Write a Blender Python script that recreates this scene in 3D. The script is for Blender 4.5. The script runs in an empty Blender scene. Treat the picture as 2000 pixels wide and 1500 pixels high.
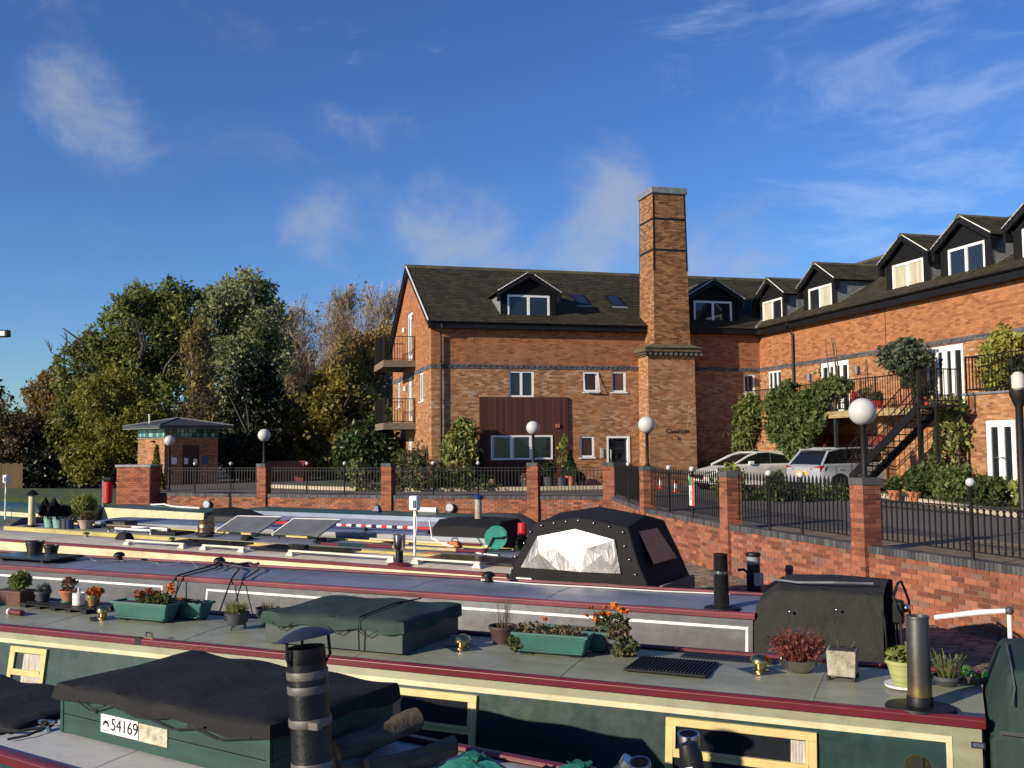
import bpy, bmesh, math, random
import numpy as np
from mathutils import Vector, Matrix
R = math.radians
random.seed(7)
sc = bpy.context.scene
C = sc.collection

# ------------------------------------------------------------------ camera
cam = bpy.data.cameras.new('camera'); co = bpy.data.objects.new('camera', cam); C.objects.link(co)
cam.sensor_width = 36.0; cam.sensor_fit = 'HORIZONTAL'; cam.lens = 36.0 * 1900 / 2000
cam.clip_start = 0.1; cam.clip_end = 3000
PITCH = math.atan(119 / 1900.0); ROLL = 0.009
co.matrix_world = Matrix.Translation((0, 0, 3.42)) @ Matrix.Rotation(R(90) + PITCH, 4, 'X') @ Matrix.Rotation(-ROLL, 4, 'Z')
sc.camera = co

# ------------------------------------------------------------------ sky and sun
SUN_EL = R(19.0)
SUN_DIR = Vector((-0.82 * math.cos(SUN_EL), -0.572 * math.cos(SUN_EL), math.sin(SUN_EL))).normalized()   # towards the sun
w = bpy.data.worlds.new('World'); sc.world = w; w.use_nodes = True
nt = w.node_tree; nt.nodes.clear()
N = nt.nodes.new; L = nt.links.new
sky = N('ShaderNodeTexSky'); sky.sky_type = 'NISHITA'; sky.sun_disc = False
sky.sun_elevation = SUN_EL; sky.sun_rotation = math.atan2(SUN_DIR.x, SUN_DIR.y)
sky.air_density = 1.0; sky.dust_density = 0.25; sky.ozone_density = 3.2; sky.altitude = 50
hsv = N('ShaderNodeHueSaturation'); hsv.inputs['Saturation'].default_value = 1.12; hsv.inputs['Hue'].default_value = 0.512
L(sky.outputs[0], hsv.inputs['Color'])
bg = N('ShaderNodeBackground'); bg.inputs[1].default_value = 0.10
tint = N('ShaderNodeMix'); tint.data_type = 'RGBA'; tint.blend_type = 'MULTIPLY'; tint.inputs[0].default_value = 1.0
tint.inputs[7].default_value = (0.63, 0.85, 1.10, 1)
L(hsv.outputs[0], tint.inputs[6]); L(tint.outputs[2], bg.inputs[0])
tc = N('ShaderNodeTexCoord')
def wm(op, a, b=None, c=None, clamp=False):
    n = N('ShaderNodeMath'); n.operation = op; n.use_clamp = clamp
    for i, v in enumerate((a, b, c)):
        if v is None: continue
        if isinstance(v, (int, float)): n.inputs[i].default_value = v
        else: L(v, n.inputs[i])
    return n.outputs[0]
def sky_noise(scale, detail, rough, vscale=(1, 1, 1), rot=(0, 0, 0), dist=0.0):
    mp = N('ShaderNodeMapping'); mp.inputs['Scale'].default_value = vscale; mp.inputs['Rotation'].default_value = rot
    L(tc.outputs['Generated'], mp.inputs[0])
    n = N('ShaderNodeTexNoise'); n.inputs['Scale'].default_value = scale; n.inputs['Detail'].default_value = detail
    n.inputs['Roughness'].default_value = rough; n.inputs['Distortion'].default_value = dist
    L(mp.outputs[0], n.inputs['Vector']); return n.outputs[0]
def lump(d, k, amp):
    n = N('ShaderNodeVectorMath'); n.operation = 'DOT_PRODUCT'; v = Vector(d).normalized(); n.inputs[1].default_value = v
    L(tc.outputs['Generated'], n.inputs[0])
    e = wm('MULTIPLY', wm('SUBTRACT', n.outputs['Value'], 1.0), k)
    return wm('MULTIPLY', wm('POWER', 2.718, e), amp)
big = sky_noise(6.0, 10, 0.60, (1, 1, 1.2), (0.3, 0.1, 1.1), 0.5)
tot = big
# fair-weather cumulus, low over the roofs, one higher on the left, more of the same round the rest of the sky
for d, k, a in [((-0.398, 0.855, 0.336), 620, .24), ((-0.372, 0.879, 0.298), 600, .18), ((-0.2, 0.954, 0.222), 1300, .26), ((-0.192, 0.962, 0.182), 700, .2),
                ((-0.07, 0.975, 0.20), 480, .21), ((0.041, 0.98, 0.19), 460, .25), ((0.1, 0.961, 0.256), 1200, .23), ((0.085, 0.97, 0.215), 700, .14), ((0.226, 0.956, 0.182), 500, .18),
                ((0.8, 0.5, 0.25), 150, .17), ((-0.9, 0.2, 0.3), 150, .17), ((-0.5, -0.8, 0.35), 120, .17), ((0.4, -0.85, 0.3), 120, .17)]:
    tot = wm('ADD', tot, lump(d, k, a))
cum = N('ShaderNodeMapRange'); cum.interpolation_type = 'SMOOTHERSTEP'
cum.inputs['From Min'].default_value = 0.55; cum.inputs['From Max'].default_value = 0.96; cum.inputs['To Max'].default_value = 0.66
L(tot, cum.inputs['Value'])
# thin cirrus streaks
cz = sky_noise(3.2, 8, 0.62, (1.2, 1.0, 4.2), (0.0, 0.55, 0.35), 0.9)
side = cz
for d, k, a in [((0.353, 0.893, 0.281), 130, .10), ((0.18, 0.89, 0.41), 110, .09), ((0.36, 0.86, 0.372), 120, .12), ((0.337, 0.917, 0.216), 180, .09), ((0.45, 0.86, 0.24), 150, .08), ((0.6, 0.2, 0.6), 8, .06), ((-0.3, -0.6, 0.7), 6, .06)]:
    side = wm('ADD', side, lump(d, k, a))
cir = N('ShaderNodeMapRange'); cir.interpolation_type = 'SMOOTHERSTEP'
cir.inputs['From Min'].default_value = 0.575; cir.inputs['From Max'].default_value = 0.84; cir.inputs['To Max'].default_value = 0.24
L(side, cir.inputs['Value'])
cb1 = N('ShaderNodeBackground'); cb1.inputs[0].default_value = (0.47, 0.52, 0.62, 1); cb1.inputs[1].default_value = 0.72
cb2 = N('ShaderNodeBackground'); cb2.inputs[0].default_value = (0.52, 0.66, 0.92, 1); cb2.inputs[1].default_value = 0.95
m1 = N('ShaderNodeMixShader'); m2 = N('ShaderNodeMixShader'); wo = N('ShaderNodeOutputWorld')
L(cir.outputs[0], m1.inputs[0]); L(bg.outputs[0], m1.inputs[1]); L(cb2.outputs[0], m1.inputs[2])
L(cum.outputs[0], m2.inputs[0]); L(m1.outputs[0], m2.inputs[1]); L(cb1.outputs[0], m2.inputs[2])
L(m2.outputs[0], wo.inputs[0])
sun = bpy.data.lights.new('sun', 'SUN'); sun.energy = 5.0; sun.angle = R(0.5); sun.color = (1.0, 0.87, 0.69)
so = bpy.data.objects.new('sun', sun); C.objects.link(so); so.location = (-40, -30, 40)
so.rotation_euler = (-SUN_DIR).to_track_quat('-Z', 'Y').to_euler()
sc.view_settings.view_transform = 'Standard'; sc.view_settings.look = 'None'; sc.view_settings.gamma = 1.0
sc.view_settings.exposure = 0.38
sc.render.engine = 'CYCLES'
try:
    sc.cycles.use_denoising = True
    sc.cycles.max_bounces = 6; sc.cycles.transparent_max_bounces = 6
except Exception: pass

# ------------------------------------------------------------------ helpers
class MB:
    """collects faces, then links them as one mesh object"""
    def __init__(s, xf=None): s.v = []; s.f = []; s.m = []; s.xf = xf
    def add(s, vs, fs, mi=0):
        b = len(s.v); s.v += [tuple(p) for p in vs]; s.f += [tuple(b + i for i in f) for f in fs]; s.m += [mi] * len(fs); return s
    def box(s, x0, x1, y0, y1, z0, z1, mi=0):
        return s.add([(x0,y0,z0),(x1,y0,z0),(x1,y1,z0),(x0,y1,z0),(x0,y0,z1),(x1,y0,z1),(x1,y1,z1),(x0,y1,z1)],
                     [(0,3,2,1),(4,5,6,7),(0,1,5,4),(1,2,6,5),(2,3,7,6),(3,0,4,7)], mi)
    def frustum(s, c, a, b, z0, z1, mi=0):   # a,b = (half x, half y) at the foot and the top
        x, y = c
        return s.add([(x-a[0],y-a[1],z0),(x+a[0],y-a[1],z0),(x+a[0],y+a[1],z0),(x-a[0],y+a[1],z0),(x-b[0],y-b[1],z1),(x+b[0],y-b[1],z1),(x+b[0],y+b[1],z1),(x-b[0],y+b[1],z1)],
                     [(0,3,2,1),(4,5,6,7),(0,1,5,4),(1,2,6,5),(2,3,7,6),(3,0,4,7)], mi)
    def quad(s, a, b, c, d, mi=0): return s.add([a,b,c,d], [(0,1,2,3)], mi)
    def prism(s, poly, axis, a, b, mi=0):    # polygon in the two other axes, extruded along axis
        n = len(poly)
        def P(p, t): return {'x': (t,p[0],p[1]), 'y': (p[0],t,p[1]), 'z': (p[0],p[1],t)}[axis]
        vs = [P(p,a) for p in poly] + [P(p,b) for p in poly]
        fs = [tuple(range(n-1,-1,-1)), tuple(range(n,2*n))] + [(i,(i+1)%n,n+(i+1)%n,n+i) for i in range(n)]
        return s.add(vs, fs, mi)
    def lathe(s, prof, n=16, c=(0,0,0), mi=0, sx=1, sy=1):
        vs = []; fs = []
        for r, z in prof:
            for i in range(n):
                t = 2*math.pi*i/n; vs.append((c[0]+r*sx*math.cos(t), c[1]+r*sy*math.sin(t), c[2]+z))
        for k in range(len(prof)-1):
            for i in range(n): j = (i+1)%n; fs.append((k*n+i,k*n+j,(k+1)*n+j,(k+1)*n+i))
        if prof[0][0] > 1e-5: fs.append(tuple(range(n-1,-1,-1)))
        if prof[-1][0] > 1e-5: fs.append(tuple((len(prof)-1)*n+i for i in range(n)))
        return s.add(vs, fs, mi)
    def tube(s, pts, r, n=6, mi=0, cap=True):
        pts = [Vector(p) for p in pts]; rs = r if isinstance(r, (list, tuple)) else [r]*len(pts)
        vs = []; fs = []; up = Vector((0.123, 0.31, 0.94))
        for i, p in enumerate(pts):
            d = (pts[min(i+1,len(pts)-1)] - pts[max(i-1,0)]).normalized()
            a = d.cross(up)
            if a.length < 1e-3: a = d.cross(Vector((1,0,0)))
            a.normalize(); b = d.cross(a)
            for k in range(n):
                t = 2*math.pi*k/n; vs.append(p + (a*math.cos(t)+b*math.sin(t))*rs[i])
        for i in range(len(pts)-1):
            for k in range(n): j = (k+1)%n; fs.append((i*n+k,i*n+j,(i+1)*n+j,(i+1)*n+k))
        if cap: fs.append(tuple(range(n-1,-1,-1))); fs.append(tuple((len(pts)-1)*n+k for k in range(n)))
        return s.add(vs, fs, mi)
    def ball(s, c, r, n=12, mi=0, sz=1.0):
        k = max(4, n//2)
        return s.lathe([(max(1e-6, r*math.sin(math.pi*i/k)), -r*sz*math.cos(math.pi*i/k)) for i in range(k+1)], n, c, mi)
    def mesh(s, name, mats=(), smooth=False, recalc=True):
        vs = [s.xf(*p) for p in s.v] if s.xf else s.v
        me = bpy.data.meshes.new(name); me.from_pydata([tuple(p) for p in vs], [], s.f)
        for m in mats: me.materials.append(m)
        if any(s.m): me.polygons.foreach_set('material_index', s.m)
        if recalc:
            bm = bmesh.new(); bm.from_mesh(me); bmesh.ops.recalc_face_normals(bm, faces=bm.faces); bm.to_mesh(me); bm.free()
        if smooth: me.polygons.foreach_set('use_smooth', [True]*len(me.polygons))
        me.update(); return me
    def build(s, name, mats, parent=None, smooth=False, bevel=0, seg=2, loc=None, rz=None, angle=35):
        if not isinstance(mats, (list, tuple)): mats = [mats]
        o = bpy.data.objects.new(name, s.mesh(name, mats, smooth)); C.objects.link(o)
        if parent is not None: o.parent = parent
        if loc is not None: o.location = loc
        if rz is not None: o.rotation_euler[2] = rz
        if bevel:
            b = o.modifiers.new('bevel', 'BEVEL'); b.width = bevel; b.segments = seg; b.limit_method = 'ANGLE'; b.angle_limit = R(30)
            o.data.polygons.foreach_set('use_smooth', [True]*len(o.data.polygons))
            b.harden_normals = True
        elif smooth:
            try: o.data.set_sharp_from_angle(angle=R(angle))
            except Exception: pass
        return o
def tag(o, label=None, cat=None, group=None, kind=None):
    if label: o['label'] = label
    if cat: o['category'] = cat
    if group: o['group'] = group
    if kind: o['kind'] = kind
    return o
def thing(name, label, cat, loc=(0,0,0), rz=0.0, group=None):
    o = bpy.data.objects.new(name, None); C.objects.link(o); o.empty_display_size = 0.2
    o.location = loc; o.rotation_euler[2] = rz
    return tag(o, label, cat, group)
def obj(name, me, parent=None, loc=(0,0,0), rz=0.0, rot=None, scale=None):
    o = bpy.data.objects.new(name, me); C.objects.link(o); o.location = loc
    o.rotation_euler = rot if rot is not None else (0,0,rz)
    if scale is not None: o.scale = scale
    if parent is not None: o.parent = parent
    return o
def dup(root, loc, rz=None, label=None, scale=None):
    r = root.copy(); C.objects.link(r); r.location = loc
    if rz is not None: r.rotation_euler[2] = rz
    if scale is not None: r.scale = (scale,)*3
    if label: r['label'] = label
    for ch in list(root.children):
        c = ch.copy(); C.objects.link(c); c.parent = r
        for g in list(ch.children):
            d = g.copy(); C.objects.link(d); d.parent = c
    return r
def text(name, body, size, mat, parent, matrix, extrude=0.003, align='CENTER'):
    cu = bpy.data.curves.new(name, 'FONT'); cu.body = body; cu.size = size; cu.extrude = extrude
    cu.align_x = align; cu.align_y = 'CENTER'; cu.materials.append(mat)
    o = bpy.data.objects.new(name, cu); C.objects.link(o)
    me = bpy.data.meshes.new_from_object(o.evaluated_get(bpy.context.evaluated_depsgraph_get()))
    bpy.data.objects.remove(o); me.name = name
    o = bpy.data.objects.new(name, me); C.objects.link(o); o.parent = parent; o.matrix_local = matrix; return o
def facing(origin, right, up):
    r = Vector(right).normalized(); u = Vector(up).normalized(); n = r.cross(u)
    m = Matrix((r, u, n)).transposed().to_4x4(); m.translation = Vector(origin); return m

# ------------------------------------------------------------------ materials
class NT:
    def __init__(s, name):
        s.mat = bpy.data.materials.new(name); s.mat.use_nodes = True; s.t = s.mat.node_tree
        s.b = s.t.nodes['Principled BSDF']; s.out = s.t.nodes['Material Output']
    def n(s, typ, **kw):
        x = s.t.nodes.new(typ)
        for k, v in kw.items():
            setattr(x, k, v)
        return x
    def l(s, a, b): s.t.links.new(a, b)
    def set(s, sock, v):
        if isinstance(v, (int, float)): sock.default_value = v
        elif isinstance(v, (tuple, list)): sock.default_value = v if len(v) != 3 or sock.type == 'VECTOR' else (*v, 1)
        else: s.l(v, sock)
    def math(s, op, a, b=None, clamp=False):
        x = s.n('ShaderNodeMath', operation=op, use_clamp=clamp); s.set(x.inputs[0], a)
        if b is not None: s.set(x.inputs[1], b)
        return x.outputs[0]
    def noise(s, vec, scale, detail=4, rough=0.55, dist=0.0):
        x = s.n('ShaderNodeTexNoise'); s.l(vec, x.inputs['Vector']); x.inputs['Scale'].default_value = scale
        x.inputs['Detail'].default_value = detail; x.inputs['Roughness'].default_value = rough; x.inputs['Distortion'].default_value = dist
        return x.outputs[0]
    def ramp(s, fac, stops):
        x = s.n('ShaderNodeValToRGB'); s.set(x.inputs[0], fac); e = x.color_ramp.elements
        while len(e) > 1: e.remove(e[-1])
        for i, (p, c) in enumerate(stops):
            k = e[0] if i == 0 else e.new(p)
            k.position = p; k.color = (c, c, c, 1) if isinstance(c, (int, float)) else (*c, 1)
        return x.outputs[0]
    def mix(s, fac, a, b, mode='MIX'):
        x = s.n('ShaderNodeMix', data_type='RGBA', blend_type=mode)
        s.set(x.inputs[0], fac); s.set(x.inputs[6], a); s.set(x.inputs[7], b); return x.outputs[2]
    def coord(s, which='Object'):
        return s.n('ShaderNodeTexCoord').outputs[which]
    def mapping(s, vec, scale=(1,1,1), rot=(0,0,0)):
        x = s.n('ShaderNodeMapping'); s.l(vec, x.inputs[0]); x.inputs['Scale'].default_value = scale; x.inputs['Rotation'].default_value = rot; return x.outputs[0]
    def bump(s, h, strength, dist=0.01):
        x = s.n('ShaderNodeBump'); s.set(x.inputs['Height'], h); x.inputs['Strength'].default_value = strength; x.inputs['Distance'].default_value = dist
        s.l(x.outputs[0], s.b.inputs['Normal'])
def sc3(c, k): return tuple(min(1, x*k) for x in c)
def pm(name, col, rough=0.6, metal=0.0, var=0.25, scale=3.0, bump=0.0, bscale=60, col2=None, spec=0.5, streak=None, coat=0.0, rvar=0.15, dirt=0.0):
    t = NT(name); v = t.coord()
    mv = t.mapping(v, streak) if streak else v
    n1 = t.noise(mv, scale, 6, 0.62)
    f = t.ramp(n1, [(0.3, 0.0), (0.7, 1.0)])
    c = t.mix(f, sc3(col, 1-var), col2 if col2 else sc3(col, 1+var))
    if dirt:
        c = t.mix(t.ramp(t.noise(t.mapping(v, (1,2.2,1)), 1.7, 9, 0.74, 0.8), [(0.47, 0.0), (0.70, dirt)]), c, sc3((col[0]*.8+.02, col[1]*.8+.016, col[2]*.8+.01), .55))
        c = t.mix(t.ramp(t.noise(t.mapping(v, (.5,3,3)), 26, 5, 0.7), [(0.66, 0.0), (0.72, dirt*.9)]), c, sc3(col, 1.5))
    t.l(c, t.b.inputs['Base Color'])
    n2 = t.noise(v, scale*4.3, 4, 0.6)
    t.l(t.math('ADD', rough-rvar/2, t.math('MULTIPLY', n2, rvar)), t.b.inputs['Roughness'])
    t.b.inputs['Metallic'].default_value = metal
    t.b.inputs['Specular IOR Level'].default_value = spec
    if coat: t.b.inputs['Coat Weight'].default_value = coat; t.b.inputs['Coat Roughness'].default_value = 0.12
    if bump: t.bump(t.noise(v, bscale, 4, 0.6), bump)
    return t.mat
def bricktex(name, axis, cols, mortar, pale=0.0, palecol=(0.55,0.42,0.32), soot=0.25, moss=0.0):
    """bond of 225 x 75 mm bricks on wall coordinates; each brick has its own tone"""
    t = NT(name); v = t.coord(); sp = t.n('ShaderNodeSeparateXYZ'); t.l(v, sp.inputs[0])
    a = sp.outputs[0 if axis == 'x' else 1]; z = sp.outputs[2]
    row = t.math('DIVIDE', z, 0.075); rf = t.math('FLOOR', row)
    colm = t.math('ADD', t.math('DIVIDE', a, 0.225), t.math('MULTIPLY', t.math('FLOORED_MODULO', rf, 2.0), 0.5)); cf = t.math('FLOOR', colm)
    cx = t.n('ShaderNodeCombineXYZ'); t.l(cf, cx.inputs[0]); t.l(rf, cx.inputs[1])
    wn = t.n('ShaderNodeTexWhiteNoise', noise_dimensions='2D'); t.l(cx.outputs[0], wn.inputs['Vector'])
    big = t.noise(v, 0.55, 5, 0.6)
    val = t.math('ADD', t.math('MULTIPLY', wn.outputs[0], 0.75), t.math('MULTIPLY', big, 0.25))
    c = t.ramp(val, [(0.12, cols[0]), (0.38, cols[1]), (0.62, cols[2]), (0.86, cols[3])])
    if pale:
        w2 = t.n('ShaderNodeTexWhiteNoise', noise_dimensions='3D'); t.l(cx.outputs[0], w2.inputs['Vector'])
        zone = t.ramp(t.noise(v, 0.45, 5, 0.65, 0.3), [(0.40, 0.0), (0.62, 1.0)])
        pk = t.math('MULTIPLY', t.math('GREATER_THAN', w2.outputs[0], 1.0 - pale), zone)
        sm = t.math('MULTIPLY', t.ramp(t.noise(v, 2.2, 6, 0.7, 0.6), [(0.56, 0.0), (0.72, 0.7)]), zone)
        c = t.mix(t.math('MAXIMUM', t.math('MULTIPLY', pk, 0.6), t.math('MULTIPLY', sm, pale*1.6), True), c, palecol)
    c = t.mix(t.ramp(t.noise(v, 1.3, 5, 0.65), [(0.45, 0.0), (0.8, soot)]), c, (0.05, 0.035, 0.03))
    if moss:
        c = t.mix(t.ramp(t.noise(v, 1.1, 6, 0.7), [(0.42, 0.0), (0.7, moss)]), c, (0.12, 0.11, 0.03))
    c = t.mix(t.ramp(t.noise(t.mapping(v, (2.6,2.6,.16)), 1.0, 6, 0.68), [(0.5, 0.0), (0.78, 0.34)]), c, (0.045,0.033,0.027))
    fz = t.math('SUBTRACT', row, rf); fa = t.math('SUBTRACT', colm, cf)
    mz = t.math('LESS_THAN', fz, 0.15); ma = t.math('LESS_THAN', fa, 0.045)
    mk = t.math('MAXIMUM', mz, ma)
    c = t.mix(t.math('MULTIPLY', mk, 0.85), c, mortar)
    t.l(c, t.b.inputs['Base Color']); t.b.inputs['Roughness'].default_value = 0.9; t.b.inputs['Specular IOR Level'].default_value = 0.2
    t.bump(t.math('ADD', t.math('SUBTRACT', 1.0, mk), t.math('MULTIPLY', t.noise(v, 60, 3), 0.4)), 0.6, 0.008)
    return t.mat
def piecemat(name, stops, rough=0.85, grain=50, bump=0.35, stain=0.3, staincol=(0.05,0.04,0.035), spec=0.25):
    """tone differs from piece to piece, whether the pieces are objects or islands of one mesh"""
    t = NT(name); g = t.n('ShaderNodeNewGeometry'); oi = t.n('ShaderNodeObjectInfo')
    r = t.math('FRACT', t.math('ADD', g.outputs['Random Per Island'], oi.outputs['Random']))
    v = g.outputs['Position']
    c = t.ramp(r, stops)
    c = t.mix(t.ramp(t.noise(v, 14, 5, 0.65), [(0.4, 0.0), (0.75, stain)]), c, staincol)
    c = t.mix(t.ramp(t.noise(v, 1.2, 5, 0.65), [(0.42, 0.0), (0.75, stain*0.9)]), c, staincol)
    t.l(c, t.b.inputs['Base Color']); t.b.inputs['Roughness'].default_value = rough; t.b.inputs['Specular IOR Level'].default_value = spec
    t.bump(t.noise(v, grain, 4, 0.65), bump, 0.006)
    return t.mat
def leafmat(name, a, b, c=None, tr=0.3, rough=0.55):
    t = NT(name); g = t.n('ShaderNodeNewGeometry')
    stops = [(0.0, a), (1.0, b)] if c is None else [(0.0, a), (0.55, b), (1.0, c)]
    n = t.noise(g.outputs['Position'], 0.9, 3)
    f = t.math('ADD', t.math('MULTIPLY', g.outputs['Random Per Island'], 0.65), t.math('MULTIPLY', t.ramp(n, [(0.3, 0.0), (0.7, 1.0)]), 0.35))
    col = t.ramp(f, stops)
    t.l(col, t.b.inputs['Base Color']); t.b.inputs['Roughness'].default_value = rough; t.b.inputs['Specular IOR Level'].default_value = 0.35
    tl = t.n('ShaderNodeBsdfTranslucent'); t.l(col, tl.inputs[0])
    mx = t.n('ShaderNodeMixShader'); mx.inputs[0].default_value = tr
    t.l(t.b.outputs[0], mx.inputs[1]); t.l(tl.outputs[0], mx.inputs[2]); t.l(mx.outputs[0], t.out.inputs[0])
    return t.mat
def glassmat(name, col=(0.015,0.018,0.022), rough=0.04):
    t = NT(name); t.b.inputs['Base Color'].default_value = (*col, 1); t.b.inputs['Roughness'].default_value = rough
    t.b.inputs['Specular IOR Level'].default_value = 0.7
    t.bump(t.noise(t.coord(), 2.5, 2), 0.04, 0.02)
    return t.mat
M = {}
M['white'] = pm('white_upvc', (0.76,0.76,0.74), 0.35, var=0.06, scale=2)
M['black'] = pm('black_paint', (0.007,0.007,0.008), 0.5, var=0.3, spec=0.3)
M['blackboard'] = pm('black_board', (0.006,0.006,0.007), 0.75, var=0.4, streak=(1,1,14), scale=2, spec=0.2)
M['iron'] = pm('black_iron', (0.010,0.0095,0.0095), 0.55, var=0.4, scale=9, spec=0.3)
M['glass'] = glassmat('window_glass')
M['curtain'] = pm('cream_curtain', (0.42,0.38,0.28), 0.9, var=0.35, scale=3, streak=(9,9,0.4))
M['blind'] = pm('pale_blind', (0.5,0.5,0.48), 0.8, var=0.1)
M['lead'] = pm('lead_sheet', (0.17,0.18,0.19), 0.55, metal=0.0, var=0.35, scale=5)
M['mortar'] = pm('mortar', (0.22,0.14,0.095), 0.95, var=0.3, scale=12, bump=0.3)
new4 = [(0.22,0.076,0.033), (0.325,0.124,0.051), (0.365,0.145,0.059), (0.41,0.170,0.071)]
old4 = [(0.215,0.086,0.038), (0.315,0.134,0.055), (0.375,0.176,0.072), (0.435,0.232,0.105)]
M['brick_new_x'] = bricktex('red_brick_front', 'x', new4, (0.19,0.12,0.085), soot=0.35)
M['brick_new_y'] = bricktex('red_brick_return', 'y', new4, (0.21,0.13,0.09), soot=0.15)
M['brick_old_x'] = bricktex('old_brick_front', 'x', old4, (0.25,0.17,0.115), pale=0.22, soot=0.45)
M['brick_old_y'] = bricktex('old_brick_return', 'y', old4, (0.27,0.18,0.12), pale=0.10, soot=0.2)
chim4 = [(0.13,0.056,0.028), (0.25,0.106,0.048), (0.32,0.148,0.066), (0.39,0.20,0.09)]
M['brick_chim_x'] = bricktex('chimney_brick_front', 'x', chim4, (0.045,0.035,0.025), soot=0.45, moss=0.28)
M['brick_chim_y'] = bricktex('chimney_brick_side', 'y', chim4, (0.14,0.10,0.06), soot=0.2, moss=0.18)
M['bluebrick_x'] = bricktex('blue_brick_front', 'x', [(0.05,0.05,0.055),(0.07,0.07,0.078),(0.09,0.088,0.095),(0.12,0.115,0.12)], (0.2,0.18,0.16))
M['bluebrick_y'] = bricktex('blue_brick_return', 'y', [(0.05,0.05,0.055),(0.07,0.07,0.078),(0.09,0.088,0.095),(0.12,0.115,0.12)], (0.2,0.18,0.16))
M['brick'] = piecemat('wall_brick', [(0.0,(0.14,0.046,0.028)),(0.25,(0.25,0.080,0.042)),(0.5,(0.32,0.108,0.055)),(0.8,(0.39,0.15,0.08)),(0.9,(0.22,0.12,0.085)),(1.0,(0.2,0.10,0.07))], stain=0.35)
M['pierbrick'] = piecemat('pier_brick', [(0.0,(0.17,0.05,0.028)),(0.4,(0.28,0.085,0.043)),(0.8,(0.36,0.12,0.06))], stain=0.35)
M['coping'] = piecemat('blue_coping_brick', [(0.0,(0.045,0.047,0.052)),(0.5,(0.075,0.078,0.082)),(1.0,(0.115,0.115,0.11))], stain=0.3, rough=0.6)
M['sett'] = piecemat('stone_sett', [(0.0,(0.13,0.095,0.07)),(0.5,(0.22,0.17,0.125)),(1.0,(0.32,0.25,0.19))], stain=0.35)
M['slate'] = piecemat('roof_slate', [(0.0,(0.018,0.016,0.014)),(0.5,(0.031,0.028,0.023)),(1.0,(0.052,0.046,0.036))], rough=0.85, stain=0.42, staincol=(0.085,0.072,0.030), spec=0.2)
M['ridge'] = piecemat('ridge_tile', [(0.0,(0.05,0.042,0.03)),(1.0,(0.10,0.085,0.055))], stain=0.5, staincol=(0.12,0.11,0.05))
M['wood'] = pm('weathered_wood', (0.16,0.125,0.085), 0.85, var=0.35, scale=3, streak=(1,8,8), bump=0.3)
M['deckwood'] = pm('deck_fascia_wood', (0.30,0.22,0.10), 0.8, var=0.3, scale=2, streak=(6,1,6), bump=0.2)
M['cladding'] = piecemat('brown_timber_cladding', [(0.0,(0.062,0.022,0.014)),(0.5,(0.082,0.029,0.018)),(1.0,(0.105,0.038,0.024))], rough=0.7, stain=0.25, bump=0.15)
M['terracotta'] = pm('terracotta', (0.36,0.13,0.06), 0.85, var=0.25, scale=8, bump=0.2)
M['greypot'] = pm('grey_plastic_pot', (0.05,0.055,0.06), 0.5, var=0.2)
M['soil'] = pm('potting_soil', (0.035,0.025,0.018), 0.95, var=0.5, scale=30, bump=0.8)
M['globe'] = pm('opal_globe', (0.50,0.49,0.46), 0.3, var=0.03, scale=4, spec=0.5)
M['asphalt'] = pm('asphalt', (0.055,0.052,0.05), 0.9, var=0.25, scale=0.6, bump=0.4, bscale=180)
M['kerb'] = pm('pale_kerb', (0.42,0.36,0.26), 0.85, var=0.2, scale=4, bump=0.3)
M['grass'] = pm('mown_grass', (0.045,0.075,0.018), 0.95, var=0.45, scale=2.5, bump=0.8, bscale=90)
M['bark'] = pm('tree_bark', (0.085,0.068,0.048), 0.9, var=0.4, scale=2, streak=(6,6,1), bump=0.6, bscale=14)
M['palebark'] = pm('birch_bark', (0.42,0.38,0.32), 0.85, var=0.4, scale=3, streak=(1,1,5))
M['twig'] = pm('bare_twigs', (0.40,0.31,0.22), 0.9, var=0.35, scale=0.5)
M['twigbirch'] = pm('birch_twigs', (0.14,0.085,0.055), 0.9, var=0.35, scale=0.5)
M['chrome'] = pm('brushed_steel', (0.55,0.55,0.53), 0.25, metal=1.0, var=0.15, scale=6)
M['brass'] = pm('polished_brass', (0.62,0.45,0.16), 0.2, metal=1.0, var=0.25, scale=8)
M['red'] = pm('red_plastic', (0.5,0.02,0.02), 0.4, var=0.15)
M['rope'] = pm('black_rope', (0.012,0.012,0.012), 0.9, var=0.3)
M['whitepaint'] = pm('white_paint', (0.74,0.72,0.66), 0.45, var=0.12, scale=5)
M['blind_dark'] = glassmat('grey_pane_glass', (0.05,0.055,0.06), 0.08)  # even grey pane colour, paler than window_glass
M['blind_brown'] = pm('brown_blind', (0.10,0.055,0.04), 0.5, var=0.15)
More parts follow.
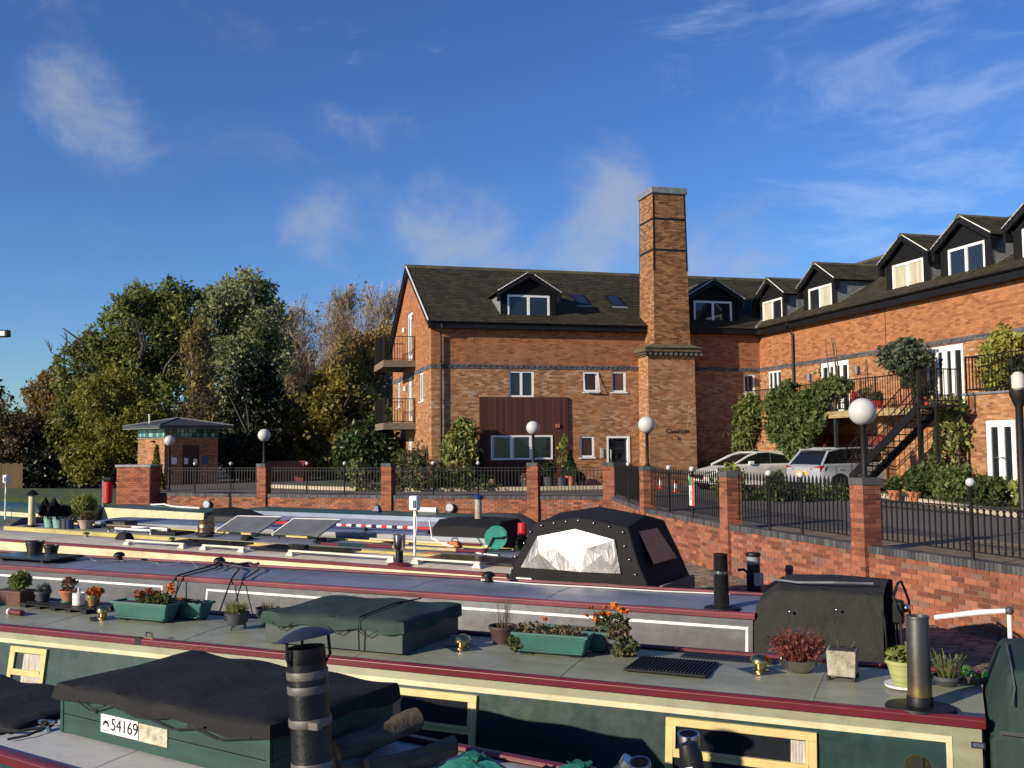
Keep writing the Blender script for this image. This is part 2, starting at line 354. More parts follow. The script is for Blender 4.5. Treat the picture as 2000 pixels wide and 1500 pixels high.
# ------------------------------------------------------------------ the setting: water, quay, ground
def in_view(x, y): return y > 1 and abs(x / y) < 0.54
UNIT = {}
def unit(mat):
    if mat.name not in UNIT:
        UNIT[mat.name] = MB().box(-.5,.5,-.5,.5,-.5,.5).mesh('piece_' + mat.name, [mat])
    return UNIT[mat.name]
CUBE = np.array([(-.5,-.5,-.5),(.5,-.5,-.5),(.5,.5,-.5),(-.5,.5,-.5),(-.5,-.5,.5),(.5,-.5,.5),(.5,.5,.5),(-.5,.5,.5)])
CF = np.array([(0,3,2,1),(4,5,6,7),(0,1,5,4),(1,2,6,5),(2,3,7,6),(3,0,4,7)])
def fast_mesh(name, v, f, mat, smooth=False):
    """v (n,3), f (m,4) arrays"""
    me = bpy.data.meshes.new(name); nv = len(v); nf = len(f); k = f.shape[1]
    me.vertices.add(nv); me.vertices.foreach_set('co', np.ascontiguousarray(v, np.float32).ravel())
    me.loops.add(nf*k); me.loops.foreach_set('vertex_index', np.ascontiguousarray(f, np.int32).ravel())
    me.polygons.add(nf); me.polygons.foreach_set('loop_start', np.arange(0, nf*k, k, dtype=np.int32))
    try: me.polygons.foreach_set('loop_total', np.full(nf, k, np.int32))
    except Exception: pass
    me.materials.append(mat); me.update(calc_edges=True); me.validate()
    me.polygons.foreach_set('use_smooth', np.zeros(len(me.polygons), bool))
    return me
def boxes_mesh(name, items, mat):
    """items (x,y,z,rz,sx,sy,sz[,tilt]) joined into one mesh"""
    a = np.array(items, float); n = len(a)
    v = CUBE[None] * a[:, None, 4:7]
    c, s = np.cos(a[:, 3])[:, None], np.sin(a[:, 3])[:, None]
    x = v[..., 0]*c - v[..., 1]*s; y = v[..., 0]*s + v[..., 1]*c
    v = np.stack([x, y, v[..., 2]], -1) + a[:, None, :3]
    f = (CF[None] + 8*np.arange(n)[:, None, None]).reshape(-1, 4)
    return fast_mesh(name, v.reshape(-1, 3), f, mat)
def pieces(parent, name, items, mat, top=300, restname=None):
    ox, oy, oz = parent.location if parent.parent is None else (parent.parent.location + parent.location)
    def rank(i):
        X, Y = i[0], i[1]
        return (0 if in_view(X, Y) else 1, X*X + Y*Y)
    items = sorted(items, key=rank)
    n1 = [i for i in items[:top] if in_view(i[0], i[1])]; n2 = items[len(n1):]
    me = unit(mat)
    for i in n1:
        obj(name, me, parent, (i[0]-ox, i[1]-oy, i[2]-oz), i[3], scale=i[4:7])
    if n2:
        o = obj(restname or name + '_courses', boxes_mesh(name + 's', [(i[0]-ox, i[1]-oy, i[2]-oz, *i[3:7]) for i in n2], mat), parent); o['kind'] = 'stuff'

WR = [(3.06,30.40),(3.31,24.72),(4.27,19.69),(5.50,15.56),(6.40,12.97),(7.62,9.2),(8.9,5.0)]     # quay retaining wall, face line
WL = [(-12.92,35.52),(-8.75,34.05),(-4.17,32.30),(0.62,31.05),(3.06,30.40)]                       # basin wall
COP = 1.79; QZ = 0.79; GZ = 1.70

t = NT('canal_water'); v = t.coord()
t.b.inputs['Base Color'].default_value = (0.020, 0.026, 0.018, 1); t.b.inputs['Roughness'].default_value = 0.08
t.bump(t.noise(t.mapping(v, (1.0, 1.6, 1)), 3.0, 4, 0.5), 0.12, 0.05); M['water'] = t.mat
tag(MB().quad((-120,-40,0),(40,-40,0),(40,60,0),(-120,60,0)).build('canal_water', M['water']), 'dark still water of the canal basin between the boats', 'water', kind='structure')

# ground: one sheet from the basin walls out to the horizon, with a lower grassy bank at the left end
def gm():
    t = NT('courtyard_asphalt'); v = t.coord()
    c = t.mix(t.ramp(t.noise(v, 0.35, 5, 0.6), [(0.35, 0.0), (0.65, 1.0)]), (0.062,0.056,0.052), (0.10,0.088,0.078))
    c = t.mix(t.ramp(t.noise(v, 35, 3, 0.7), [(0.4, 0.0), (0.7, 0.5)]), c, (0.17,0.145,0.12))
    t.l(c, t.b.inputs['Base Color']); t.b.inputs['Roughness'].default_value = 0.9
    t.bump(t.noise(v, 150, 3), 0.5, 0.006); return t.mat
M['court'] = gm()
g = MB()
far = 900
inner = [(-60,41.5),(-14.5,41.0),(-14.3,36.3)] + [(x+.06, y+.12) for x, y in WL[:-1]] + [(x+.13, y) for x, y in WR] + [(10.5,-2)]
outer = [(-far,41.5),(-far,far),(-14.0,far),(-8.75,far),(-4,far),(0,far),(3,far),(60,far),(far,far),(far,120),(far,60),(far,30),(far,-20)]
def zz(x, y): return GZ if x > -14.4 else 1.05
# stitch the two outlines as a strip of quads
K = len(inner)
outs = [(-far,41.5),(-300,far),(-60,far),(-30,far),(-10,far),(5,far),(40,far),(200,far),(far,far),(far,200),(far,80),(far,30),(far,0),(far,-30)][:K]
while len(outs) < K: outs.append((far, -30 - 5*len(outs)))
for i in range(K-1):
    a, b = inner[i], inner[i+1]; c, d = outs[i+1], outs[i]
    g.quad((a[0],a[1],zz(*a)),(b[0],b[1],zz(*b)),(c[0],c[1],GZ),(d[0],d[1],1.2 if i < 2 else GZ))
tag(g.build('ground', M['court']), 'asphalt courtyard ground behind the brick basin walls', 'ground', kind='structure')
tag(MB().prism([(-90,41.6),(-14.6,41.1),(-14.3,37.2),(-13.0,36.4),(-12.2,37.6),(-15.5,49),(-40,56),(-90,56)], 'z', 0.0, 1.35).build('grass_bank', M['grass']), 'dark grass bank at the left end of the basin', 'grass', kind='structure')
# block paving strip inside the railings and the pale kerb with planted bed in front of the right wing
M['paving'] = pm('buff_block_paving', (0.20,0.145,0.085), 0.9, var=0.35, scale=5, bump=0.5, bscale=50)
tag(MB().add([(WR[i][0]+.2, WR[i][1], GZ+.006) for i in range(2,7)] + [(12.5,4.0,GZ+.006),(10.6,9.6,GZ+.006),(9.6,13.4,GZ+.006),(8.0,17.2,GZ+.006),(5.4,19.9,GZ+.006)], [tuple(range(10))]).build('paved_strip', M['paving']), 'buff block paving just inside the right railings', 'paving', kind='structure')
kb = [(10.95,34.5),(11.35,29.4),(11.15,24.8),(11.1,21.3),(11.3,17.5),(12,12)]
k = MB()
for i in range(len(kb)-1):
    a, b = kb[i], kb[i+1]
    k.add([(a[0],a[1],GZ-.05),(a[0]+.2,a[1],GZ-.05),(a[0]+.2,a[1],GZ+.13),(a[0],a[1],GZ+.13),(b[0],b[1],GZ-.05),(b[0]+.2,b[1],GZ-.05),(b[0]+.2,b[1],GZ+.13),(b[0],b[1],GZ+.13)], [(0,1,2,3),(4,7,6,5),(3,2,6,7),(0,3,7,4),(1,5,6,2)])
tag(k.build('kerb', M['kerb']), 'pale stone kerb edging the courtyard by the right wing', 'kerb', kind='structure')
tag(MB().add([(x+.21,y,GZ+.1) for x,y in kb] + [(20,12,GZ+.1),(20,34.5,GZ+.1)], [tuple(range(8))]).build('lawn', M['grass']), 'narrow lawn and bed behind the pale kerb', 'grass', kind='structure')
kb2 = [(-10.5,41.5),(-7.6,38.9),(-5.2,37.4),(-3.4,36.6),(1,36.9),(4.9,37.6)]
k = MB()
for i in range(len(kb2)-1):
    a, b = kb2[i], kb2[i+1]
    k.add([(a[0],a[1],GZ-.05),(a[0],a[1]+.2,GZ-.05),(a[0],a[1]+.2,GZ+.14),(a[0],a[1],GZ+.14),(b[0],b[1],GZ-.05),(b[0],b[1]+.2,GZ-.05),(b[0],b[1]+.2,GZ+.14),(b[0],b[1],GZ+.14)], [(0,1,2,3),(4,7,6,5),(3,2,6,7),(0,3,7,4),(1,5,6,2)])
tag(k.build('kerb', M['kerb']), 'pale kerb round the bed at the foot of the gable', 'kerb', kind='structure')
tag(MB().add([(x,y+.21,GZ+.1) for x,y in kb2[1:4]] + [(-2.9,37.7,GZ+.1),(-5.8,49,GZ+.1),(-9.5,44,GZ+.1)], [tuple(range(6))]).build('planting_bed', M['grass']), 'green planted bed beside the gable end', 'bed', kind='structure')

# cobbled quay
QE = [(2.3,27.0),(2.9,19.5),(3.5,14.6),(4.45,11.2),(5.5,7.0),(6.6,2.0)]
def lerp_line(L, y):
    for (x0,y0),(x1,y1) in zip(L, L[1:]):
        if y1 <= y <= y0: return x0 + (x1-x0)*(y0-y)/(y0-y1)
    return L[0][0] if y > L[0][1] else L[-1][0]
q = MB()
poly = QE + [(8.9,2.0)] + WR[::-1][1:] 
q.prism([(x,y) for x,y in poly], 'z', -1.0, QZ-.03)
quay = q.build('quay', pm('quay_bed', (0.10,0.08,0.06), 0.95, var=0.4, scale=20, bump=0.5)); tag(quay, 'cobbled quayside strip below the brick retaining wall', 'quay', kind='structure')
items = []; y = 8.0; r_ = 0; rnd = random.Random(3)
while y < 26:
    xa, xb = lerp_line(QE, y)+.3, lerp_line(WR, y)-.02; x = xa + (0.1 if r_ % 2 else 0)
    while x < xb-.12:
        if y > 8: items.append((x+.1, y, QZ-.02+rnd.uniform(-.006,.009), rnd.uniform(-.04,.04), .188, .098, .06))
        x += .205
    y += .112; r_ += 1
pieces(quay, 'sett', items, M['sett'], 300, 'setts')
q = MB()
for (a, b) in zip(QE, QE[1:]):
    d = Vector((b[0]-a[0], b[1]-a[1], 0)).normalized(); nn = Vector((-d.y, d.x, 0))
    p = [Vector((*a,0)), Vector((*b,0)), Vector((*b,0))+nn*.32, Vector((*a,0))+nn*.32]
    q.add([(c.x,c.y,QZ-.2) for c in p] + [(c.x,c.y,QZ+.02) for c in p], [(0,3,2,1),(4,5,6,7),(0,1,5,4),(1,2,6,5),(2,3,7,6),(3,0,4,7)])
q.build('edge_stone', pm('quay_edge', (0.16,0.09,0.06), 0.85, var=0.35, scale=5, bump=0.4), quay)

# ------------------------------------------------------------------ brick walls
BL, BH, BD = .215, .0645, .1025
def seg(line):
    for (x0,y0),(x1,y1) in zip(line, line[1:]):
        d = Vector((x1-x0, y1-y0)); yield (x0,y0), d.length, d.normalized()
def wall_items(line, z0, courses, side, rnd):
    out = []
    for (x0,y0), ln, d in seg(line):
        n = Vector((-d.y, d.x))*side; ang = math.atan2(d.y, d.x)
        for k in range(courses):
            s = -.11 if k % 2 else 0.0
            while s < ln:
                a = max(0, s); b = min(ln, s+BL)
                if b-a > .04:
                    m = (a+b)/2; off = -BD/2 + rnd.uniform(-.003, .003)
                    out.append((x0+d.x*m-n.x*-off, y0+d.y*m-n.y*-off, z0+.075*k+.0375, ang+rnd.uniform(-.006,.006), b-a-.001, BD, BH))
                s += .225
    return out
def coping_items(line, z, side, rnd, step=.0765):
    out = []
    for (x0,y0), ln, d in seg(line):
        n = Vector((-d.y, d.x))*side; ang = math.atan2(d.y, d.x); s = step/2
        while s < ln:
            out.append((x0+d.x*s-n.x*.10, y0+d.y*s-n.y*.10, z+rnd.uniform(-.003,.003), ang+rnd.uniform(-.01,.01), step-.011, .235, .108)); s += step
    return out
def core(line, z0, z1, side, back=.26, inset=.012):
    m = MB()
    for (x0,y0), ln, d in seg(line):
        n = Vector((-d.y, d.x))*side
        a = Vector((x0,y0)) - n*inset; b = Vector((x0,y0)) + d*ln - n*inset; c = b - n*back; e = a - n*back
        m.add([(p.x,p.y,z) for z in (z0,z1) for p in (a,b,c,e)], [(0,3,2,1),(4,5,6,7),(0,1,5,4),(1,2,6,5),(2,3,7,6),(3,0,4,7)])
    return m
rnd = random.Random(5)
right_wall = thing('retaining_wall', 'curving red brick retaining wall with blue brick coping along the quay', 'wall', (3.31,24.72,QZ))
cm = core(WR, -.2, 1.745, -1)
cm.xf = lambda x,y,z: (x-3.31, y-24.72, z-QZ); cm.build('wall_core', M['mortar'], right_wall)
pieces(right_wall, 'brick', wall_items(WR, QZ, 12, -1, rnd), M['brick'], 300, 'brick_courses')
pieces(right_wall, 'coping_brick', coping_items(WR, 1.742, -1, rnd), M['coping'], 230, 'coping_courses')
left_wall = thing('basin_wall', 'long straight red brick basin wall below the left railings', 'wall', (-4.17,32.3,0))
cm = core(WL, -.2, 1.745, -1); cm.xf = lambda x,y,z: (x+4.17, y-32.3, z); cm.build('wall_core', M['mortar'], left_wall)
pieces(left_wall, 'brick', wall_items(WL, .79, 12, -1, rnd), M['brick'], 240, 'brick_courses')
pieces(left_wall, 'coping_brick', coping_items(WL, 1.742, -1, rnd), M['coping'], 120, 'coping_courses')
# big pier at the left end
PX, PY, PA = -13.55, 35.72, math.atan2(-.33,.95)
end_pier = thing('brick_pier', 'broad brick end pier with a flat stone top left of the railings', 'pier', (PX,PY,0), PA+.04)
MB().box(-.70,.70,-.50,.10,-.2,2.74).build('pier_core', M['mortar'], end_pier)
its = []
for k in range(30):
    z = .5 + .075*k + .0375
    if z > 2.72: break
    for yy, ln, a0 in ((-.5,1.4,0),):
        s = -.7 - (.11 if k % 2 else 0)
        while s < .7:
            a = max(-.7, s); b = min(.7, s+BL)
            if b-a > .04: its.append(((a+b)/2, -.505, z, 0, b-a, .03, BH))
            s += .225
    s = -.5 - (.11 if k % 2 else 0)
    while s < .1:
        a = max(-.5, s); b = min(.1, s+BL)
        if b-a > .04:
            its.append((.705, (a+b)/2, z, 0, .03, b-a, BH)); its.append((-.705, (a+b)/2, z, 0, .03, b-a, BH))
        s += .225
o = obj('brick_courses', boxes_mesh('pier_bricks', its, M['pierbrick']), end_pier); o['kind'] = 'stuff'
MB().box(-.76,.76,-.56,.16,2.74,2.83).build('capstone', M['lead'], end_pier, bevel=.01)
def pier(parent, x, y, rz, z0, z1, individual, w=.33, capname='cap_brick'):
    lx, ly, lz = parent.location
    p = bpy.data.objects.new('pier', MB().box(-w/2+.008,w/2-.008,-w/2+.008,w/2-.008,z0-lz,z1-lz).mesh('pier_core', [M['mortar']])); C.objects.link(p)
    p.parent = parent; p.location = (x-lx, y-ly, 0); p.rotation_euler[2] = rz
    its = []; h = w/2; k = 0; z = z0
    while z + .075 <= z1 + .001:
        mir = -1 if k % 2 else 1
        for q in range(4):
            LL = w - BD - .009; a = q*math.pi/2; cx = -h + LL/2; cy = -h + BD/2
            cx *= mir
            X = cx*math.cos(a) - cy*math.sin(a); Y = cx*math.sin(a) + cy*math.cos(a)
            its.append((X + rnd.uniform(-.002,.002), Y + rnd.uniform(-.002,.002), z+.0375-lz, a, LL, BD, BH))
        z += .075; k += 1
    caps = [(-h-.01+.088*(i+.5), 0, z1+.055-lz, 0, .082, w+.03, .11) for i in range(4)]
    if individual:
        me = unit(M['pierbrick'])
        for i in its: obj('brick', me, p, i[:3], i[3], scale=i[4:7])
        me = unit(M['coping'])
        for i in caps: obj(capname, me, p, i[:3], i[3], scale=i[4:7])
    else:
        o = obj('brick_courses', boxes_mesh('pier_bricks', its, M['pierbrick']), p); o['kind'] = 'stuff'
        o = obj('cap_bricks', boxes_mesh('pier_caps', caps, M['coping']), p); o['kind'] = 'stuff'
    return p
for (x, y), rz, ind in (((3.41,24.72),R(-80),False), ((4.38,19.69),R(-75),True), ((5.60,15.56),R(-72),True), ((7.72,9.0),R(-72),False)):
    pier(right_wall, x, y, rz, QZ if ind else QZ, 2.74, ind)
for (x, y), rz in (((-8.70,34.13),R(-18)), ((-4.13,32.40),R(-17)), ((.66,31.13),R(-15)), ((3.02,30.55),R(-15))):
    pier(left_wall, x, y, rz, .79, 2.74, False, w=.36)
# small plaques fixed to the basin wall
for (x, y, lab) in ((-10.87,34.72,'small grey oval plaque on the basin wall nearest the end pier'), (-2.05,31.66,'small grey oval plaque on the basin wall between the two middle piers')):
    p = thing('wall_plaque', lab, 'plaque', (x,y,1.42), R(-17), 'plaques on the basin wall')
    MB(lambda x,y,z: (x,z,y)).lathe([(.001,-.04),(.15,-.04),(.15,-.01),(.14,.0),(.001,.0)], 20, (0,0,0)).build('plate', pm('plaque_rim', (.12,.11,.1)), p)
    MB(lambda x,y,z: (x,z-.045,y)).lathe([(.001,-.002),(.12,-.002),(.12,.0),(.001,.0)], 20, (0,0,0)).build('plaque_face', pm('plaque_grey', (.45,.46,.46), .5, var=.3, scale=30), p)

# ------------------------------------------------------------------ railings, posts, globe lamps
BAR = MB().box(-.009,.009,-.009,.009,0,.78).mesh('railing_bar', [M['iron']])
SPEAR = MB().box(-.009,.009,-.009,.009,0,.86).add([(-.03,-.009,.80),(.03,-.009,.80),(.03,.009,.80),(-.03,.009,.80),(-.022,-.006,.9),(.022,-.006,.9),(.022,.006,.9),(-.022,.006,.9),(0,0,.97)], [(0,1,5,4),(1,2,6,5),(2,3,7,6),(3,0,4,7),(4,5,8),(5,6,8),(6,7,8),(7,4,8),(0,3,2,1)]).mesh('railing_spear', [M['iron']])
def ring(m, c, r, th, d, n=14):
    pts = [(c[0]+d[0]*r*math.cos(2*math.pi*i/n), c[1]+d[1]*r*math.cos(2*math.pi*i/n), c[2]+r*math.sin(2*math.pi*i/n)) for i in range(n+1)]
    m.tube(pts, th, 4, cap=False)
def railing(a, b, style, label, posts, step=.115, zb=COP+.06):
    a = Vector((*a,0)); b = Vector((*b,0)); d = (b-a); ln = d.length; d.normalize(); ang = math.atan2(d.y, d.x)
    t = thing('railing_panel', label, 'railing', (a.x,a.y,zb), ang, 'iron railing panels on the basin walls')
    m = MB().box(0,ln,-.02,.02,.05,.062)
    top = .66 if style == 'hoop' else .74
    m.box(0,ln,-.02,.02,top,top+.014)
    if style == 'plain': m.box(0,ln,-.02,.02,.84,.854)
    m.build('rail', M['iron'], t)
    s = step; i = 0
    while s < ln-.05:
        o = obj('bar', SPEAR if style == 'spear' else BAR, t, (s,0,.05))
        if style == 'hoop': o.scale = (1,1,.8)
        if style == 'plain': o.scale = (1,1,1.03)
        s += step; i += 1
    if style == 'hoop':
        m = MB(); s = step
        while s < ln-.1:
            ring(m, (s+step/2,0,top-.055), .047, .008, (1,0)); 
            m.tube([(s,0,top+.01),(s-.01,0,top+.06),(s+.005,0,top+.115),(s+.03,0,top+.125),(s+.045,0,top+.1),(s+.03,0,top+.075)], .009, 5)
            s += step
        m.build('scrollwork', M['iron'], t)
    for f in posts:
        p = MB().lathe([(.027,-.06),(.027,.92),(.034,.93),(.034,.95),(.02,.97)], 10, (f*ln,0,0)).build('post', M['iron'], t, smooth=True)
        MB().ball((f*ln,0,1.0), .062, 14).build('ball_finial', M['globe'], p, smooth=True)
    return t
railing((-12.8,35.6),(-8.9,34.2),'plain','plain iron railing panel beside the broad end pier',(.35,.72))
railing((-8.5,34.08),(-4.3,32.47),'plain','plain iron railing panel in front of the road left of the gable',(.34,.67))
railing((-3.92,32.33),(.45,31.19),'plain','plain iron railing panel in front of the yellow leaved shrub',(.30,.64))
railing((.86,31.07),(2.80,30.6),'plain','short plain iron railing panel before the potted plants',())
railing((3.14,30.3),(3.4,24.95),'spear','spear topped railing panel seen end on by the entrance door',(.5,))
railing((3.43,24.5),(4.30,19.9),'spear','spear topped railing panel carrying the small coloured notice',(.30,.62))
railing((4.44,19.45),(5.52,15.8),'spear','spear topped railing panel in front of the silver car',(.32,.60))
railing((5.68,15.3),(7.64,9.3),'hoop','iron railing panel with scroll hoops at the right edge',(.31,.515,.75))
LAMP = None
def globe_lamp(x, y, z, label, zc=3.9, post_r=.045):
    t = thing('globe_lamp', label, 'lamp', (x,y,z), 0, 'white globe lamps')
    h = zc - z
    MB().lathe([(.08,0),(.08,.02),(post_r*1.2,.05),(post_r,.1),(post_r,h-.25),(post_r*1.15,h-.24),(post_r*1.15,h-.2)], 14).build('post', M['iron'], t, smooth=True)
    MB().lathe([(.06,h-.22),(.085,h-.215),(.085,h-.19),(.05,h-.17)], 16).build('collar', M['black'], t, smooth=True)
    MB().ball((0,0,h), .218, 32).build('globe', M['globe'], t, smooth=True)
globe_lamp(5.60,15.56,2.85,'large white globe lamp on the nearest brick pier, before the silver car')
globe_lamp(3.41,24.72,2.85,'white globe lamp on the pier in front of the tall chimney base')
globe_lamp(.66,31.13,2.85,'white globe lamp in front of the brown timber cladding', 3.96)
globe_lamp(-8.70,34.13,2.85,'white globe lamp on a pier in front of the dark conifer', 3.84)
globe_lamp(-14.08,40.0,GZ,'white globe lamp standing in front of the brick kiosk', 3.72)
# small notice on the railings
nx, ny = 3.97, 21.55
t = thing('notice_board', 'small white green and red notice tied to the spear topped railings', 'notice', (nx-.03,ny,2.05), R(-79))
MB().box(-.14,.14,-.004,.004,0,.62).build('board', M['whitepaint'], t)
MB().box(-.14,.02,-.008,-.0045,.44,.62).build('green_patch', pm('notice_green', (.02,.3,.1)), t)
MB().box(.03,.14,-.008,-.0045,0,.62).build('red_patch', pm('notice_red', (.5,.04,.03)), t)
MB().add([(-.08,-.006,.12),(-.03,-.006,.1),(.0,-.006,.3),(-.05,-.006,.34)],[(0,1,2,3)]).build('blue_mark', pm('notice_blue', (.03,.08,.35)), t)
# tall lamp standard at the right edge
t = thing('lamp_standard', 'black lamp standard with a flared top and small lantern at the right edge', 'lamp', (9.85,18.9,GZ))
MB().lathe([(.10,0),(.10,.25),(.075,.3),(.07,2.35),(.13,2.5),(.17,2.62),(.17,2.7),(.02,2.7)], 16).build('post', M['iron'], t, smooth=True)
MB().lathe([(.08,2.7),(.12,2.74),(.125,2.98),(.06,3.05)], 12).build('lantern', pm('lantern_glass', (.55,.52,.45), .2), t, smooth=True)
# ------------------------------------------------------------------ apartment building, in its own axes: x along the front, y back, z up
AO = (-3.162, 38.002); AA = math.atan2(.2602, .9656); UC = 14.333
SL = .5625; EZ = 8.30       # roof slope and eave height (at .3 m outside the wall)
block = thing('apartment_block', 'long red brick apartment block with slate roof, gable balconies and brown cladding', 'building', (*AO,0), AA)
wing = thing('apartment_wing', 'sunlit red brick wing with a row of black dormers at right', 'building', (*AO,0), AA)
FRONT = lambda a, d, z: (a, -d, z)           # d = distance out from the front wall of the block
GABLE = lambda a, d, z: (-d, a, z)           # gable end at x = 0, out is -x
WING  = lambda a, d, z: (UC - d, a, z)       # courtyard wall of the wing, out is -x
def wall(xf, a0, a1, z0, z1, holes, mats, reveal=.11, d=0.0):
    """wall sheet with real openings and reveals"""
    m = MB(xf); A = sorted({a0,a1,*[h for o in holes for h in o[:2] if a0 < h < a1]}); Z = sorted({z0,z1,*[h for o in holes for h in o[2:4] if z0 < h < z1]})
    for i in range(len(A)-1):
        for j in range(len(Z)-1):
            ca, cz = (A[i]+A[i+1])/2, (Z[j]+Z[j+1])/2
            if any(o[0] < ca < o[1] and o[2] < cz < o[3] for o in holes): continue
            m.quad((A[i],d,Z[j]),(A[i+1],d,Z[j]),(A[i+1],d,Z[j+1]),(A[i],d,Z[j+1]))
    for h in holes:
        b0, b1, c0, c1 = max(h[0],a0), min(h[1],a1), max(h[2],z0), min(h[3],z1)
        if b0 >= b1 or c0 >= c1: continue
        m.quad((b0,d,c0),(b0,d-reveal,c0),(b0,d-reveal,c1),(b0,d,c1)); m.quad((b1,d,c0),(b1,d-reveal,c0),(b1,d-reveal,c1),(b1,d,c1))
        if h[2] >= z0: m.quad((b0,d,c0),(b1,d,c0),(b1,d-reveal,c0),(b0,d-reveal,c0))
        if h[3] <= z1: m.quad((b0,d,c1),(b1,d,c1),(b1,d-reveal,c1),(b0,d-reveal,c1))
    return m
def window(parent, xf, a0, a1, z0, z1, lights=2, d=-.05, sill=True, fw=.075, name='window', glass='glass', fr='white', split=None, inner=None, label=None):
    m = MB(xf); D0, D1 = d-.05, d+.012
    m.box(a0,a0+fw,D0,D1,z0,z1); m.box(a1-fw,a1,D0,D1,z0,z1); m.box(a0+fw,a1-fw,D0,D1,z0,z0+fw); m.box(a0+fw,a1-fw,D0,D1,z1-fw,z1)
    cuts = split or [a0 + (a1-a0)*i/lights for i in range(lights+1)]
    for c in cuts[1:-1]: m.box(c-fw*.62,c+fw*.62,D0,D1+.006,z0+fw,z1-fw)
    w = m.build(name, M[fr], parent)
    if label: w['label'] = label
    for i in range(len(cuts)-1):
        g = glass[i] if isinstance(glass, (list, tuple)) else glass
        MB(xf).quad((cuts[i]+fw*.5,d-.02,z0+fw*.6),(cuts[i+1]-fw*.5,d-.02,z0+fw*.6),(cuts[i+1]-fw*.5,d-.02,z1-fw*.6),(cuts[i]+fw*.5,d-.02,z1-fw*.6)).build('pane', M[g], w)
    if sill: MB(xf).box(a0-.05,a1+.05,d-.02,.05,z0-.05,z0-.004).build('sill', M[fr], w)
    return w
def french(parent, xf, a0, a1, z0, z1, leaves=4, d=-.05):
    m = MB(xf); m.box(a0,a0+.07,d-.06,d+.01,z0,z1); m.box(a1-.07,a1,d-.06,d+.01,z0,z1); m.box(a0+.07,a1-.07,d-.06,d+.01,z1-.08,z1); m.box(a0+.07,a1-.07,d-.06,d+.01,z0,z0+.05)
    w = m.build('french_door', M['white'], parent); n = leaves; ws = (a1-a0-.14)/n
    for i in range(n):
        b0 = a0+.07+ws*i; b1 = b0+ws; st = .06 if (n == 4 and i in (0,3)) else .11
        l = MB(xf); D0, D1 = d-.045, d+.02
        l.box(b0+.004,b0+st,D0,D1,z0+.05,z1-.085); l.box(b1-st,b1-.004,D0,D1,z0+.05,z1-.085); l.box(b0+st,b1-st,D0,D1,z0+.05,z0+.22); l.box(b0+st,b1-st,D0,D1,z1-.2,z1-.085)
        l.box(b0+st,b1-st,d-.03,d-.015,z0+.22,z1-.2,1)
        l.build('door_leaf', [M['white'], M['glass']], w)
    return w
# --- block walls
hA = [(3.15,4.19,5.33,6.39),(6.29,6.92,5.55,6.38),(7.52,8.15,5.55,6.41),(2.41,4.87,2.89,3.75),(6.12,6.73,2.89,3.76),(7.27,8.27,1.70,3.74),(13.54,14.08,5.54,6.37)]
wall(FRONT, 0, UC, 1.5, 6.46, hA, None).build('lower_wall', M['brick_old_x'], block)
wall(FRONT, 0, UC, 6.46, 8.1, [], None).build('upper_wall', M['brick_new_x'], block)
m = MB(FRONT); m.box(-.02,UC,-.1,.022,6.46,6.63)
m.build('string_course', M['bluebrick_x'], block)
m = MB(FRONT); a = .06
while a < UC-.1: m.box(a,a+.105,-.02,.042,6.535,6.60); a += .225
m.build('dentil_course', M['bluebrick_x'], block)['kind'] = 'stuff'
hG = [(4.55,5.95,7.2,9.35),(4.7,5.8,4.5,6.48),(1.75,2.75,5.25,6.45),(8.2,9.1,5.25,6.45),(4.75,5.85,1.75,3.75),(6.5,7.5,2.7,3.7)]
GD = 10.6
wall(GABLE, 0, GD, 1.5, 6.46, hG, None).build('gable_wall', M['brick_old_y'], block)
m = wall(GABLE, 0, GD, 6.46, 8.1, hG, None)
def gz(v): return EZ + SL*(v+.3) if v < 5.3 else EZ + SL*(GD+.3-v)
for (v0,v1) in ((0,4.55),(4.55,5.3),(5.3,5.95),(5.95,GD)):
    zb = 9.35 if 4.5 < (v0+v1)/2 < 6 else 8.1
    m.quad((v0,0,zb),(v1,0,zb),(v1,0,gz(v1)-.08),(v0,0,gz(v0)-.08))
m.quad((4.55,0,8.1),(4.55,-.11,8.1),(4.55,-.11,9.35),(4.55,0,9.35)); m.quad((5.95,0,8.1),(5.95,-.11,8.1),(5.95,-.11,9.35),(5.95,0,9.35))
m.build('gable_top', M['brick_new_y'], block)
MB(GABLE).box(-.02,GD,-.1,.022,6.46,6.63).build('string_course', M['bluebrick_y'], block)
m = MB(); m.quad((0,GD,1.5),(20,GD,1.5),(20,GD,8.3),(0,GD,8.3)); m.build('back_wall', M['brick_new_x'], block)
# windows of the front
window(block, FRONT, 3.15,4.19,5.33,6.39, 2); window(block, FRONT, 2.41,4.87,2.89,3.75, split=[2.41,3.2,4.0,4.87], glass=['blind_dark','blind_dark','glass'] if 'blind_dark' in M else 'glass')
w = window(block, FRONT, 6.29,6.92,5.55,6.38, 1, sill=True, label='white window standing slightly open at the top storey')
MB(FRONT).add([(6.27,.02,6.36),(6.94,.02,6.36),(6.97,.16,5.56),(6.24,.16,5.56),(6.33,.025,6.30),(6.88,.025,6.30),(6.90,.155,5.63),(6.31,.155,5.63)], [(0,1,5,4),(1,2,6,5),(2,3,7,6),(3,0,4,7)]).build('open_casement', M['white'], w)
window(block, FRONT, 7.52,8.15,5.55,6.41, 1, glass='blind_brown' if 'blind_brown' in M else 'curtain'); window(block, FRONT, 6.12,6.73,2.89,3.76, 1, glass='glass')
window(block, FRONT, 13.54,14.08,5.54,6.37, 1)
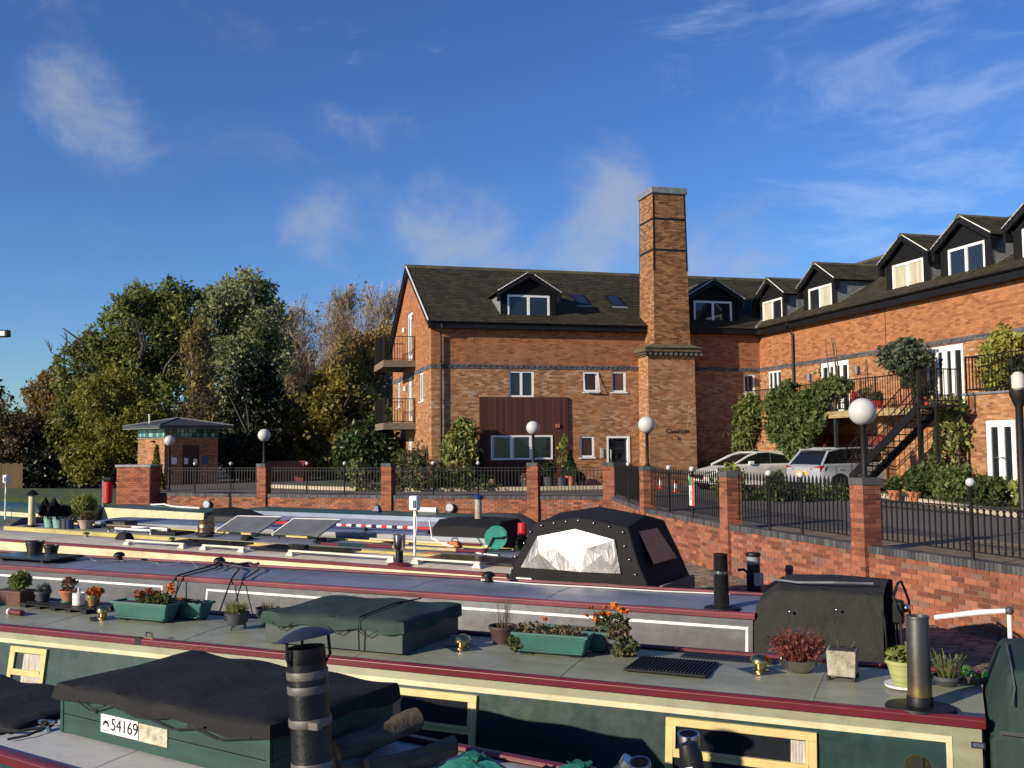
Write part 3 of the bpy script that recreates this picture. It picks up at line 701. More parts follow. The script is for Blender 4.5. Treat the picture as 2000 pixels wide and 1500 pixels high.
# entrance
m = MB(FRONT); m.box(7.27,7.34,-.1,.02,1.7,3.74); m.box(8.17,8.27,-.1,.03,1.7,3.74); m.box(7.34,8.17,-.1,.02,3.66,3.74)
dr = m.build('entrance_door', M['white'], block)
MB(FRONT).quad((7.34,-.1,1.7),(8.17,-.1,1.7),(8.17,-.1,3.66),(7.34,-.1,3.66)).build('door_glass', M['glass'], dr)
MB(FRONT).tube([(7.42,.06,2.4),(7.42,.06,3.2)], .025, 8).build('pull_handle', M['chrome'], dr)
m = MB(FRONT); m.box(6.98,7.10,0,.05,2.85,3.25); m.build('entry_phone', pm('entry_phone_grey', (.4,.38,.33)), block)
# gable doors and windows
french(block, GABLE, 4.55,5.95,7.2,9.35,2); french(block, GABLE, 4.7,5.8,4.5,6.48,2); french(block, GABLE, 4.75,5.85,1.75,3.75,2)
window(block, GABLE, 1.75,2.75,5.25,6.45,2); window(block, GABLE, 8.2,9.1,5.25,6.45,2); window(block, GABLE, 6.5,7.5,2.7,3.7,2)
for (a,z) in ((6.5,8.7),(4.3,9.0),(6.2,6.0),(4.35,6.1)):
    MB(GABLE).lathe([(.02,-.12),(.075,-.1),(.075,.1),(.02,.12)], 10, (a,.08,z)).build('wall_light', M['white'], block, smooth=True)
# brown timber cladding, each board a piece
cl = MB(FRONT).box(1.92,5.60,0.0,.06,1.75,5.33).build('cladding', M['cladding'], block)
bd = MB().box(-.052,.052,0,.02,0,1).mesh('cladding_board', [M['cladding']])
a = 1.97
while a < 5.6:
    if 2.41-.1 < a < 4.87+.1:
        obj('board', bd, cl, (a,-.082,1.78), scale=(1,1,1.06)); obj('board', bd, cl, (a,-.082,3.80), scale=(1,1,1.52))
    else: obj('board', bd, cl, (a,-.082,1.78), scale=(1,1,3.54))
    a += .115
MB(FRONT).box(2.36,4.92,.055,.09,2.83,2.9).build('window_ledge', M['white'], block)
m = MB(FRONT); m.box(2.36,2.43,.062,.1,2.86,3.80); m.box(4.85,4.92,.062,.1,2.86,3.80); m.box(2.43,4.85,.062,.1,3.73,3.80)
for c in (3.2,4.0): m.box(c-.06,c+.06,.062,.1,2.9,3.73)
wb = m.build('bay_window', M['white'], block)
for i,(b0,b1) in enumerate(((2.43,3.14),(3.26,3.94),(4.06,4.85))):
    MB(FRONT).quad((b0,.085,2.9),(b1,.085,2.9),(b1,.085,3.73),(b0,.085,3.73)).build('pane', M['glass'], wb)
    MB(FRONT).box(b0+.02,b0+.05,.086,.099,2.92,3.71).build('bead', M['white'], wb)
MB(FRONT).box(5.05,5.22,.1,.14,4.1,4.25).build('vent_cover', M['terracotta'], block)
# fascia, gutter, downpipes
m = MB(FRONT); m.box(-.12,9.0,-.02,.30,8.02,8.10); m.box(-.12,9.0,.26,.32,8.02,8.30); m.box(11.0,UC-.25,-.02,.30,8.02,8.10); m.box(11.0,UC-.25,.26,.32,8.02,8.30)
m.build('fascia', M['black'], block)
def gutter(parent, xf, a0, a1):
    m = MB(xf); n = 6; pr = [(.36+.065*math.cos(math.pi+math.pi*i/n), 8.28+.065*math.sin(math.pi+math.pi*i/n)) for i in range(n+1)]
    for (p, q) in zip(pr, pr[1:]): m.quad((a0,p[0],p[1]),(a1,p[0],p[1]),(a1,q[0],q[1]),(a0,q[0],q[1]))
    return m.build('gutter', M['black'], parent)
gutter(block, FRONT, -.15, 9.0)
def downpipe(parent, xf, a, ztop, zbot, out=.1):
    m = MB(xf); m.tube([(a,.36,8.22),(a,.36,8.05),(a,out,7.75),(a,out,zbot)], .045, 8)
    for z in np.arange(zbot+.5, 7.6, 1.5): m.tube([(a,out,z),(a,out,z+.06)], .06, 8)
    return m.build('downpipe', M['black'], parent, smooth=True)
downpipe(block, FRONT, .36, 8.2, 1.7)
# verge boards of the gable
m = MB(GABLE)
for (v0,z0,v1,z1) in ((-.36,EZ-.02,5.3,EZ+SL*5.6),(10.96,EZ-.02,5.3,EZ+SL*5.6)):
    m.add([(v0,.0,z0-.26),(v0,.16,z0-.26),(v0,.16,z0),(v0,.0,z0),(v1,.0,z1-.3),(v1,.16,z1-.3),(v1,.16,z1),(v1,.0,z1)], [(0,1,2,3),(4,7,6,5),(0,4,5,1),(1,5,6,2),(2,6,7,3),(3,7,4,0)])
m.build('verge_board', M['black'], block)
m = MB(GABLE)
m.add([(-.36,.16,EZ-.015),(-.36,.20,EZ-.015),(-.36,.20,EZ+.04),(-.36,.16,EZ+.04),(5.3,.16,EZ+SL*5.6+.005),(5.3,.20,EZ+SL*5.6+.005),(5.3,.20,EZ+SL*5.6+.06),(5.3,.16,EZ+SL*5.6+.06)], [(0,1,2,3),(4,7,6,5),(0,4,5,1),(1,5,6,2),(2,6,7,3),(3,7,4,0)])
m.build('verge_trim', M['whitepaint'], block)
# --- slates
def slates(parent, name, base, along, up, rows, lim, mat, w=.26, g=.205, rnd=random.Random(2), lift=.012):
    """base point, unit along, unit up-slope; lim(row distance) -> (a0,a1)"""
    along = Vector(along); up = Vector(up); n = along.cross(up)
    if n.z < 0: n = -n
    vs = []; fs = []; b = Vector(base)
    for r in range(rows):
        s = r*g; a0, a1 = lim(s); a = a0 - (w/2 if r % 2 else 0)
        while a < a1:
            p0 = max(a+.004, a0); p1 = min(a+w-.004, a1); a += w
            if p1-p0 < .03: continue
            l = lift + rnd.uniform(0,.006); j = rnd.uniform(-.006,.006)
            P = [b+along*p0+up*(s+j)+n*l*1.6, b+along*p1+up*(s+j)+n*l*1.6, b+along*p1+up*(s+g*1.15)+n*.003, b+along*p0+up*(s+g*1.15)+n*.003,
                 b+along*p0+up*(s+j)-n*.004, b+along*p1+up*(s+j)-n*.004]
            k = len(vs); vs += P; fs += [(k,k+1,k+2,k+3),(k,k+4,k+5,k+1)]
    o = obj(name, fast_mesh(name, np.array([tuple(p) for p in vs]), np.array(fs), mat), parent); o['kind'] = 'stuff'; return o
cs = 1/math.sqrt(1+SL*SL); UPA = (0, cs, SL*cs); SLEN = 5.6/cs
def roof_sheet(parent, name, pts): return MB().quad(*pts).build(name, M['slate'], parent)
ZR = EZ + SL*5.6
rs = roof_sheet(block, 'roof', [(-.2,-.3,EZ-.01),(UC-.3,-.3,EZ-.01),(UC+5.3,5.3,ZR-.01),(-.2,5.3,ZR-.01)])
MB().quad((-.2,10.9,EZ-.01),(24,10.9,EZ-.01),(UC+5.3,5.3,ZR-.01),(-.2,5.3,ZR-.01)).build('back_slope', M['slate'], rs)
slates(rs, 'slates', (0,-.36,EZ-.03), (1,0,0), UPA, int(SLEN/.205)+1, lambda s: (-.2, UC-.3+s*cs), M['slate'])
rd = MB(); a = -.2
while a < UC+5.2:
    rd.prism([(5.12,ZR-.09),(5.18,ZR+.02),(5.3,ZR+.07),(5.42,ZR+.02),(5.48,ZR-.09)], 'x', a, a+.43); a += .445
o = rd.build('ridge_tiles', M['ridge'], rs); o['kind'] = 'stuff'
# wing roof
UPB = (cs, 0, SL*cs)
rw = roof_sheet(wing, 'roof', [(UC-.3,-24,EZ-.01),(UC-.3,-.3,EZ-.01),(UC+5.3,5.3,ZR-.01),(UC+5.3,-24,ZR-.01)])
MB().quad((UC+10.9,-24,EZ-.01),(UC+10.9,5,EZ-.01),(UC+5.3,5.3,ZR-.01),(UC+5.3,-24,ZR-.01)).build('back_slope', M['slate'], rw)
slates(rw, 'slates', (UC-.36,0,EZ-.03), (0,1,0), UPB, int(SLEN/.205)+1, lambda s: (-22.5, -.36+s*cs), M['slate'])
rd = MB(); a = -22
while a < 5.2:
    rd.prism([(UC+5.12,ZR-.09),(UC+5.18,ZR+.02),(UC+5.3,ZR+.07),(UC+5.42,ZR+.02),(UC+5.48,ZR-.09)], 'y', a, a+.43); a += .445
o = rd.build('ridge_tiles', M['ridge'], rw); o['kind'] = 'stuff'
m = MB(); m.tube([(UC-.3,-.3,EZ+.03),(UC+5.3,5.3,ZR+.03)], .07, 6); m.build('valley_lead', M['lead'], rw)
# --- dormers
def dormer(parent, xf, c, sgn, w=2.5, ww=1.8, front=.35, glass='glass', axis_up=None, z0=8.42, z1=9.52, zap=10.42):
    """c = centre along the wall; front = distance behind the wall face"""
    q = -front; hw = w/2; ze = 9.56; zb = EZ + SL*(front+.3)
    yb = lambda z: -((z-EZ)/SL - .3)         # d where the main roof reaches z
    m = MB(xf); a0, a1, b0, b1 = c-hw+.08, c+hw-.08, c-ww/2, c+ww/2
    for (x0,x1,y0,y1) in ((a0,b0,zb-.2,ze),(b1,a1,zb-.2,ze),(b0,b1,zb-.3,z0),(b0,b1,z1,ze)):
        m.box(x0,x1,q-.08,q,y0,y1)
    m.add([(a0,q,ze),(a1,q,ze),(c,q,zap-.08),(a0,q-.08,ze),(a1,q-.08,ze),(c,q-.08,zap-.08)], [(0,1,2),(3,5,4),(0,2,5,3),(1,4,5,2)])
    dm = m.build('dormer', M['blackboard'], parent)
    m = MB(xf)                              # bargeboards
    for s in (-1,1):
        e = (c+s*(hw+.08)); m.add([(e,q+.22,ze-.14),(e,q+.16,ze-.14),(c,q+.16,zap-.2),(c,q+.22,zap-.2),(e,q+.22,ze+.06),(e,q+.16,ze+.06),(c,q+.16,zap+.02),(c,q+.22,zap+.02)], [(0,3,2,1),(4,5,6,7),(0,1,5,4),(1,2,6,5),(2,3,7,6),(3,0,4,7)])
        m.box(e-s*.10 if s > 0 else e, e if s > 0 else e+.10, q-.02, q+.2, ze-.34, ze-.02)
        m.quad((c+s*hw,q+.16,ze-.06),(c,q+.16,zap-.1),(c,q,zap-.1),(c+s*hw,q,ze-.06))
    m.build('bargeboard', M['black'], dm)
    m = MB(xf)
    for s in (-1,1):
        e = c+s*(hw+.10); m.tube([(e,q+.23,ze+.07),(c,q+.23,zap+.035)], .018, 4)
    m.build('verge_trim', M['whitepaint'], dm)
    for s in (-1,1):                        # cheeks
        m = MB(xf); e = c+s*(hw-.08); m.add([(e,q-.01,zb-.1),(e,q-.01,ze),(e,yb(ze)-.15,ze)], [(0,1,2)])
        m.build('cheek', M['lead'], dm)
        MB(xf).tube([(e,q-.04,zb+.02),(e,yb(ze),ze+.02)], .03, 4).build('flashing', M['lead'], dm)
    window(dm, xf, b0, b1, z0, z1, 2, d=q-.02, sill=False, fw=.085, glass=glass)
    MB(xf).add([(b0-.12,q+.01,z0-.02),(b1+.12,q+.01,z0-.02),(b1+.16,q+.25,z0-.14),(b0-.16,q+.25,z0-.14)], [(0,1,2,3)]).build('lead_apron', M['lead'], dm)
    # two little slated slopes
    vs = []; fs = []; rnd = random.Random(int(c*10)); L2 = Vector((hw+.1, zap-ze)).length; nr = int(L2/.19)+1
    for s in (-1,1):
        back = yb(zap)-.1
        MB(xf).add([(c+s*(hw+.1),q+.24,ze+.02),(c,q+.24,zap-.01),(c,back,zap-.01),(c+s*(hw+.1),yb(ze)-.1,ze+.02)], [(0,1,2,3)]).build('roof_slope', M['slate'], dm)
        for r in range(nr):
            f0, f1 = r/nr, min(1,(r+1.12)/nr)
            x0 = c+s*(hw+.12)*(1-f0); x1 = c+s*(hw+.12)*(1-f1); y0 = ze+.03+(zap-ze)*f0; y1 = ze+.03+(zap-ze)*f1
            d0 = q+.25; d1 = yb(y0)-.05; a = d0 - (.13 if r % 2 else 0)*0
            while a > d1:
                b_ = max(a-.25, d1); k = len(vs); l = .016+rnd.uniform(0,.006)
                vs += [xf(x0,a,y0+l), xf(x0,b_+.006,y0+l), xf(x1,b_+.006,y1+.002), xf(x1,a,y1+.002), xf(x0,a,y0-.01), xf(x0,b_+.006,y0-.01)]
                fs += [(k,k+1,k+2,k+3),(k,k+4,k+5,k+1)]; a -= .256
    o = obj('slates', fast_mesh('dormer_slates', np.array(vs), np.array(fs), M['slate']), dm); o['kind'] = 'stuff'
    rd = MB(xf); a = q+.26
    while a > yb(zap)+.1: 
        rd.add([(c-.15,a,zap-.07),(c,a,zap+.07),(c+.15,a,zap-.07),(c-.15,a-.4,zap-.07),(c,a-.4,zap+.07),(c+.15,a-.4,zap-.07)], [(0,1,4,3),(1,2,5,4),(0,2,1),(3,4,5)]); a -= .42
    rd.build('ridge_tile', M['ridge'], dm)
    return dm
dormer(block, FRONT, 4.1, 1); dormer(block, FRONT, 12.35, 1, w=2.6)
for c, g in ((-.52,['glass','curtain']),(-4.13,['curtain','glass']),(-9.4,'curtain'),(-12.2,'glass'),(-15.3,'glass')):
    dormer(wing, WING, c, 1, w=2.45, ww=1.62, glass=g)
# skylights
for a in (6.6,8.2):
    y0, y1 = 1.5, 2.55; za, zb = EZ+SL*(y0+.3), EZ+SL*(y1+.3)
    m = MB()
    for (p0,p1,h) in ((0,.62,.07),):
        m.add([(a,y0,za+h),(a+p1,y0,za+h),(a+p1,y1,zb+h),(a,y1,zb+h),(a,y0,za-.02),(a+p1,y0,za-.02),(a+p1,y1,zb-.02),(a,y1,zb-.02)], [(0,1,2,3),(0,4,5,1),(1,5,6,2),(2,6,7,3),(3,7,4,0)])
    s_ = m.build('skylight', M['black'], block)
    MB().quad((a+.07,y0+.07,za+.08+SL*.07),(a+.55,y0+.07,za+.08+SL*.07),(a+.55,y1-.07,zb+.08-SL*.07),(a+.07,y1-.07,zb+.08-SL*.07)).build('pane', M['glass'], s_)
    MB().add([(a-.05,y0-.16,za-.06),(a+.67,y0-.16,za-.06),(a+.67,y0,za+.04),(a-.05,y0,za+.04)], [(0,1,2,3)]).build('flashing', M['lead'], s_)
# --- gable balconies
def balcony(z, hang):
    m = MB(GABLE); m.box(3.7,6.8,0,1.35,z-.06,z); b = m.build('balcony', M['wood'], block)
    m = MB(GABLE); m.box(3.66,3.70,0,1.39,z-.26,z+.02); m.box(6.8,6.84,0,1.39,z-.26,z+.02); m.box(3.70,6.8,1.35,1.39,z-.26,z+.02); m.build('fascia_board', M['wood'], b)
    m = MB(GABLE)
    for zz_ in (1.05,.08): m.tube([(3.72,.02,z+zz_),(3.72,1.34,z+zz_),(6.78,1.34,z+zz_),(6.78,.02,z+zz_)], .018, 5)
    for (a,d_) in ((3.72,1.34),(6.78,1.34),(3.72,.05)): m.tube([(a,d_,z),(a,d_,z+1.08)], .025, 5)
    m.build('handrail', M['iron'], b)
    bars = [(3.72,.1+.115*i) for i in range(11)] + [(6.78,.1+.115*i) for i in range(11)] + [(3.84+.115*i,1.34) for i in range(26)]
    me = MB().box(-.008,.008,-.008,.008,0,.97).mesh('baluster', [M['iron']])
    for (a,d_) in bars: obj('baluster', me, b, GABLE(a,d_,z+.08))
    return b
balcony(7.05, False); balcony(4.38, True)
# ------------------------------------------------------------------ chimney stack
ch = thing('chimney_stack', 'tall tapering brick factory chimney with iron bands rising through the roof', 'chimney', (*AO,0), AA)
def shaft(name, c, a, b, z0, z1, parent, mx, my):
    x, y = c; m = MB()
    P = [(x-a[0],y-a[1],z0),(x+a[0],y-a[1],z0),(x+a[0],y+a[1],z0),(x-a[0],y+a[1],z0),(x-b[0],y-b[1],z1),(x+b[0],y-b[1],z1),(x+b[0],y+b[1],z1),(x-b[0],y+b[1],z1)]
    m.add(P, [(0,1,5,4),(2,3,7,6)], 0); m.add(P, [(1,2,6,5),(3,0,4,7)], 1); m.add(P, [(4,5,6,7)], 0)
    return m.build(name, [mx, my], parent)
shaft('base', (9.75,-.1), (1.055,.92), (1.03,.90), 1.5, 6.98, ch, M['brick_old_x'], M['brick_old_y'])
shaft('shaft', (9.81,-.24), (.80,.76), (.715,.69), 7.45, 13.72, ch, M['brick_chim_x'], M['brick_chim_y'])
M['corbel'] = bricktex('mossy_corbel_brick', 'x', [(0.09,0.06,0.035),(0.14,0.09,0.05),(0.17,0.12,0.06),(0.2,0.15,0.08)], (0.06,0.05,0.03), moss=.6)
m = MB()
for (e,z0,z1) in ((.06,6.98,7.06),(.13,7.06,7.15),(.20,7.15,7.30)): m.box(9.75-1.03-e,9.75+1.03+e,-.1-.9-e,-.1+.9+e,z0,z1)
m.build('corbel', M['corbel'], ch)
a = 8.5; m = MB()
while a < 11.0: m.box(a,a+.11,-1.165,-1.08,6.99,7.13); a += .225
m.build('dentils', M['bluebrick_x'], ch)['kind'] = 'stuff'
M['mossy'] = pm('mossy_weathering', (0.10,0.085,0.045), .95, var=.5, scale=6, bump=.8, bscale=30)
MB().frustum((9.78,-.17), (1.25,1.10), (.80,.77), 7.30, 7.50).build('weathering', M['mossy'], ch)
MB().box(9.81-.80,9.81+.80,-.24-.775,-.24+.775,13.72,13.98).build('lead_cap', M['lead'], ch, bevel=.02)
for z in (11.32,12.62):
    f = (z-7.45)/6.27; hx, hy = .80-.085*f+.012, .76-.07*f+.012
    MB().box(9.81-hx,9.81+hx,-.24-hy,-.24+hy,z,z+.09).build('iron_band', M['iron'], ch)
m = MB()
for sx in (-1,1):
    for sy in (-1,1):
        m.add([(9.81+sx*(.765+.012),-.24+sy*(.73+.012),10.5),(9.81+sx*.70,-.24+sy*(.73+.012),10.5),(9.81+sx*(.728),-.24+sy*(.702),13.72),(9.81+sx*.66,-.24+sy*(.702),13.72)], [(0,1,3,2)])
m.build('corner_iron', M['iron'], ch)
M['letter'] = pm('weathered_letters', (.035,.024,.018), .7)
text('house_name', 'Canalside', .27, M['letter'], ch, facing((9.95,-1.028,3.92), (1,0,0), (0,0,1)))
text('house_numbers', '1 - 10', .18, M['letter'], ch, facing((9.85,-1.028,3.62), (1,0,0), (0,0,1)))
# pale lime bloom down the right side of the base
M['lime'] = None
t = NT('lime_bloom'); v = t.coord(); nz = t.noise(v, 9, 5, .7)
tr = t.n('ShaderNodeBsdfTransparent'); mx = t.n('ShaderNodeMixShader')
t.b.inputs['Base Color'].default_value = (.55,.48,.4,1); t.b.inputs['Roughness'].default_value = .9
t.l(t.ramp(nz, [(.52,0.0),(.62,.75)]), mx.inputs[0]); t.l(tr.outputs[0], mx.inputs[1]); t.l(t.b.outputs[0], mx.inputs[2]); t.l(mx.outputs[0], t.out.inputs[0])
MB().add([(10.38,-1.018,4.1),(10.62,-1.018,4.1),(10.66,-1.011,5.5),(10.5,-1.011,5.5)], [(0,1,2,3)]).build('lime_stain', t.mat, ch)

# ------------------------------------------------------------------ the wing
hW = [(-1.70,-.65,5.55,6.42),(-6.40,-4.57,4.40,6.46),(-12.33,-10.58,4.40,6.44)]
wall(WING, -22, 0, 1.5, 6.46, hW, None).build('lower_wall', M['brick_old_y'], wing)
wall(WING, -22, 0, 6.46, 8.1, [], None).build('upper_wall', M['brick_new_y'], wing)
MB(WING).box(-22,-.02,-.1,.022,6.46,6.63).build('string_course', M['bluebrick_y'], wing)
m = MB(WING); a = -18
while a < -.1: m.box(a,a+.105,-.02,.042,6.535,6.60); a += .225
m.build('dentil_course', M['bluebrick_y'], wing)['kind'] = 'stuff'
m = MB(WING); m.box(-22,-.26,-.02,.30,8.0,8.08); m.box(-22,-.26,.26,.32,8.0,8.30); m.build('fascia', M['black'], wing)
gutter(wing, WING, -22, -.3)
downpipe(wing, WING, -2.8, 8.2, 4.5)
m = MB(WING); m.box(-8.62,-8.60,.002,.012,6.7,8.0); m.build('movement_joint', M['black'], wing)
window(wing, WING, -1.70,-.65,5.55,6.42,3); french(wing, WING, -6.40,-4.57,4.40,6.46,4); french(wing, WING, -12.33,-10.58,4.40,6.44,4)
for (a,z) in ((-3.9,5.95),(-7.0,6.0),(-10.1,6.1)):
    MB(WING).lathe([(.02,-.16),(.08,-.14),(.08,.14),(.02,.16)], 10, (a,.09,z)).build('wall_light', M['lead'], wing, smooth=True)
MB().quad((UC,-22,1.5),(UC+10,-22,1.5),(UC+10,-22,8.3),(UC,-22,8.3)).build('end_wall', M['brick_new_x'], wing)
# ground-floor store and carport under the deck
MB().box(12.62,UC-.01,-4.45,-1.9,1.5,4.22).build('store_wall', M['brick_old_y'], wing)
MB().box(13.62,UC-.01,-13.5,-9.7,1.5,4.22).build('under_stair_wall', M['brick_old_y'], wing)
MB().box(13.2,UC-.01,-9.9,-9.55,1.5,4.22).build('brick_pillar', M['brick_old_y'], wing)
m = MB(WING); m.box(-9.4,-4.6,.0,.04,1.7,3.7); m.build('garage_door', pm('dark_red_door', (.13,.03,.016), .7, var=.3), wing)
# projecting single-storey block with roof terrace
hB = [(-15.45,-14.32,1.85,4.0)]
BLK = lambda a, d, z: (13.3 - d, a, z)
wall(BLK, -22, -13.56, 1.5, 4.74, hB, None).build('terrace_block', M['brick_old_y'], wing)
MB().quad((13.3,-13.56,1.5),(UC,-13.56,1.5),(UC,-13.56,4.74),(13.3,-13.56,4.74)).build('terrace_return', M['brick_old_x'], wing)
MB().box(13.24,UC-.01,-22,-13.5,4.74,4.80).build('terrace_edge', M['lead'], wing)
french(wing, BLK, -15.45,-14.32,1.85,4.0,2)
m = MB(BLK)
for i in (-1,1): m.tube([(-14.885+i*.05,.05,2.95),(-14.885+i*.17,.05,2.95)], .014, 6)
m.build('door_handles', M['chrome'], wing)
def rail_run(parent, pts, zb, h, name, step=.12):
    pts = [Vector(p) for p in pts]; r = MB()
    for zz_ in (h, .1): r.tube([(p.x,p.y,p.z+zb+zz_) for p in pts], .02, 5)
    for p in pts: r.tube([(p.x,p.y,p.z+zb),(p.x,p.y,p.z+zb+h+.03)], .03, 5)
    root = r.build(name, M['iron'], parent)
    me = MB().box(-.008,.008,-.008,.008,0,h-.1).mesh('baluster', [M['iron']])
    for a, b in zip(pts, pts[1:]):
        ln = (b-a).length; n = int(ln/step)
        for i in range(1, n):
            p = a + (b-a)*i/n; obj('baluster', me, root, (p.x,p.y,p.z+zb+.1))
    return root
rail_run(wing, [(13.34,-13.6,0),(13.34,-15.4,0),(13.34,-18.5,0)], 4.8, 1.05, 'terrace_railing')
rail_run(wing, [(13.34,-13.6,0),(14.2,-13.6,0)], 4.8, 1.05, 'terrace_railing')
# --- timber deck with steel posts, its railing and the outside stair
deck = thing('timber_deck', 'raised timber deck with iron railing along the sunlit wing', 'deck', (*AO,0), AA)
bdm = MB().box(12.6,UC-.03,-.07,.07,4.42,4.45).mesh('deck_board', [M['wood']])
y = -2.0
while y > -13.5: obj('deck_board', bdm, deck, (0,y,0)); y -= .15
MB().box(12.55,12.60,-12.5,-1.9,4.24,4.47).build('fascia_board', M['deckwood'], deck)
MB().box(12.6,UC-.03,-12.55,-12.5,4.24,4.41).build('end_joist', M['wood'], deck)
for y in (-4.7,-8.0,-12.4): MB().box(12.62,12.72,y-.05,y+.05,1.7,4.41).build('post', pm('green_steel_%d' % -y, (.02,.03,.028), .5), deck)
rail_run(deck, [(12.64,-1.95,0),(12.64,-5.2,0),(12.64,-8.1,0),(12.64,-10.3,0),(12.64,-12.45,0)], 4.45, 1.05, 'deck_railing')
st = thing('outside_stair', 'black steel outside stair climbing from the courtyard to the deck', 'stair', (*AO,0), AA)
Y0, Y1, n = -9.2, -13.4, 14
for k in range(n):
    f = (k+1)/n; y = Y0 + (Y1-Y0)*f; z = 1.7 + 2.72*f
    MB().box(11.78,12.5,y-.14,y+.14,z-.035,z).build('tread', M['iron'], st)
for u in (11.75,12.5):
    MB().add([(u,Y0,1.55),(u+.05,Y0,1.55),(u+.05,Y1,4.2),(u,Y1,4.2),(u,Y0,1.85),(u+.05,Y0,1.85),(u+.05,Y1,4.5),(u,Y1,4.5)], [(0,3,2,1),(4,5,6,7),(0,1,5,4),(1,2,6,5),(2,3,7,6),(3,0,4,7)]).build('stringer', M['black'], st)
    m = MB()
    for h in (1.0,.55): m.tube([(u+.02,Y0,1.75+h),(u+.02,Y1,4.42+h)], .02, 5)
    m.build('handrail', M['iron'], st)
    me = MB().box(-.009,.009,-.009,.009,0,1.0).mesh('stair_baluster', [M['iron']])
    for k in range(15):
        f = (k+.5)/15; obj('baluster', me, st, (u+.02, Y0+(Y1-Y0)*f, 1.75+2.67*f))
MB().box(11.75,12.58,-14.3,-13.4,4.38,4.45).build('landing', M['iron'], st)
rail_run(st, [(11.8,-13.45,0),(11.8,-14.25,0),(12.55,-14.25,0)], 4.45, 1.0, 'landing_railing')
for (u,y) in ((11.8,-13.45),(11.8,-14.2)): MB().box(u-.04,u+.04,y-.04,y+.04,1.7,4.38).build('post', M['iron'], st)
# ------------------------------------------------------------------ narrowboats: x along the boat (towards its stern), y across (away), z up
TH = .137       # tumblehome of the cabin sides
def paint(name, col, rough=.38, **k):
    k.setdefault('var', .18); k.setdefault('scale', 2.2); k.setdefault('streak', (.35,1,2.0)); k.setdefault('dirt', .6); return pm(name, col, rough, **k)
P = {}
P['maroon'] = paint('maroon_paint', (.125,.012,.019), .4, bump=.05, bscale=25)
P['oldmaroon'] = paint('faded_maroon', (.17,.036,.047), .5, var=.45, scale=3)
P['cream'] = paint('cream_paint', (.50,.41,.20), .4)
P['palecream'] = paint('pale_cream_paint', (.58,.50,.29), .4)
P['bottle'] = paint('bottle_green_paint', (.011,.038,.033), .30, var=.4, rvar=.25)
P['sage'] = paint('sage_roof_paint', (.245,.255,.18), .42, var=.22, scale=1.6, bump=.05, bscale=30, rvar=.25)
P['sageside'] = paint('sage_side_paint', (.235,.235,.14), .4)
P['greyroof'] = paint('blue_grey_roof_paint', (.17,.185,.235), .38, var=.3, scale=1.5, rvar=.3)
P['greyside'] = paint('grey_side_paint', (.095,.096,.10), .26, var=.35, scale=1.4, rvar=.2)
P['sandroof'] = paint('sand_roof_paint', (.62,.53,.39), .5, var=.12)
P['yellow'] = paint('yellow_paint', (.50,.42,.14), .4)
P['midgrey'] = paint('mid_grey_paint', (.20,.205,.22), .45, var=.3)
P['darkgrey'] = paint('dark_grey_paint', (.075,.077,.085), .45, var=.3)
P['blue'] = paint('navy_paint', (.02,.035,.12), .4)
P['steelblue'] = paint('steel_blue_paint', (.16,.20,.30), .4)
P['tealroof'] = paint('teal_green_roof', (.03,.085,.075), .4)
P['hull'] = pm('black_hull', (.010,.010,.011), .55, var=.4, scale=3)
P['whiteline'] = paint('white_line', (.75,.74,.70), .4)
P['lightgrey'] = paint('light_grey_roof', (.42,.42,.40), .55, var=.12)
P['wframe'] = pm('yellow_window_frame', (.54,.43,.16), .45, var=.14, scale=7, bump=.08, bscale=40)
def canvasmat(name, col, rough=.75, wr=.35):
    t = NT(name); v = t.coord()
    n = t.noise(v, 2.2, 5, .6, .5)
    c = t.mix(t.ramp(n, [(.3,0.0),(.7,1.0)]), sc3(col,.75), sc3(col,1.3)); c = t.mix(t.ramp(t.noise(v, 9, 5, .7), [(.55,0.0),(.8,.35)]), c, sc3((col[0]+.012,col[1]+.012,col[2]+.012),1.4))
    t.l(c, t.b.inputs['Base Color']); t.b.inputs['Roughness'].default_value = rough; t.b.inputs['Specular IOR Level'].default_value = .3
    h = t.math('ADD', t.math('MULTIPLY', t.noise(t.mapping(v,(1,1.6,1)), 3.5, 3, .5, 1.2), 1.0), t.math('MULTIPLY', t.noise(v, 240, 2), .03))
    t.bump(h, wr, .05); return t.mat
P['blackcanvas'] = canvasmat('black_canvas', (.0075,.007,.0075), .8)
P['greencanvas'] = canvasmat('green_canvas', (.017,.036,.029))
P['greycanvas'] = canvasmat('grey_canvas', (.06,.063,.066))
P['tealcanvas'] = canvasmat('teal_tarpaulin', (.02,.14,.11), .5, .6)
P['olivecanvas'] = canvasmat('dark_olive_canvas', (.020,.020,.017), .8, .8)
def roofz(y, W, z): return z + .055*(1 - (2*y/W-1)**2)
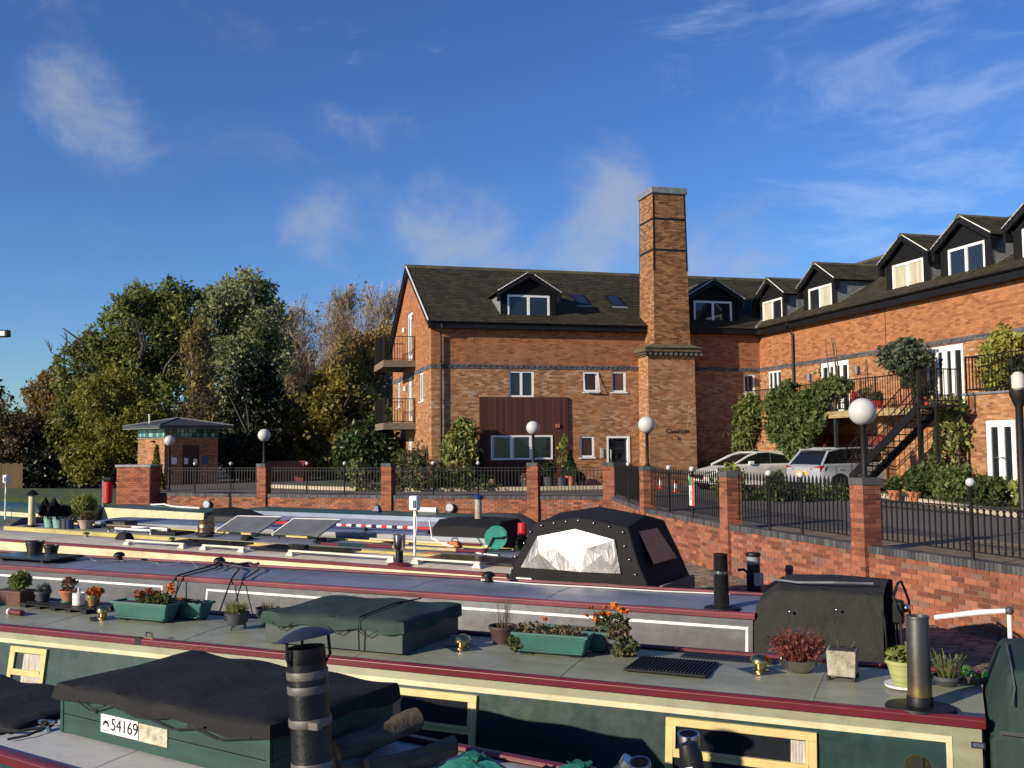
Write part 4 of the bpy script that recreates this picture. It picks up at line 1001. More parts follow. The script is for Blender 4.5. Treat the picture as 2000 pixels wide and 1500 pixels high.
def narrowboat(label, loc, ang, x0, x1, zr, W, roof, side, rail, railcol, hull_ext=(1.0,1.0), group='moored narrowboats'):
    b = thing('narrowboat', label, 'boat', (loc[0],loc[1],0), R(ang), group)
    H0 = zr-.75
    out = .26; Y0, Y1 = -out, W+out; xa, xb = x0-hull_ext[0], x1+hull_ext[1]; ym = W/2
    plan = [(xa-1.6,ym),(xa-.9,ym-.55),(xa,Y0+.02),(xa+.6,Y0),(xb-.5,Y0),(xb-.1,Y0+.12),(xb+.25,ym-.55),(xb+.35,ym),(xb+.25,ym+.55),(xb-.1,Y1-.12),(xb-.5,Y1),(xa+.6,Y1),(xa,Y1-.02),(xa-.9,ym+.55)]
    MB().prism(plan, 'z', -.35, H0).build('hull', P['hull'], b)
    MB().prism([(x,(y-ym)*1.012+ym) for x,y in plan], 'z', H0-.16, H0-.11).build('rubbing_strake', P['hull'], b)
    sl = lambda z: -(zr-z)*TH
    for nm, f in (('near_side', lambda y: y), ('far_side', lambda y: W-y)):
        MB().add([(x0,f(sl(H0)),H0),(x1,f(sl(H0)),H0),(x1,f(0),zr),(x0,f(0),zr),(x0,f(sl(H0)+.04),H0),(x1,f(sl(H0)+.04),H0),(x1,f(.04),zr),(x0,f(.04),zr)], [(0,1,2,3),(4,7,6,5),(0,4,5,1),(1,5,6,2),(2,6,7,3),(3,7,4,0)]).build('cabin_side', side, b)
    for x in (x0,x1):
        MB().add([(x,sl(H0)+.045,H0),(x,W-sl(H0)-.045,H0),(x,W-.045,zr),(x,.045,zr)], [(0,1,2,3)]).build('bulkhead', side, b)
    m = MB(); n = 12
    for i in range(n):
        ya, yb = W*i/n, W*(i+1)/n; m.add([(x0-.03,ya,roofz(ya,W,zr)),(x1+.03,ya,roofz(ya,W,zr)),(x1+.03,yb,roofz(yb,W,zr)),(x0-.03,yb,roofz(yb,W,zr))], [(0,1,2,3)])
    for x in (x0-.03,x1+.03): m.add([(x,W*i/n,roofz(W*i/n,W,zr)) for i in range(n+1)] + [(x,W,zr-.04),(x,0,zr-.04)], [tuple(range(n+3))])
    m.build('roof', roof, b, smooth=True)
    xs_ = x0 + 1.1
    while xs_ < x1-.3:
        mm = MB()
        for i in range(n):
            ya, yb = .05+(W-.1)*i/n, .05+(W-.1)*(i+1)/n
            mm.add([(xs_-.012,ya,roofz(ya,W,zr)+.0015),(xs_+.012,ya,roofz(ya,W,zr)+.0015),(xs_+.012,yb,roofz(yb,W,zr)+.0015),(xs_-.012,yb,roofz(yb,W,zr)+.0015),(xs_,ya,roofz(ya,W,zr)+.005),(xs_,yb,roofz(yb,W,zr)+.005)], [(0,4,5,3),(4,1,2,5)])
        mm.build('weld_seam', roof, b); xs_ += 2.05
    if rail:
        for yy in (0,W):
            s = 1 if yy == 0 else -1
            MB().prism([(yy-s*.035,zr-.028),(yy-s*.04,zr+.03),(yy-s*.02,zr+.045),(yy+s*.03,zr+.045),(yy+s*.045,zr+.02)], 'x', x0-.03, x1+.03).build('handrail', railcol, b, bevel=.006)
    b['zr'] = zr; b['W'] = W
    return b
def side_mb(zr, f=1): return MB(lambda x, d, z: (x, -(zr-z)*TH - d, z))
def stripe(b, x0, x1, z0, z1, mat, d=.004, name='coach_line'): return side_mb(b['zr']).box(x0,x1,0,d,z0,z1).build(name, mat, b)
def panel_lines(b, x0, x1, z0, z1, mat, w=.028, d=.005):
    m = side_mb(b['zr']); m.box(x0,x1,0,d,z1-w,z1); m.box(x0,x1,0,d,z0,z0+w); m.box(x0,x0+w,0,d,z0+w,z1-w); m.box(x1-w,x1,0,d,z0+w,z1-w); return m.build('panel_border', mat, b)
def boat_window(b, x0, x1, z0, z1, bar, frame, curtain=None, fw=.06):
    zr = b['zr']; m = side_mb(zr)
    m.box(x0,x1,0,.03,z1-fw,z1); m.box(x0,x1,0,.03,z0,z0+fw); m.box(x0,x0+fw,0,.03,z0+fw,z1-fw); m.box(x1-fw,x1,0,.03,z0+fw,z1-fw)
    m.box(x0+fw,x1-fw,0,.028,bar-.03,bar+.01)
    w = m.build('window', frame, b, bevel=.004)
    m = side_mb(zr); m.box(x0+fw,x1-fw,.012,.036,bar+.012,bar+.035); m.box(x0+fw,x0+fw+.02,.012,.03,bar+.035,z1-fw); m.box(x1-fw-.02,x1-fw,.012,.03,bar+.035,z1-fw); m.build('hopper_frame', frame, w)
    for (a, c) in ((z0+fw, bar-.03), (bar+.01, z1-fw)):
        side_mb(zr).box(x0+fw,x1-fw,.004,.01,a,c).build('pane', M['glass'], w)
    if curtain:
        for (ca, cb) in curtain:
            m = side_mb(zr); n = 10; zs = (z0+fw+.01, z1-fw-.01)
            for i in range(n):
                xa, xb = ca+(cb-ca)*i/n, ca+(cb-ca)*(i+1)/n
                m.quad((xa,.0105+.004*(i%2),zs[0]),(xb,.0105+.004*((i+1)%2),zs[0]),(xb,.0105+.004*((i+1)%2),zs[1]),(xa,.0105+.004*(i%2),zs[1]))
            m.build('curtain', pm('net_curtain_%d' % int(100*abs(ca)), (.42,.38,.33), .9, var=.4, scale=18, streak=(2,2,.2)), w)
    return w
def mushroom(boat, x, y, mat, label, r=.085, h=.11, patch=None, ang=0):
    z = roofz(y, boat['W'], boat['zr'])
    t = thing('mushroom_vent', label, 'vent', boat.matrix_basis_xy(x,y,z) if hasattr(boat,'matrix_basis_xy') else place(boat,x,y,z), boat.rotation_euler[2], 'mushroom roof vents')
    MB().lathe([(r*.85,0),(r*.85,.012),(r*.55,.02),(r*.55,h*.45),(r,h*.52),(r*1.02,h*.6),(r*.85,h*.82),(r*.5,h*.97),(r*.1,h)], 20).build('cap', mat, t, smooth=True)
    if patch:
        MB().add([(-.21,0,.004),(0,-.19,.004),(.21,0,.004),(0,.19,.004)], [(0,1,2,3)]).build('painted_base', patch, t)
    return t
def place(boat, x, y, z):
    a = boat.rotation_euler[2]; l = boat.location
    return (l.x + x*math.cos(a) - y*math.sin(a), l.y + x*math.sin(a) + y*math.cos(a), z)
def on(boat, x, y, name, label, cat, group=None, rz=0.0, dz=0.0):
    return thing(name, label, cat, place(boat, x, y, roofz(y, boat['W'], boat['zr']) + dz), boat.rotation_euler[2] + rz, group)
def pontoon(label, boat, y0, y1, x0, x1):
    t = thing('pontoon', label, 'pontoon', place(boat, 0, 0, 0), boat.rotation_euler[2], 'wooden finger pontoons')
    MB().box(x0,x1,y0+.06,y1-.06,-.1,.30).build('float', P['hull'], t)
    m = MB().box(-.068,.068,y0,y1,.30,.335).mesh('pontoon_plank', [M['wood']]); x = x0
    while x < x1: obj('plank', m, t, (x,0,0)); x += .145

# boat with the sage roof, nearest but one
b1 = narrowboat('narrowboat with sage green roof, maroon rails and bottle green sides', (3.202,6.933), -24.07, -14.5, .05, 1.45, 1.55, P['sage'], P['sageside'], True, P['maroon'], (.6,1.9))
panel = side_mb(1.45).box(-14.2,-.18,.0005,.003,.72,1.306).build('green_panel', P['bottle'], b1)
stripe(b1,-14.3,-.14,1.306,1.350,P['palecream'],.006); m = side_mb(1.45); m.box(-.18,-.14,0,.006,.72,1.305); m.build('coach_line', P['palecream'], b1)
boat_window(b1,-9.50,-8.95,.70,1.285,1.02,P['wframe'],[(-9.30,-9.03)])
boat_window(b1,-4.95,-3.84,.70,1.285,.99,P['wframe']); boat_window(b1,-2.19,-1.05,.70,1.28,1.02,P['wframe'],[(-1.24,-1.13)])
# roof fittings of that boat
MB(lambda x,y,z: (x,y,roofz(max(0,min(1.55,y)),1.55,1.45)+z)).box(-.22,.08,.03,1.52,.003,.02).build('slide_hatch', paint('dark_teal_hatch', (.012,.04,.055)), b1)
MB().box(-7.62,-7.50,-.02,.0,1.494,1.51).tube([(-7.60,-.01,1.51),(-7.60,-.01,1.55),(-7.52,-.01,1.55),(-7.52,-.01,1.51)],.008,6).build('rail_fairlead', M['brass'], b1)
MB().box(-7.72,-7.64,-.041,.01,1.43,1.497).build('rail_clamp', M['iron'], b1)
side_mb(1.45).box(-.02,.07,.004,.012,1.29,1.33).build('name_plate', M['black'], b1)
side_mb(1.45).box(-.008,.058,.012,.015,1.298,1.322).build('name_plate_face', M['chrome'], b1)
m = MB(lambda x,d,z: (x,-(1.45-z)*TH-d,z)); 
porth = m.add([( -.37+.085*math.cos(i*math.pi/10), .004, 1.12+.085*math.sin(i*math.pi/10)) for i in range(20)] + [(-.37+.085*math.cos(i*math.pi/10), .012, 1.12+.085*math.sin(i*math.pi/10)) for i in range(20)], [tuple(range(20,40))] + [(i,(i+1)%20,20+(i+1)%20,20+i) for i in range(20)]).build('porthole', M['brass'], b1)
side_mb(1.45).box(-.41,-.33,.0125,.03,1.05,1.19).build('porthole_bar', M['black'], b1)
# boat with blue-grey roof
b2 = narrowboat('narrowboat with blue grey roof and grey panelled sides', (2.679,11.187), -25.19, -16.0, .03, 1.45, 1.55, P['greyroof'], P['greyside'], True, P['oldmaroon'], (.6,1.9))
panel_lines(b2,-7.98,-.02,.80,1.335,P['whiteline'],.03); panel_lines(b2,-14.5,-8.84,.80,1.335,P['whiteline'],.03)
stripe(b2,-16,.02,.735,.79,P['maroon'],.02)
for x in (-6.9,-4.4,-1.75):
    side_mb(1.45).box(x,x+.62,.003,.02,.86,1.06).build('window', P['whiteline'], b2); side_mb(1.45).box(x+.05,x+.57,.0205,.024,.90,1.02).build('pane', M['glass'], b2)
# boat with sand roof
b3 = narrowboat('narrowboat with sand coloured roof, maroon stripe and cream sides', (-.126,14.832), -30.6, -17.0, .03, 1.45, 1.55, P['sandroof'], P['palecream'], False, P['maroon'], (.6,2.7))
stripe(b3,-17,.02,.75,1.16,P['bottle'],.004)
MB().prism([(-.02,1.43),(-.02,1.475),(.05,1.48),(.05,1.44)],'x',-17,.03).build('roof_edge', P['maroon'], b3)
M['creamrail'] = pm('cream_rail', (.62,.57,.46), .5, var=.2, dirt=.4)
# white safety rails on the sand roof
for (xa, xb, lab) in ((-9.1,-7.4,'leftmost'),(-6.9,-5.8,'short'),(-4.7,-2.35,'middle'),(-1.95,-.65,'rightmost')):
    m = MB(); m.prism([(.30,1.555),(.30,1.592),(.345,1.592),(.345,1.555)],'x',xa,xb).build('roof_handrail', M['creamrail'], b3, bevel=.01)
    for x in (xa+.05, xb-.05): MB().frustum((x,.33),(.09,.07),(.05,.045),1.49,1.556).build('rail_foot', M['creamrail'], b3, bevel=.008)
for (xa,xb) in ((-8.3,-6.5),(-5.9,-3.8),(-2.0,-.2)):
    MB().box(xa,xb,.55,1.25,1.52,1.56).build('solar_panel', glassmat('solar_%d' % int(-xb*10), (.012,.014,.022), .12), b3, bevel=.005)
# boat with yellow edge
b4 = narrowboat('low narrowboat with grey roof edged in yellow', (.037,18.192), -32.4, -16.7, -.3, 1.26, 1.6, P['midgrey'], P['darkgrey'], False, P['yellow'], (1.6,1.2))
MB().prism([(-.03,1.19),(-.035,1.29),(.04,1.31),(.04,1.2)],'x',-16.75,-.28).build('gutter_rail', P['yellow'], b4, bevel=.006)
MB().prism([(1.63,1.19),(1.635,1.29),(1.56,1.31),(1.56,1.2)],'x',-16.75,-.28).build('gutter_rail', P['yellow'], b4, bevel=.006)
# grey-blue boat with cream coach line
b5 = narrowboat('dark grey and navy narrowboat with cream coach lines by the basin wall', (-.6,21.65), -28.5, -12.8, .1, 1.36, 1.6, P['steelblue'], P['darkgrey'], False, P['blue'], (.8,1.4))
stripe(b5,-12.8,.1,1.17,1.215,P['palecream'],.006); stripe(b5,-12.8,.1,1.27,1.36,P['midgrey'],.006,'painted_band')
b6 = narrowboat('narrowboat with teal green roof moored under the basin wall', (-.5,26.3), -31, -9.5, -.8, 1.42, 1.6, P['tealroof'], P['steelblue'], False, P['blue'], (.8,1.0))
stripe(b6,-9.5,-.8,1.1,1.3,P['blue'],.006,'painted_band')
b7 = narrowboat('narrowboat with green roof and bright cream sides left of the drum', (-9.4,29.0), -37, -5.2, .4, 1.50, 1.6, P['tealroof'], P['palecream'], False, P['blue'], (.8,1.4))
for x in (-3.4,-1.3): side_mb(1.5).box(x,x+.95,.003,.02,1.0,1.22).build('window', M['black'], b7)
b8 = narrowboat('green topped boat with cream band at the far left edge', (-14.6,31.1), -36, -9, .4, 1.50, 1.6, P['tealroof'], P['bottle'], False, P['blue'], (.8,1.4))
stripe(b8,-9,.4,1.2,1.34,P['palecream'],.006,'painted_band')
pontoon('wooden pontoon between the sage and the blue grey boat', b1, 2.35, 3.15, -16, 1.8)
pontoon('wooden pontoon between the blue grey and the sand boat', b2, 2.25, 2.85, -17, -3.5)
pontoon('wooden pontoon beside the low grey boat', b4, 2.15, 2.9, -17, .8)
# ------------------------------------------------------------------ canvas covers
def canvas(name, label, boat, secs, mat, cap=True, sub=2, cat='canopy', thick=None):
    """secs: list of (x, [(y,z)...]) cross-sections skinned into one cover"""
    t = thing(name, label, cat, place(boat,0,0,0), boat.rotation_euler[2], 'canvas boat covers')
    m = MB(); n = len(secs[0][1])
    for x, pr in secs: m.v += [(x if not isinstance(x,(list,tuple)) else x[i], y, z) for i,(y,z) in enumerate(pr)]
    for k in range(len(secs)-1):
        for i in range(n-1): m.f.append((k*n+i,k*n+i+1,(k+1)*n+i+1,(k+1)*n+i)); m.m.append(0)
    if cap:
        m.f.append(tuple(range(n))); m.m.append(0); m.f.append(tuple((len(secs)-1)*n+i for i in range(n))); m.m.append(0)
    o = m.build('cover', mat, t, bevel=.035, seg=3)
    return t
# tent on the sand boat
prof = lambda zt, zp, o=0: [(-.02-o,1.36),(-.02-o,1.75),(.10,zt),(.45,zp-.06),(.80,zp),(1.15,zp-.06),(1.48,zt),(1.58+o,1.75),(1.58+o,1.36)]
tent = thing('pram_hood', 'black canvas pram hood with silver lined windows on the sand boat', 'canopy', place(b3,0,0,0), b3.rotation_euler[2], 'canvas boat covers')
m = MB()
secs = [([.02,.22,.46,.50,.50,.50,.46,.22,.02], prof(2.26,2.36)), ([1.2]*9, prof(2.36,2.47)), ([2.36,2.18,1.98,1.98,1.98,1.98,1.98,2.18,2.36], prof(2.24,2.36))]
n = 9
for xs, pr in secs: m.v += [(xs[i], y, z) for i,(y,z) in enumerate(pr)]
for k in range(2):
    for i in range(n-1): m.f.append((k*n+i,k*n+i+1,(k+1)*n+i+1,(k+1)*n+i)); m.m.append(0)
m.f += [tuple(range(n)), tuple(2*n+i for i in range(n))]; m.m += [0,0]
m.build('cover', P['blackcanvas'], tent, bevel=.03, seg=3)
t_ = NT('silver_lining'); v = t_.coord(); t_.b.inputs['Metallic'].default_value = .6; t_.b.inputs['Roughness'].default_value = .38
t_.l(t_.ramp(t_.noise(v, 3.5, 5, .6, 1.0), [(.3,(.15,.147,.147)),(.7,(.26,.255,.255))]), t_.b.inputs['Base Color'])
t_.bump(t_.noise(t_.mapping(v,(2.2,1,.8)), 2.0, 4, .5, 1.0), .25, .08); P['silver'] = t_.mat
def on_side(pts, d):    # window sheet just outside the near face of the tent
    def yz(z):
        if z < 1.75: return -.02
        return -.02 + (z-1.75)/(2.28-1.75)*.12
    return [(x, yz(z)-d, z) for x, z in pts]
# crumpled silver window: a fan of facets so the folds catch the light
FV = {'bl':(.30,1.60,.03),'tl':(.55,2.06,.03),'tm':(1.17,2.19,.045),'tr':(1.80,2.06,.03),'br':(1.92,1.60,.03),'b1':(.92,1.595,.025),'b2':(1.30,1.59,.05),'lm':(.62,1.82,.055),'rm':(1.62,1.84,.07),'ml':(.86,1.9,.03),'mr':(1.36,1.92,.028)}
keys = list(FV); gx = MB(); gx.v = [on_side([(FV[k][0],FV[k][1])], FV[k][2])[0] for k in keys]
for tri in (('bl','lm','tl'),('bl','b1','lm'),('lm','ml','tl'),('lm','b1','ml'),('tl','ml','tm'),('ml','b1','b2'),('ml','b2','tm'),('b2','mr','tm'),('mr','tr','tm'),('mr','rm','tr'),('b2','rm','mr'),('b2','br','rm'),('rm','br','tr')): gx.f.append(tuple(keys.index(k) for k in tri)); gx.m.append(0)
gx.build('silver_window', P['silver'], tent)
MB().add([(2.30,.25,1.72),(2.30,1.15,1.72),(2.035,1.05,2.16),(2.035,.35,2.16)],[(0,1,2,3)]).build('end_window', pm('smoky_window', (.16,.13,.115), .25, var=.3, scale=6), tent)
stud = MB().ball((0,0,0), .017, 8).mesh('press_stud', [M['chrome']], smooth=True)
for (x,z) in [(.12,1.55),(.20,1.75),(.33,1.95),(.42,2.12),(.6,2.22),(.8,2.26),(1.0,2.29),(1.2,2.31),(1.45,2.28),(1.7,2.24),(1.92,2.17),(1.96,1.98),(2.05,1.8),(2.14,1.6),(.05,1.40),(1.15,1.40),(2.25,1.42)]:
    obj('press_stud', stud, tent, on_side([(x,z)], .022)[0])
MB().box(.22,.48,-.055,-.03,1.40,1.45).build('maker_tab', P['whiteline'], tent)
MB().box(2.42,2.47,.15,1.42,.7,1.44).build('stern_doors', M['wood'], tent)
# black cover on the stern of the blue-grey boat, end flap open
secs = []
for x, zt in ((.05,1.62),(.28,1.80),(.8,1.82),(1.42,1.80)):
    secs.append((x, [(-.10,.86),(-.05,1.35),(.10,zt-.05),(.5,zt+.02),(1.0,zt+.02),(1.45,zt-.05),(1.6,1.35),(1.66,.86)]))
c2 = canvas('stern_cover', 'black canvas stern cover with an open end on the blue grey boat', b2, secs, P['olivecanvas'], cap=False)
m = MB()
for x in (1.46,1.62): m.tube([(x,-.05,.75),(x-.03,.0,1.5),(x-.1,.12,1.74),(x-.1,.78,1.80),(x-.1,1.43,1.74),(x-.03,1.55,1.5),(x,1.6,.75)], .016, 6)
m.build('hood_frame', M['iron'], c2)
MB().box(1.50,1.62,.1,.28,1.45,1.70).build('headlamp', M['black'], c2, bevel=.03)
MB(lambda x,y,z:(x,y,z)).ball((1.64,.19,1.62),.05,10).build('headlamp_glass', M['chrome'], c2, smooth=True)
m = MB(); m.tube([(.2,.3,1.845),(.5,.2,1.835),(.9,.15,1.86),(1.3,.3,1.85)], .012, 5); m.build('cable', M['lead'], c2)
for x in (.45,.95): obj('press_stud', stud, c2, (x,-.06,1.5+.1*x))
# green hood on the sage boat's stern
secs = []
for x, zt, s in ((.10,1.46,0),(.24,1.80,.02),(.9,1.86,.02),(1.9,1.84,.02)):
    secs.append((x, [(-.12,.74),(-.06-s,1.40),(.06,zt-.12),(.16,zt),(.78,zt+.06),(1.40,zt),(1.5,zt-.12),(1.62+s,1.40),(1.66,.74)]))
c1 = canvas('stern_hood', 'dark green canvas hood at the stern of the sage roofed boat', b1, secs, P['greencanvas'])
MB().tube([(.16,-.1,1.43),(.9,-.115,1.42),(1.8,-.115,1.42)], .014, 6).build('hem_piping', P['greycanvas'], c1)
MB().box(.62,.80,-.125,-.105,.8,1.40).build('strap', P['greencanvas'], c1)
MB().tube([(.245,-.03,1.60),(.27,.05,1.70),(.26,.18,1.82),(.26,.78,1.88)], .008, 5).build('seam', P['greycanvas'], c1)
# black hood far behind, grey tarps
secs = [(-1.5,[(0,1.1),(.1,1.55),(.4,1.72),(1.2,1.72),(1.5,1.55),(1.6,1.1)]), (-.7,[(0,1.1),(.1,1.6),(.4,1.75),(1.2,1.75),(1.5,1.6),(1.6,1.1)]), (.2,[(0,1.1),(.1,1.55),(.4,1.72),(1.2,1.72),(1.5,1.55),(1.6,1.1)])]
canvas('stern_cover', 'black canvas cover on the navy boat just left of the pram hood', b5, secs, P['blackcanvas'])
secs = [(.3,[(0,1.0),(.1,1.45),(.5,1.62),(1.1,1.62),(1.5,1.45),(1.6,1.0)]), (1.2,[(0,.9),(.1,1.4),(.5,1.55),(1.1,1.55),(1.5,1.4),(1.6,.9)]), (2.0,[(0,.8),(.1,1.2),(.5,1.3),(1.1,1.3),(1.5,1.2),(1.6,.8)])]
canvas('stern_cover', 'low black cover on the stern of the cream sided boat', b7, secs, P['blackcanvas'])
secs = [(-18.6,[(0,.7),(.1,.95),(.5,1.1),(1.1,1.1),(1.5,.95),(1.6,.7)]), (-17.6,[(0,.8),(.1,1.2),(.5,1.42),(1.1,1.42),(1.5,1.2),(1.6,.8)]), (-16.72,[(0,.9),(.1,1.3),(.5,1.5),(1.1,1.5),(1.5,1.3),(1.6,.9)])]
canvas('bow_cover', 'grey canvas bow cover on the low grey boat', b4, secs, P['greycanvas'])
secs = [(-.9,[(0,1.0),(.1,1.38),(.5,1.52),(1.1,1.52),(1.5,1.38),(1.6,1.0)]), (0.2,[(0,1.0),(.1,1.38),(.5,1.52),(1.1,1.52),(1.5,1.38),(1.6,1.0)]), (1.0,[(0,.7),(.1,1.0),(.5,1.1),(1.1,1.1),(1.5,1.0),(1.6,.7)])]
canvas('stern_cover', 'low grey canvas cover on the teal roofed boat', b6, secs, P['greycanvas'])
# ------------------------------------------------------------------ leaves, blades and flowers
def rng(s): return np.random.default_rng(s)
def unitv(r, n):
    v = r.normal(size=(n,3)); return v/np.linalg.norm(v, axis=1, keepdims=True)
def leaf_mesh(name, c, size, mat, seed=0, elong=1.7, up=0.0, droop=0.0):
    r = rng(seed); n = len(c); d = unitv(r, n); d[:,2] += up - droop; d /= np.linalg.norm(d, axis=1, keepdims=True)
    w = np.cross(d, unitv(r, n)); w /= np.linalg.norm(w, axis=1, keepdims=True)+1e-9
    s = (np.full(n, size) if np.isscalar(size) else size) * np.clip(r.lognormal(-.08,.38,n),.35,1.9)
    s = s[:,None]; nn = np.cross(d, w)
    v = np.stack([c-d*s*elong/2, c+w*s/2+nn*s*.12, c+d*s*elong/2-nn*s*.1, c-w*s/2+nn*s*.12], 1).reshape(-1,3)
    f = np.arange(4*n).reshape(-1,4)
    return fast_mesh(name, v, f, mat)
def cloud(r, blobs, n, shell=.55, clump=0, cr=.3):
    """points through ellipsoids (x,y,z,rx,ry,rz[,weight]); clump>0 gathers them in sprays"""
    wts = np.array([(b[6] if len(b) > 6 else 1)*(b[3]*b[4]*b[5])**.67 for b in blobs]); wts /= wts.sum()
    k = max(1, n//clump) if clump else n
    idx = r.choice(len(blobs), k, p=wts); b = np.array([x[:6] for x in blobs])[idx]
    d = unitv(r, k); rad = r.uniform(shell**3, 1.0, k)**(1/3); rad *= 1 + .14*np.sin(5*d[:,0]+idx)*np.cos(4*d[:,1]) 
    p = b[:,:3] + d*rad[:,None]*b[:,3:6]
    if clump:
        p = np.repeat(p, clump, 0); p = p + unitv(r, len(p))*(r.uniform(0,1,len(p))**.6*cr)[:,None]
    return p
def blades_mesh(name, base, tip, width, mat, sag=.15, seed=0):
    """arching blades: arrays of base and tip points"""
    r = rng(seed); n = len(base); d = tip-base; l = np.linalg.norm(d, axis=1, keepdims=True)
    w = np.cross(d, np.array([0,0,1.0])+r.normal(size=(n,3))*.2); w /= np.linalg.norm(w, axis=1, keepdims=True)+1e-9; w *= width
    mid = base+d*.55+np.array([0,0,1])*l*sag
    v = np.stack([base-w*.6, base+w*.6, mid+w*.5, mid-w*.5, tip+w*.08, tip-w*.08], 1).reshape(-1,3)
    k = 6*np.arange(n)[:,None]; f = np.concatenate([k+np.array([0,1,2,3]), k+np.array([3,2,4,5])], 0)
    return fast_mesh(name, v, f, mat)
LM = {}
LM['herb'] = leafmat('herb_leaves', (.035,.055,.012), (.09,.12,.03))
LM['pale'] = leafmat('pale_green_leaves', (.12,.15,.03), (.30,.33,.08))
LM['dry'] = leafmat('dry_leaves', (.08,.06,.03), (.20,.15,.08), tr=.15)
LM['heather'] = leafmat('rusty_heather', (.10,.025,.015), (.26,.085,.05), tr=.15)
LM['grassy'] = leafmat('grassy_blades', (.10,.12,.03), (.32,.33,.12))
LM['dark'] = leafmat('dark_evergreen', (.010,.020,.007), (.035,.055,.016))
LM['orange'] = leafmat('orange_petals', (.55,.10,.008), (.80,.27,.02), tr=.2)
LM['rust'] = leafmat('rust_petals', (.28,.04,.01), (.55,.13,.02), tr=.2)
LM['redfl'] = leafmat('red_flowers', (.35,.02,.02), (.6,.08,.08), tr=.2)
def pot(parent, r0, r1, h, mat, n=18, rim=.012, soil=True, name='pot', z=0.0):
    p = MB().lathe([(r0*.9,z),(r0,z+.004),(r1,z+h-.03),(r1+rim,z+h-.028),(r1+rim,z+h),(r1-.004,z+h),(r1-.012,z+h-.03)], n).build(name, mat, parent, smooth=True)
    if soil: MB().lathe([(.001,z+h-.022),(r1-.01,z+h-.022)], n).build('soil', M['soil'], p)
    return p
def tuft(parent, n, r, h, mat, seed, z=.1, spread=.6, width=.004, name='leaves', sag=.15):
    q = rng(seed); a = q.uniform(0,2*np.pi,n); rr = r*.6*np.sqrt(q.uniform(0,1,n))
    base = np.stack([rr*np.cos(a), rr*np.sin(a), np.full(n,z)],1)
    a2 = a + q.normal(size=n)*.6; hh = h*q.uniform(.5,1.05,n); sp = spread*h*q.uniform(.2,1.1,n)
    tip = base + np.stack([sp*np.cos(a2), sp*np.sin(a2), hh],1)
    return obj(name, blades_mesh(name, base, tip, width, mat, sag, seed), parent)
def leafy(parent, blobs, n, size, mat, seed, name='leaves', **k):
    q = rng(seed); return obj(name, leaf_mesh(name, cloud(q, blobs, n, **k), size, mat, seed+1), parent)
def marigolds(parent, pts, r, mat, seed, stem_to=None, name='flower'):
    q = rng(seed); 
    for i, p in enumerate(pts):
        c = np.array(p) + unitv(q, 26)*np.array([r,r,r*.55])*q.uniform(.5,1,(26,1))
        obj(name, leaf_mesh('marigold', c, r*.75, mat, seed+i, elong=1.1), parent)
def trough(boat, x, y, L, W, H, rz, label, dz=0.0):
    t = on(boat, x, y, 'planter_trough', label, 'planter', 'green plastic troughs on the sage roof', rz, dz)
    gm_ = P.setdefault('trough', pm('green_plastic_trough', (.026,.112,.09), .5, var=.2, dirt=.4, scale=5))
    a, b = (L/2-.05, W/2-.035), (L/2, W/2)
    MB().frustum((0,0),a,b,.01,H-.02).build('body', gm_, t, bevel=.02, seg=3)
    m = MB(); e = .012
    m.box(-L/2-e,L/2+e,-W/2-e,-W/2+.008,H-.028,H); m.box(-L/2-e,L/2+e,W/2-.008,W/2+e,H-.028,H); m.box(-L/2-e,-L/2+.008,-W/2+.008,W/2-.008,H-.028,H); m.box(L/2-.008,L/2+e,-W/2+.008,W/2-.008,H-.028,H)
    m.build('rim', gm_, t, bevel=.005)
    MB().box(-a[0],a[0],-W/2-.002,-W/2+.03,.035,.045).build('moulded_rib', gm_, t)
    MB().box(-L/2+.012,L/2-.012,-W/2+.012,W/2-.012,H-.035,H-.019).build('soil', M['soil'], t)
    for sx in (-1,1): MB().box(sx*L*.33-.06,sx*L*.33+.06,-W/2+.03,W/2-.03,-.005,.0095).build('foot', M['black'], t)
    return t
# --- things on the sage roof, from the stern towards the bow
s = on(b1,-.345,.16,'stove_chimney','tall dark metal stove chimney on a round black base near the green hood','chimney')
MB().lathe([(.235,0),(.245,.012),(.235,.03),(.12,.036)], 28, sx=1.0, sy=.82).build('base_plate', M['black'], s, smooth=True)
t_ = NT('heat_stained_steel'); v = t_.coord(); sp = t_.n('ShaderNodeSeparateXYZ'); t_.l(v, sp.inputs[0])
t_.l(t_.ramp(t_.math('ADD', sp.outputs[2], t_.math('MULTIPLY', t_.noise(v, 9, 4), .12)), [(.10,(.10,.085,.07)),(.17,(.34,.24,.10)),(.30,(.16,.14,.12)),(.6,(.19,.185,.18))]), t_.b.inputs['Base Color'])
t_.b.inputs['Metallic'].default_value = .9; t_.l(t_.math('ADD', .25, t_.math('MULTIPLY', t_.noise(v, 14, 4), .25)), t_.b.inputs['Roughness'])
MB().lathe([(.092,.036),(.092,.09),(.086,.10)], 24).build('collar', M['black'], s, smooth=True)
MB().lathe([(.084,.09),(.078,.655),(.082,.66),(.082,.675),(.07,.675),(.07,.4)], 28).build('pipe', t_.mat, s, smooth=True)
s = on(b1,-.47,.66,'flower_pot','pale green banded pot in a white saucer behind the stove chimney','pot')
MB().lathe([(.10,0),(.145,.012),(.15,.03),(.14,.03),(.10,.014)], 24).build('saucer', M['whitepaint'], s, smooth=True)
pp = pot(s,.085,.125,.20,pm('glazed_green_pot',(.30,.33,.12),.4,var=.4,scale=2,streak=(.2,.2,14)),24,z=.014); leafy(s,[(-.02,0,.24,.10,.10,.07)],160,.035,LM['pale'],11)
s = on(b1,-.17,.84,'grassy_plant','drooping grassy plant lying beside the stove chimney','plant')
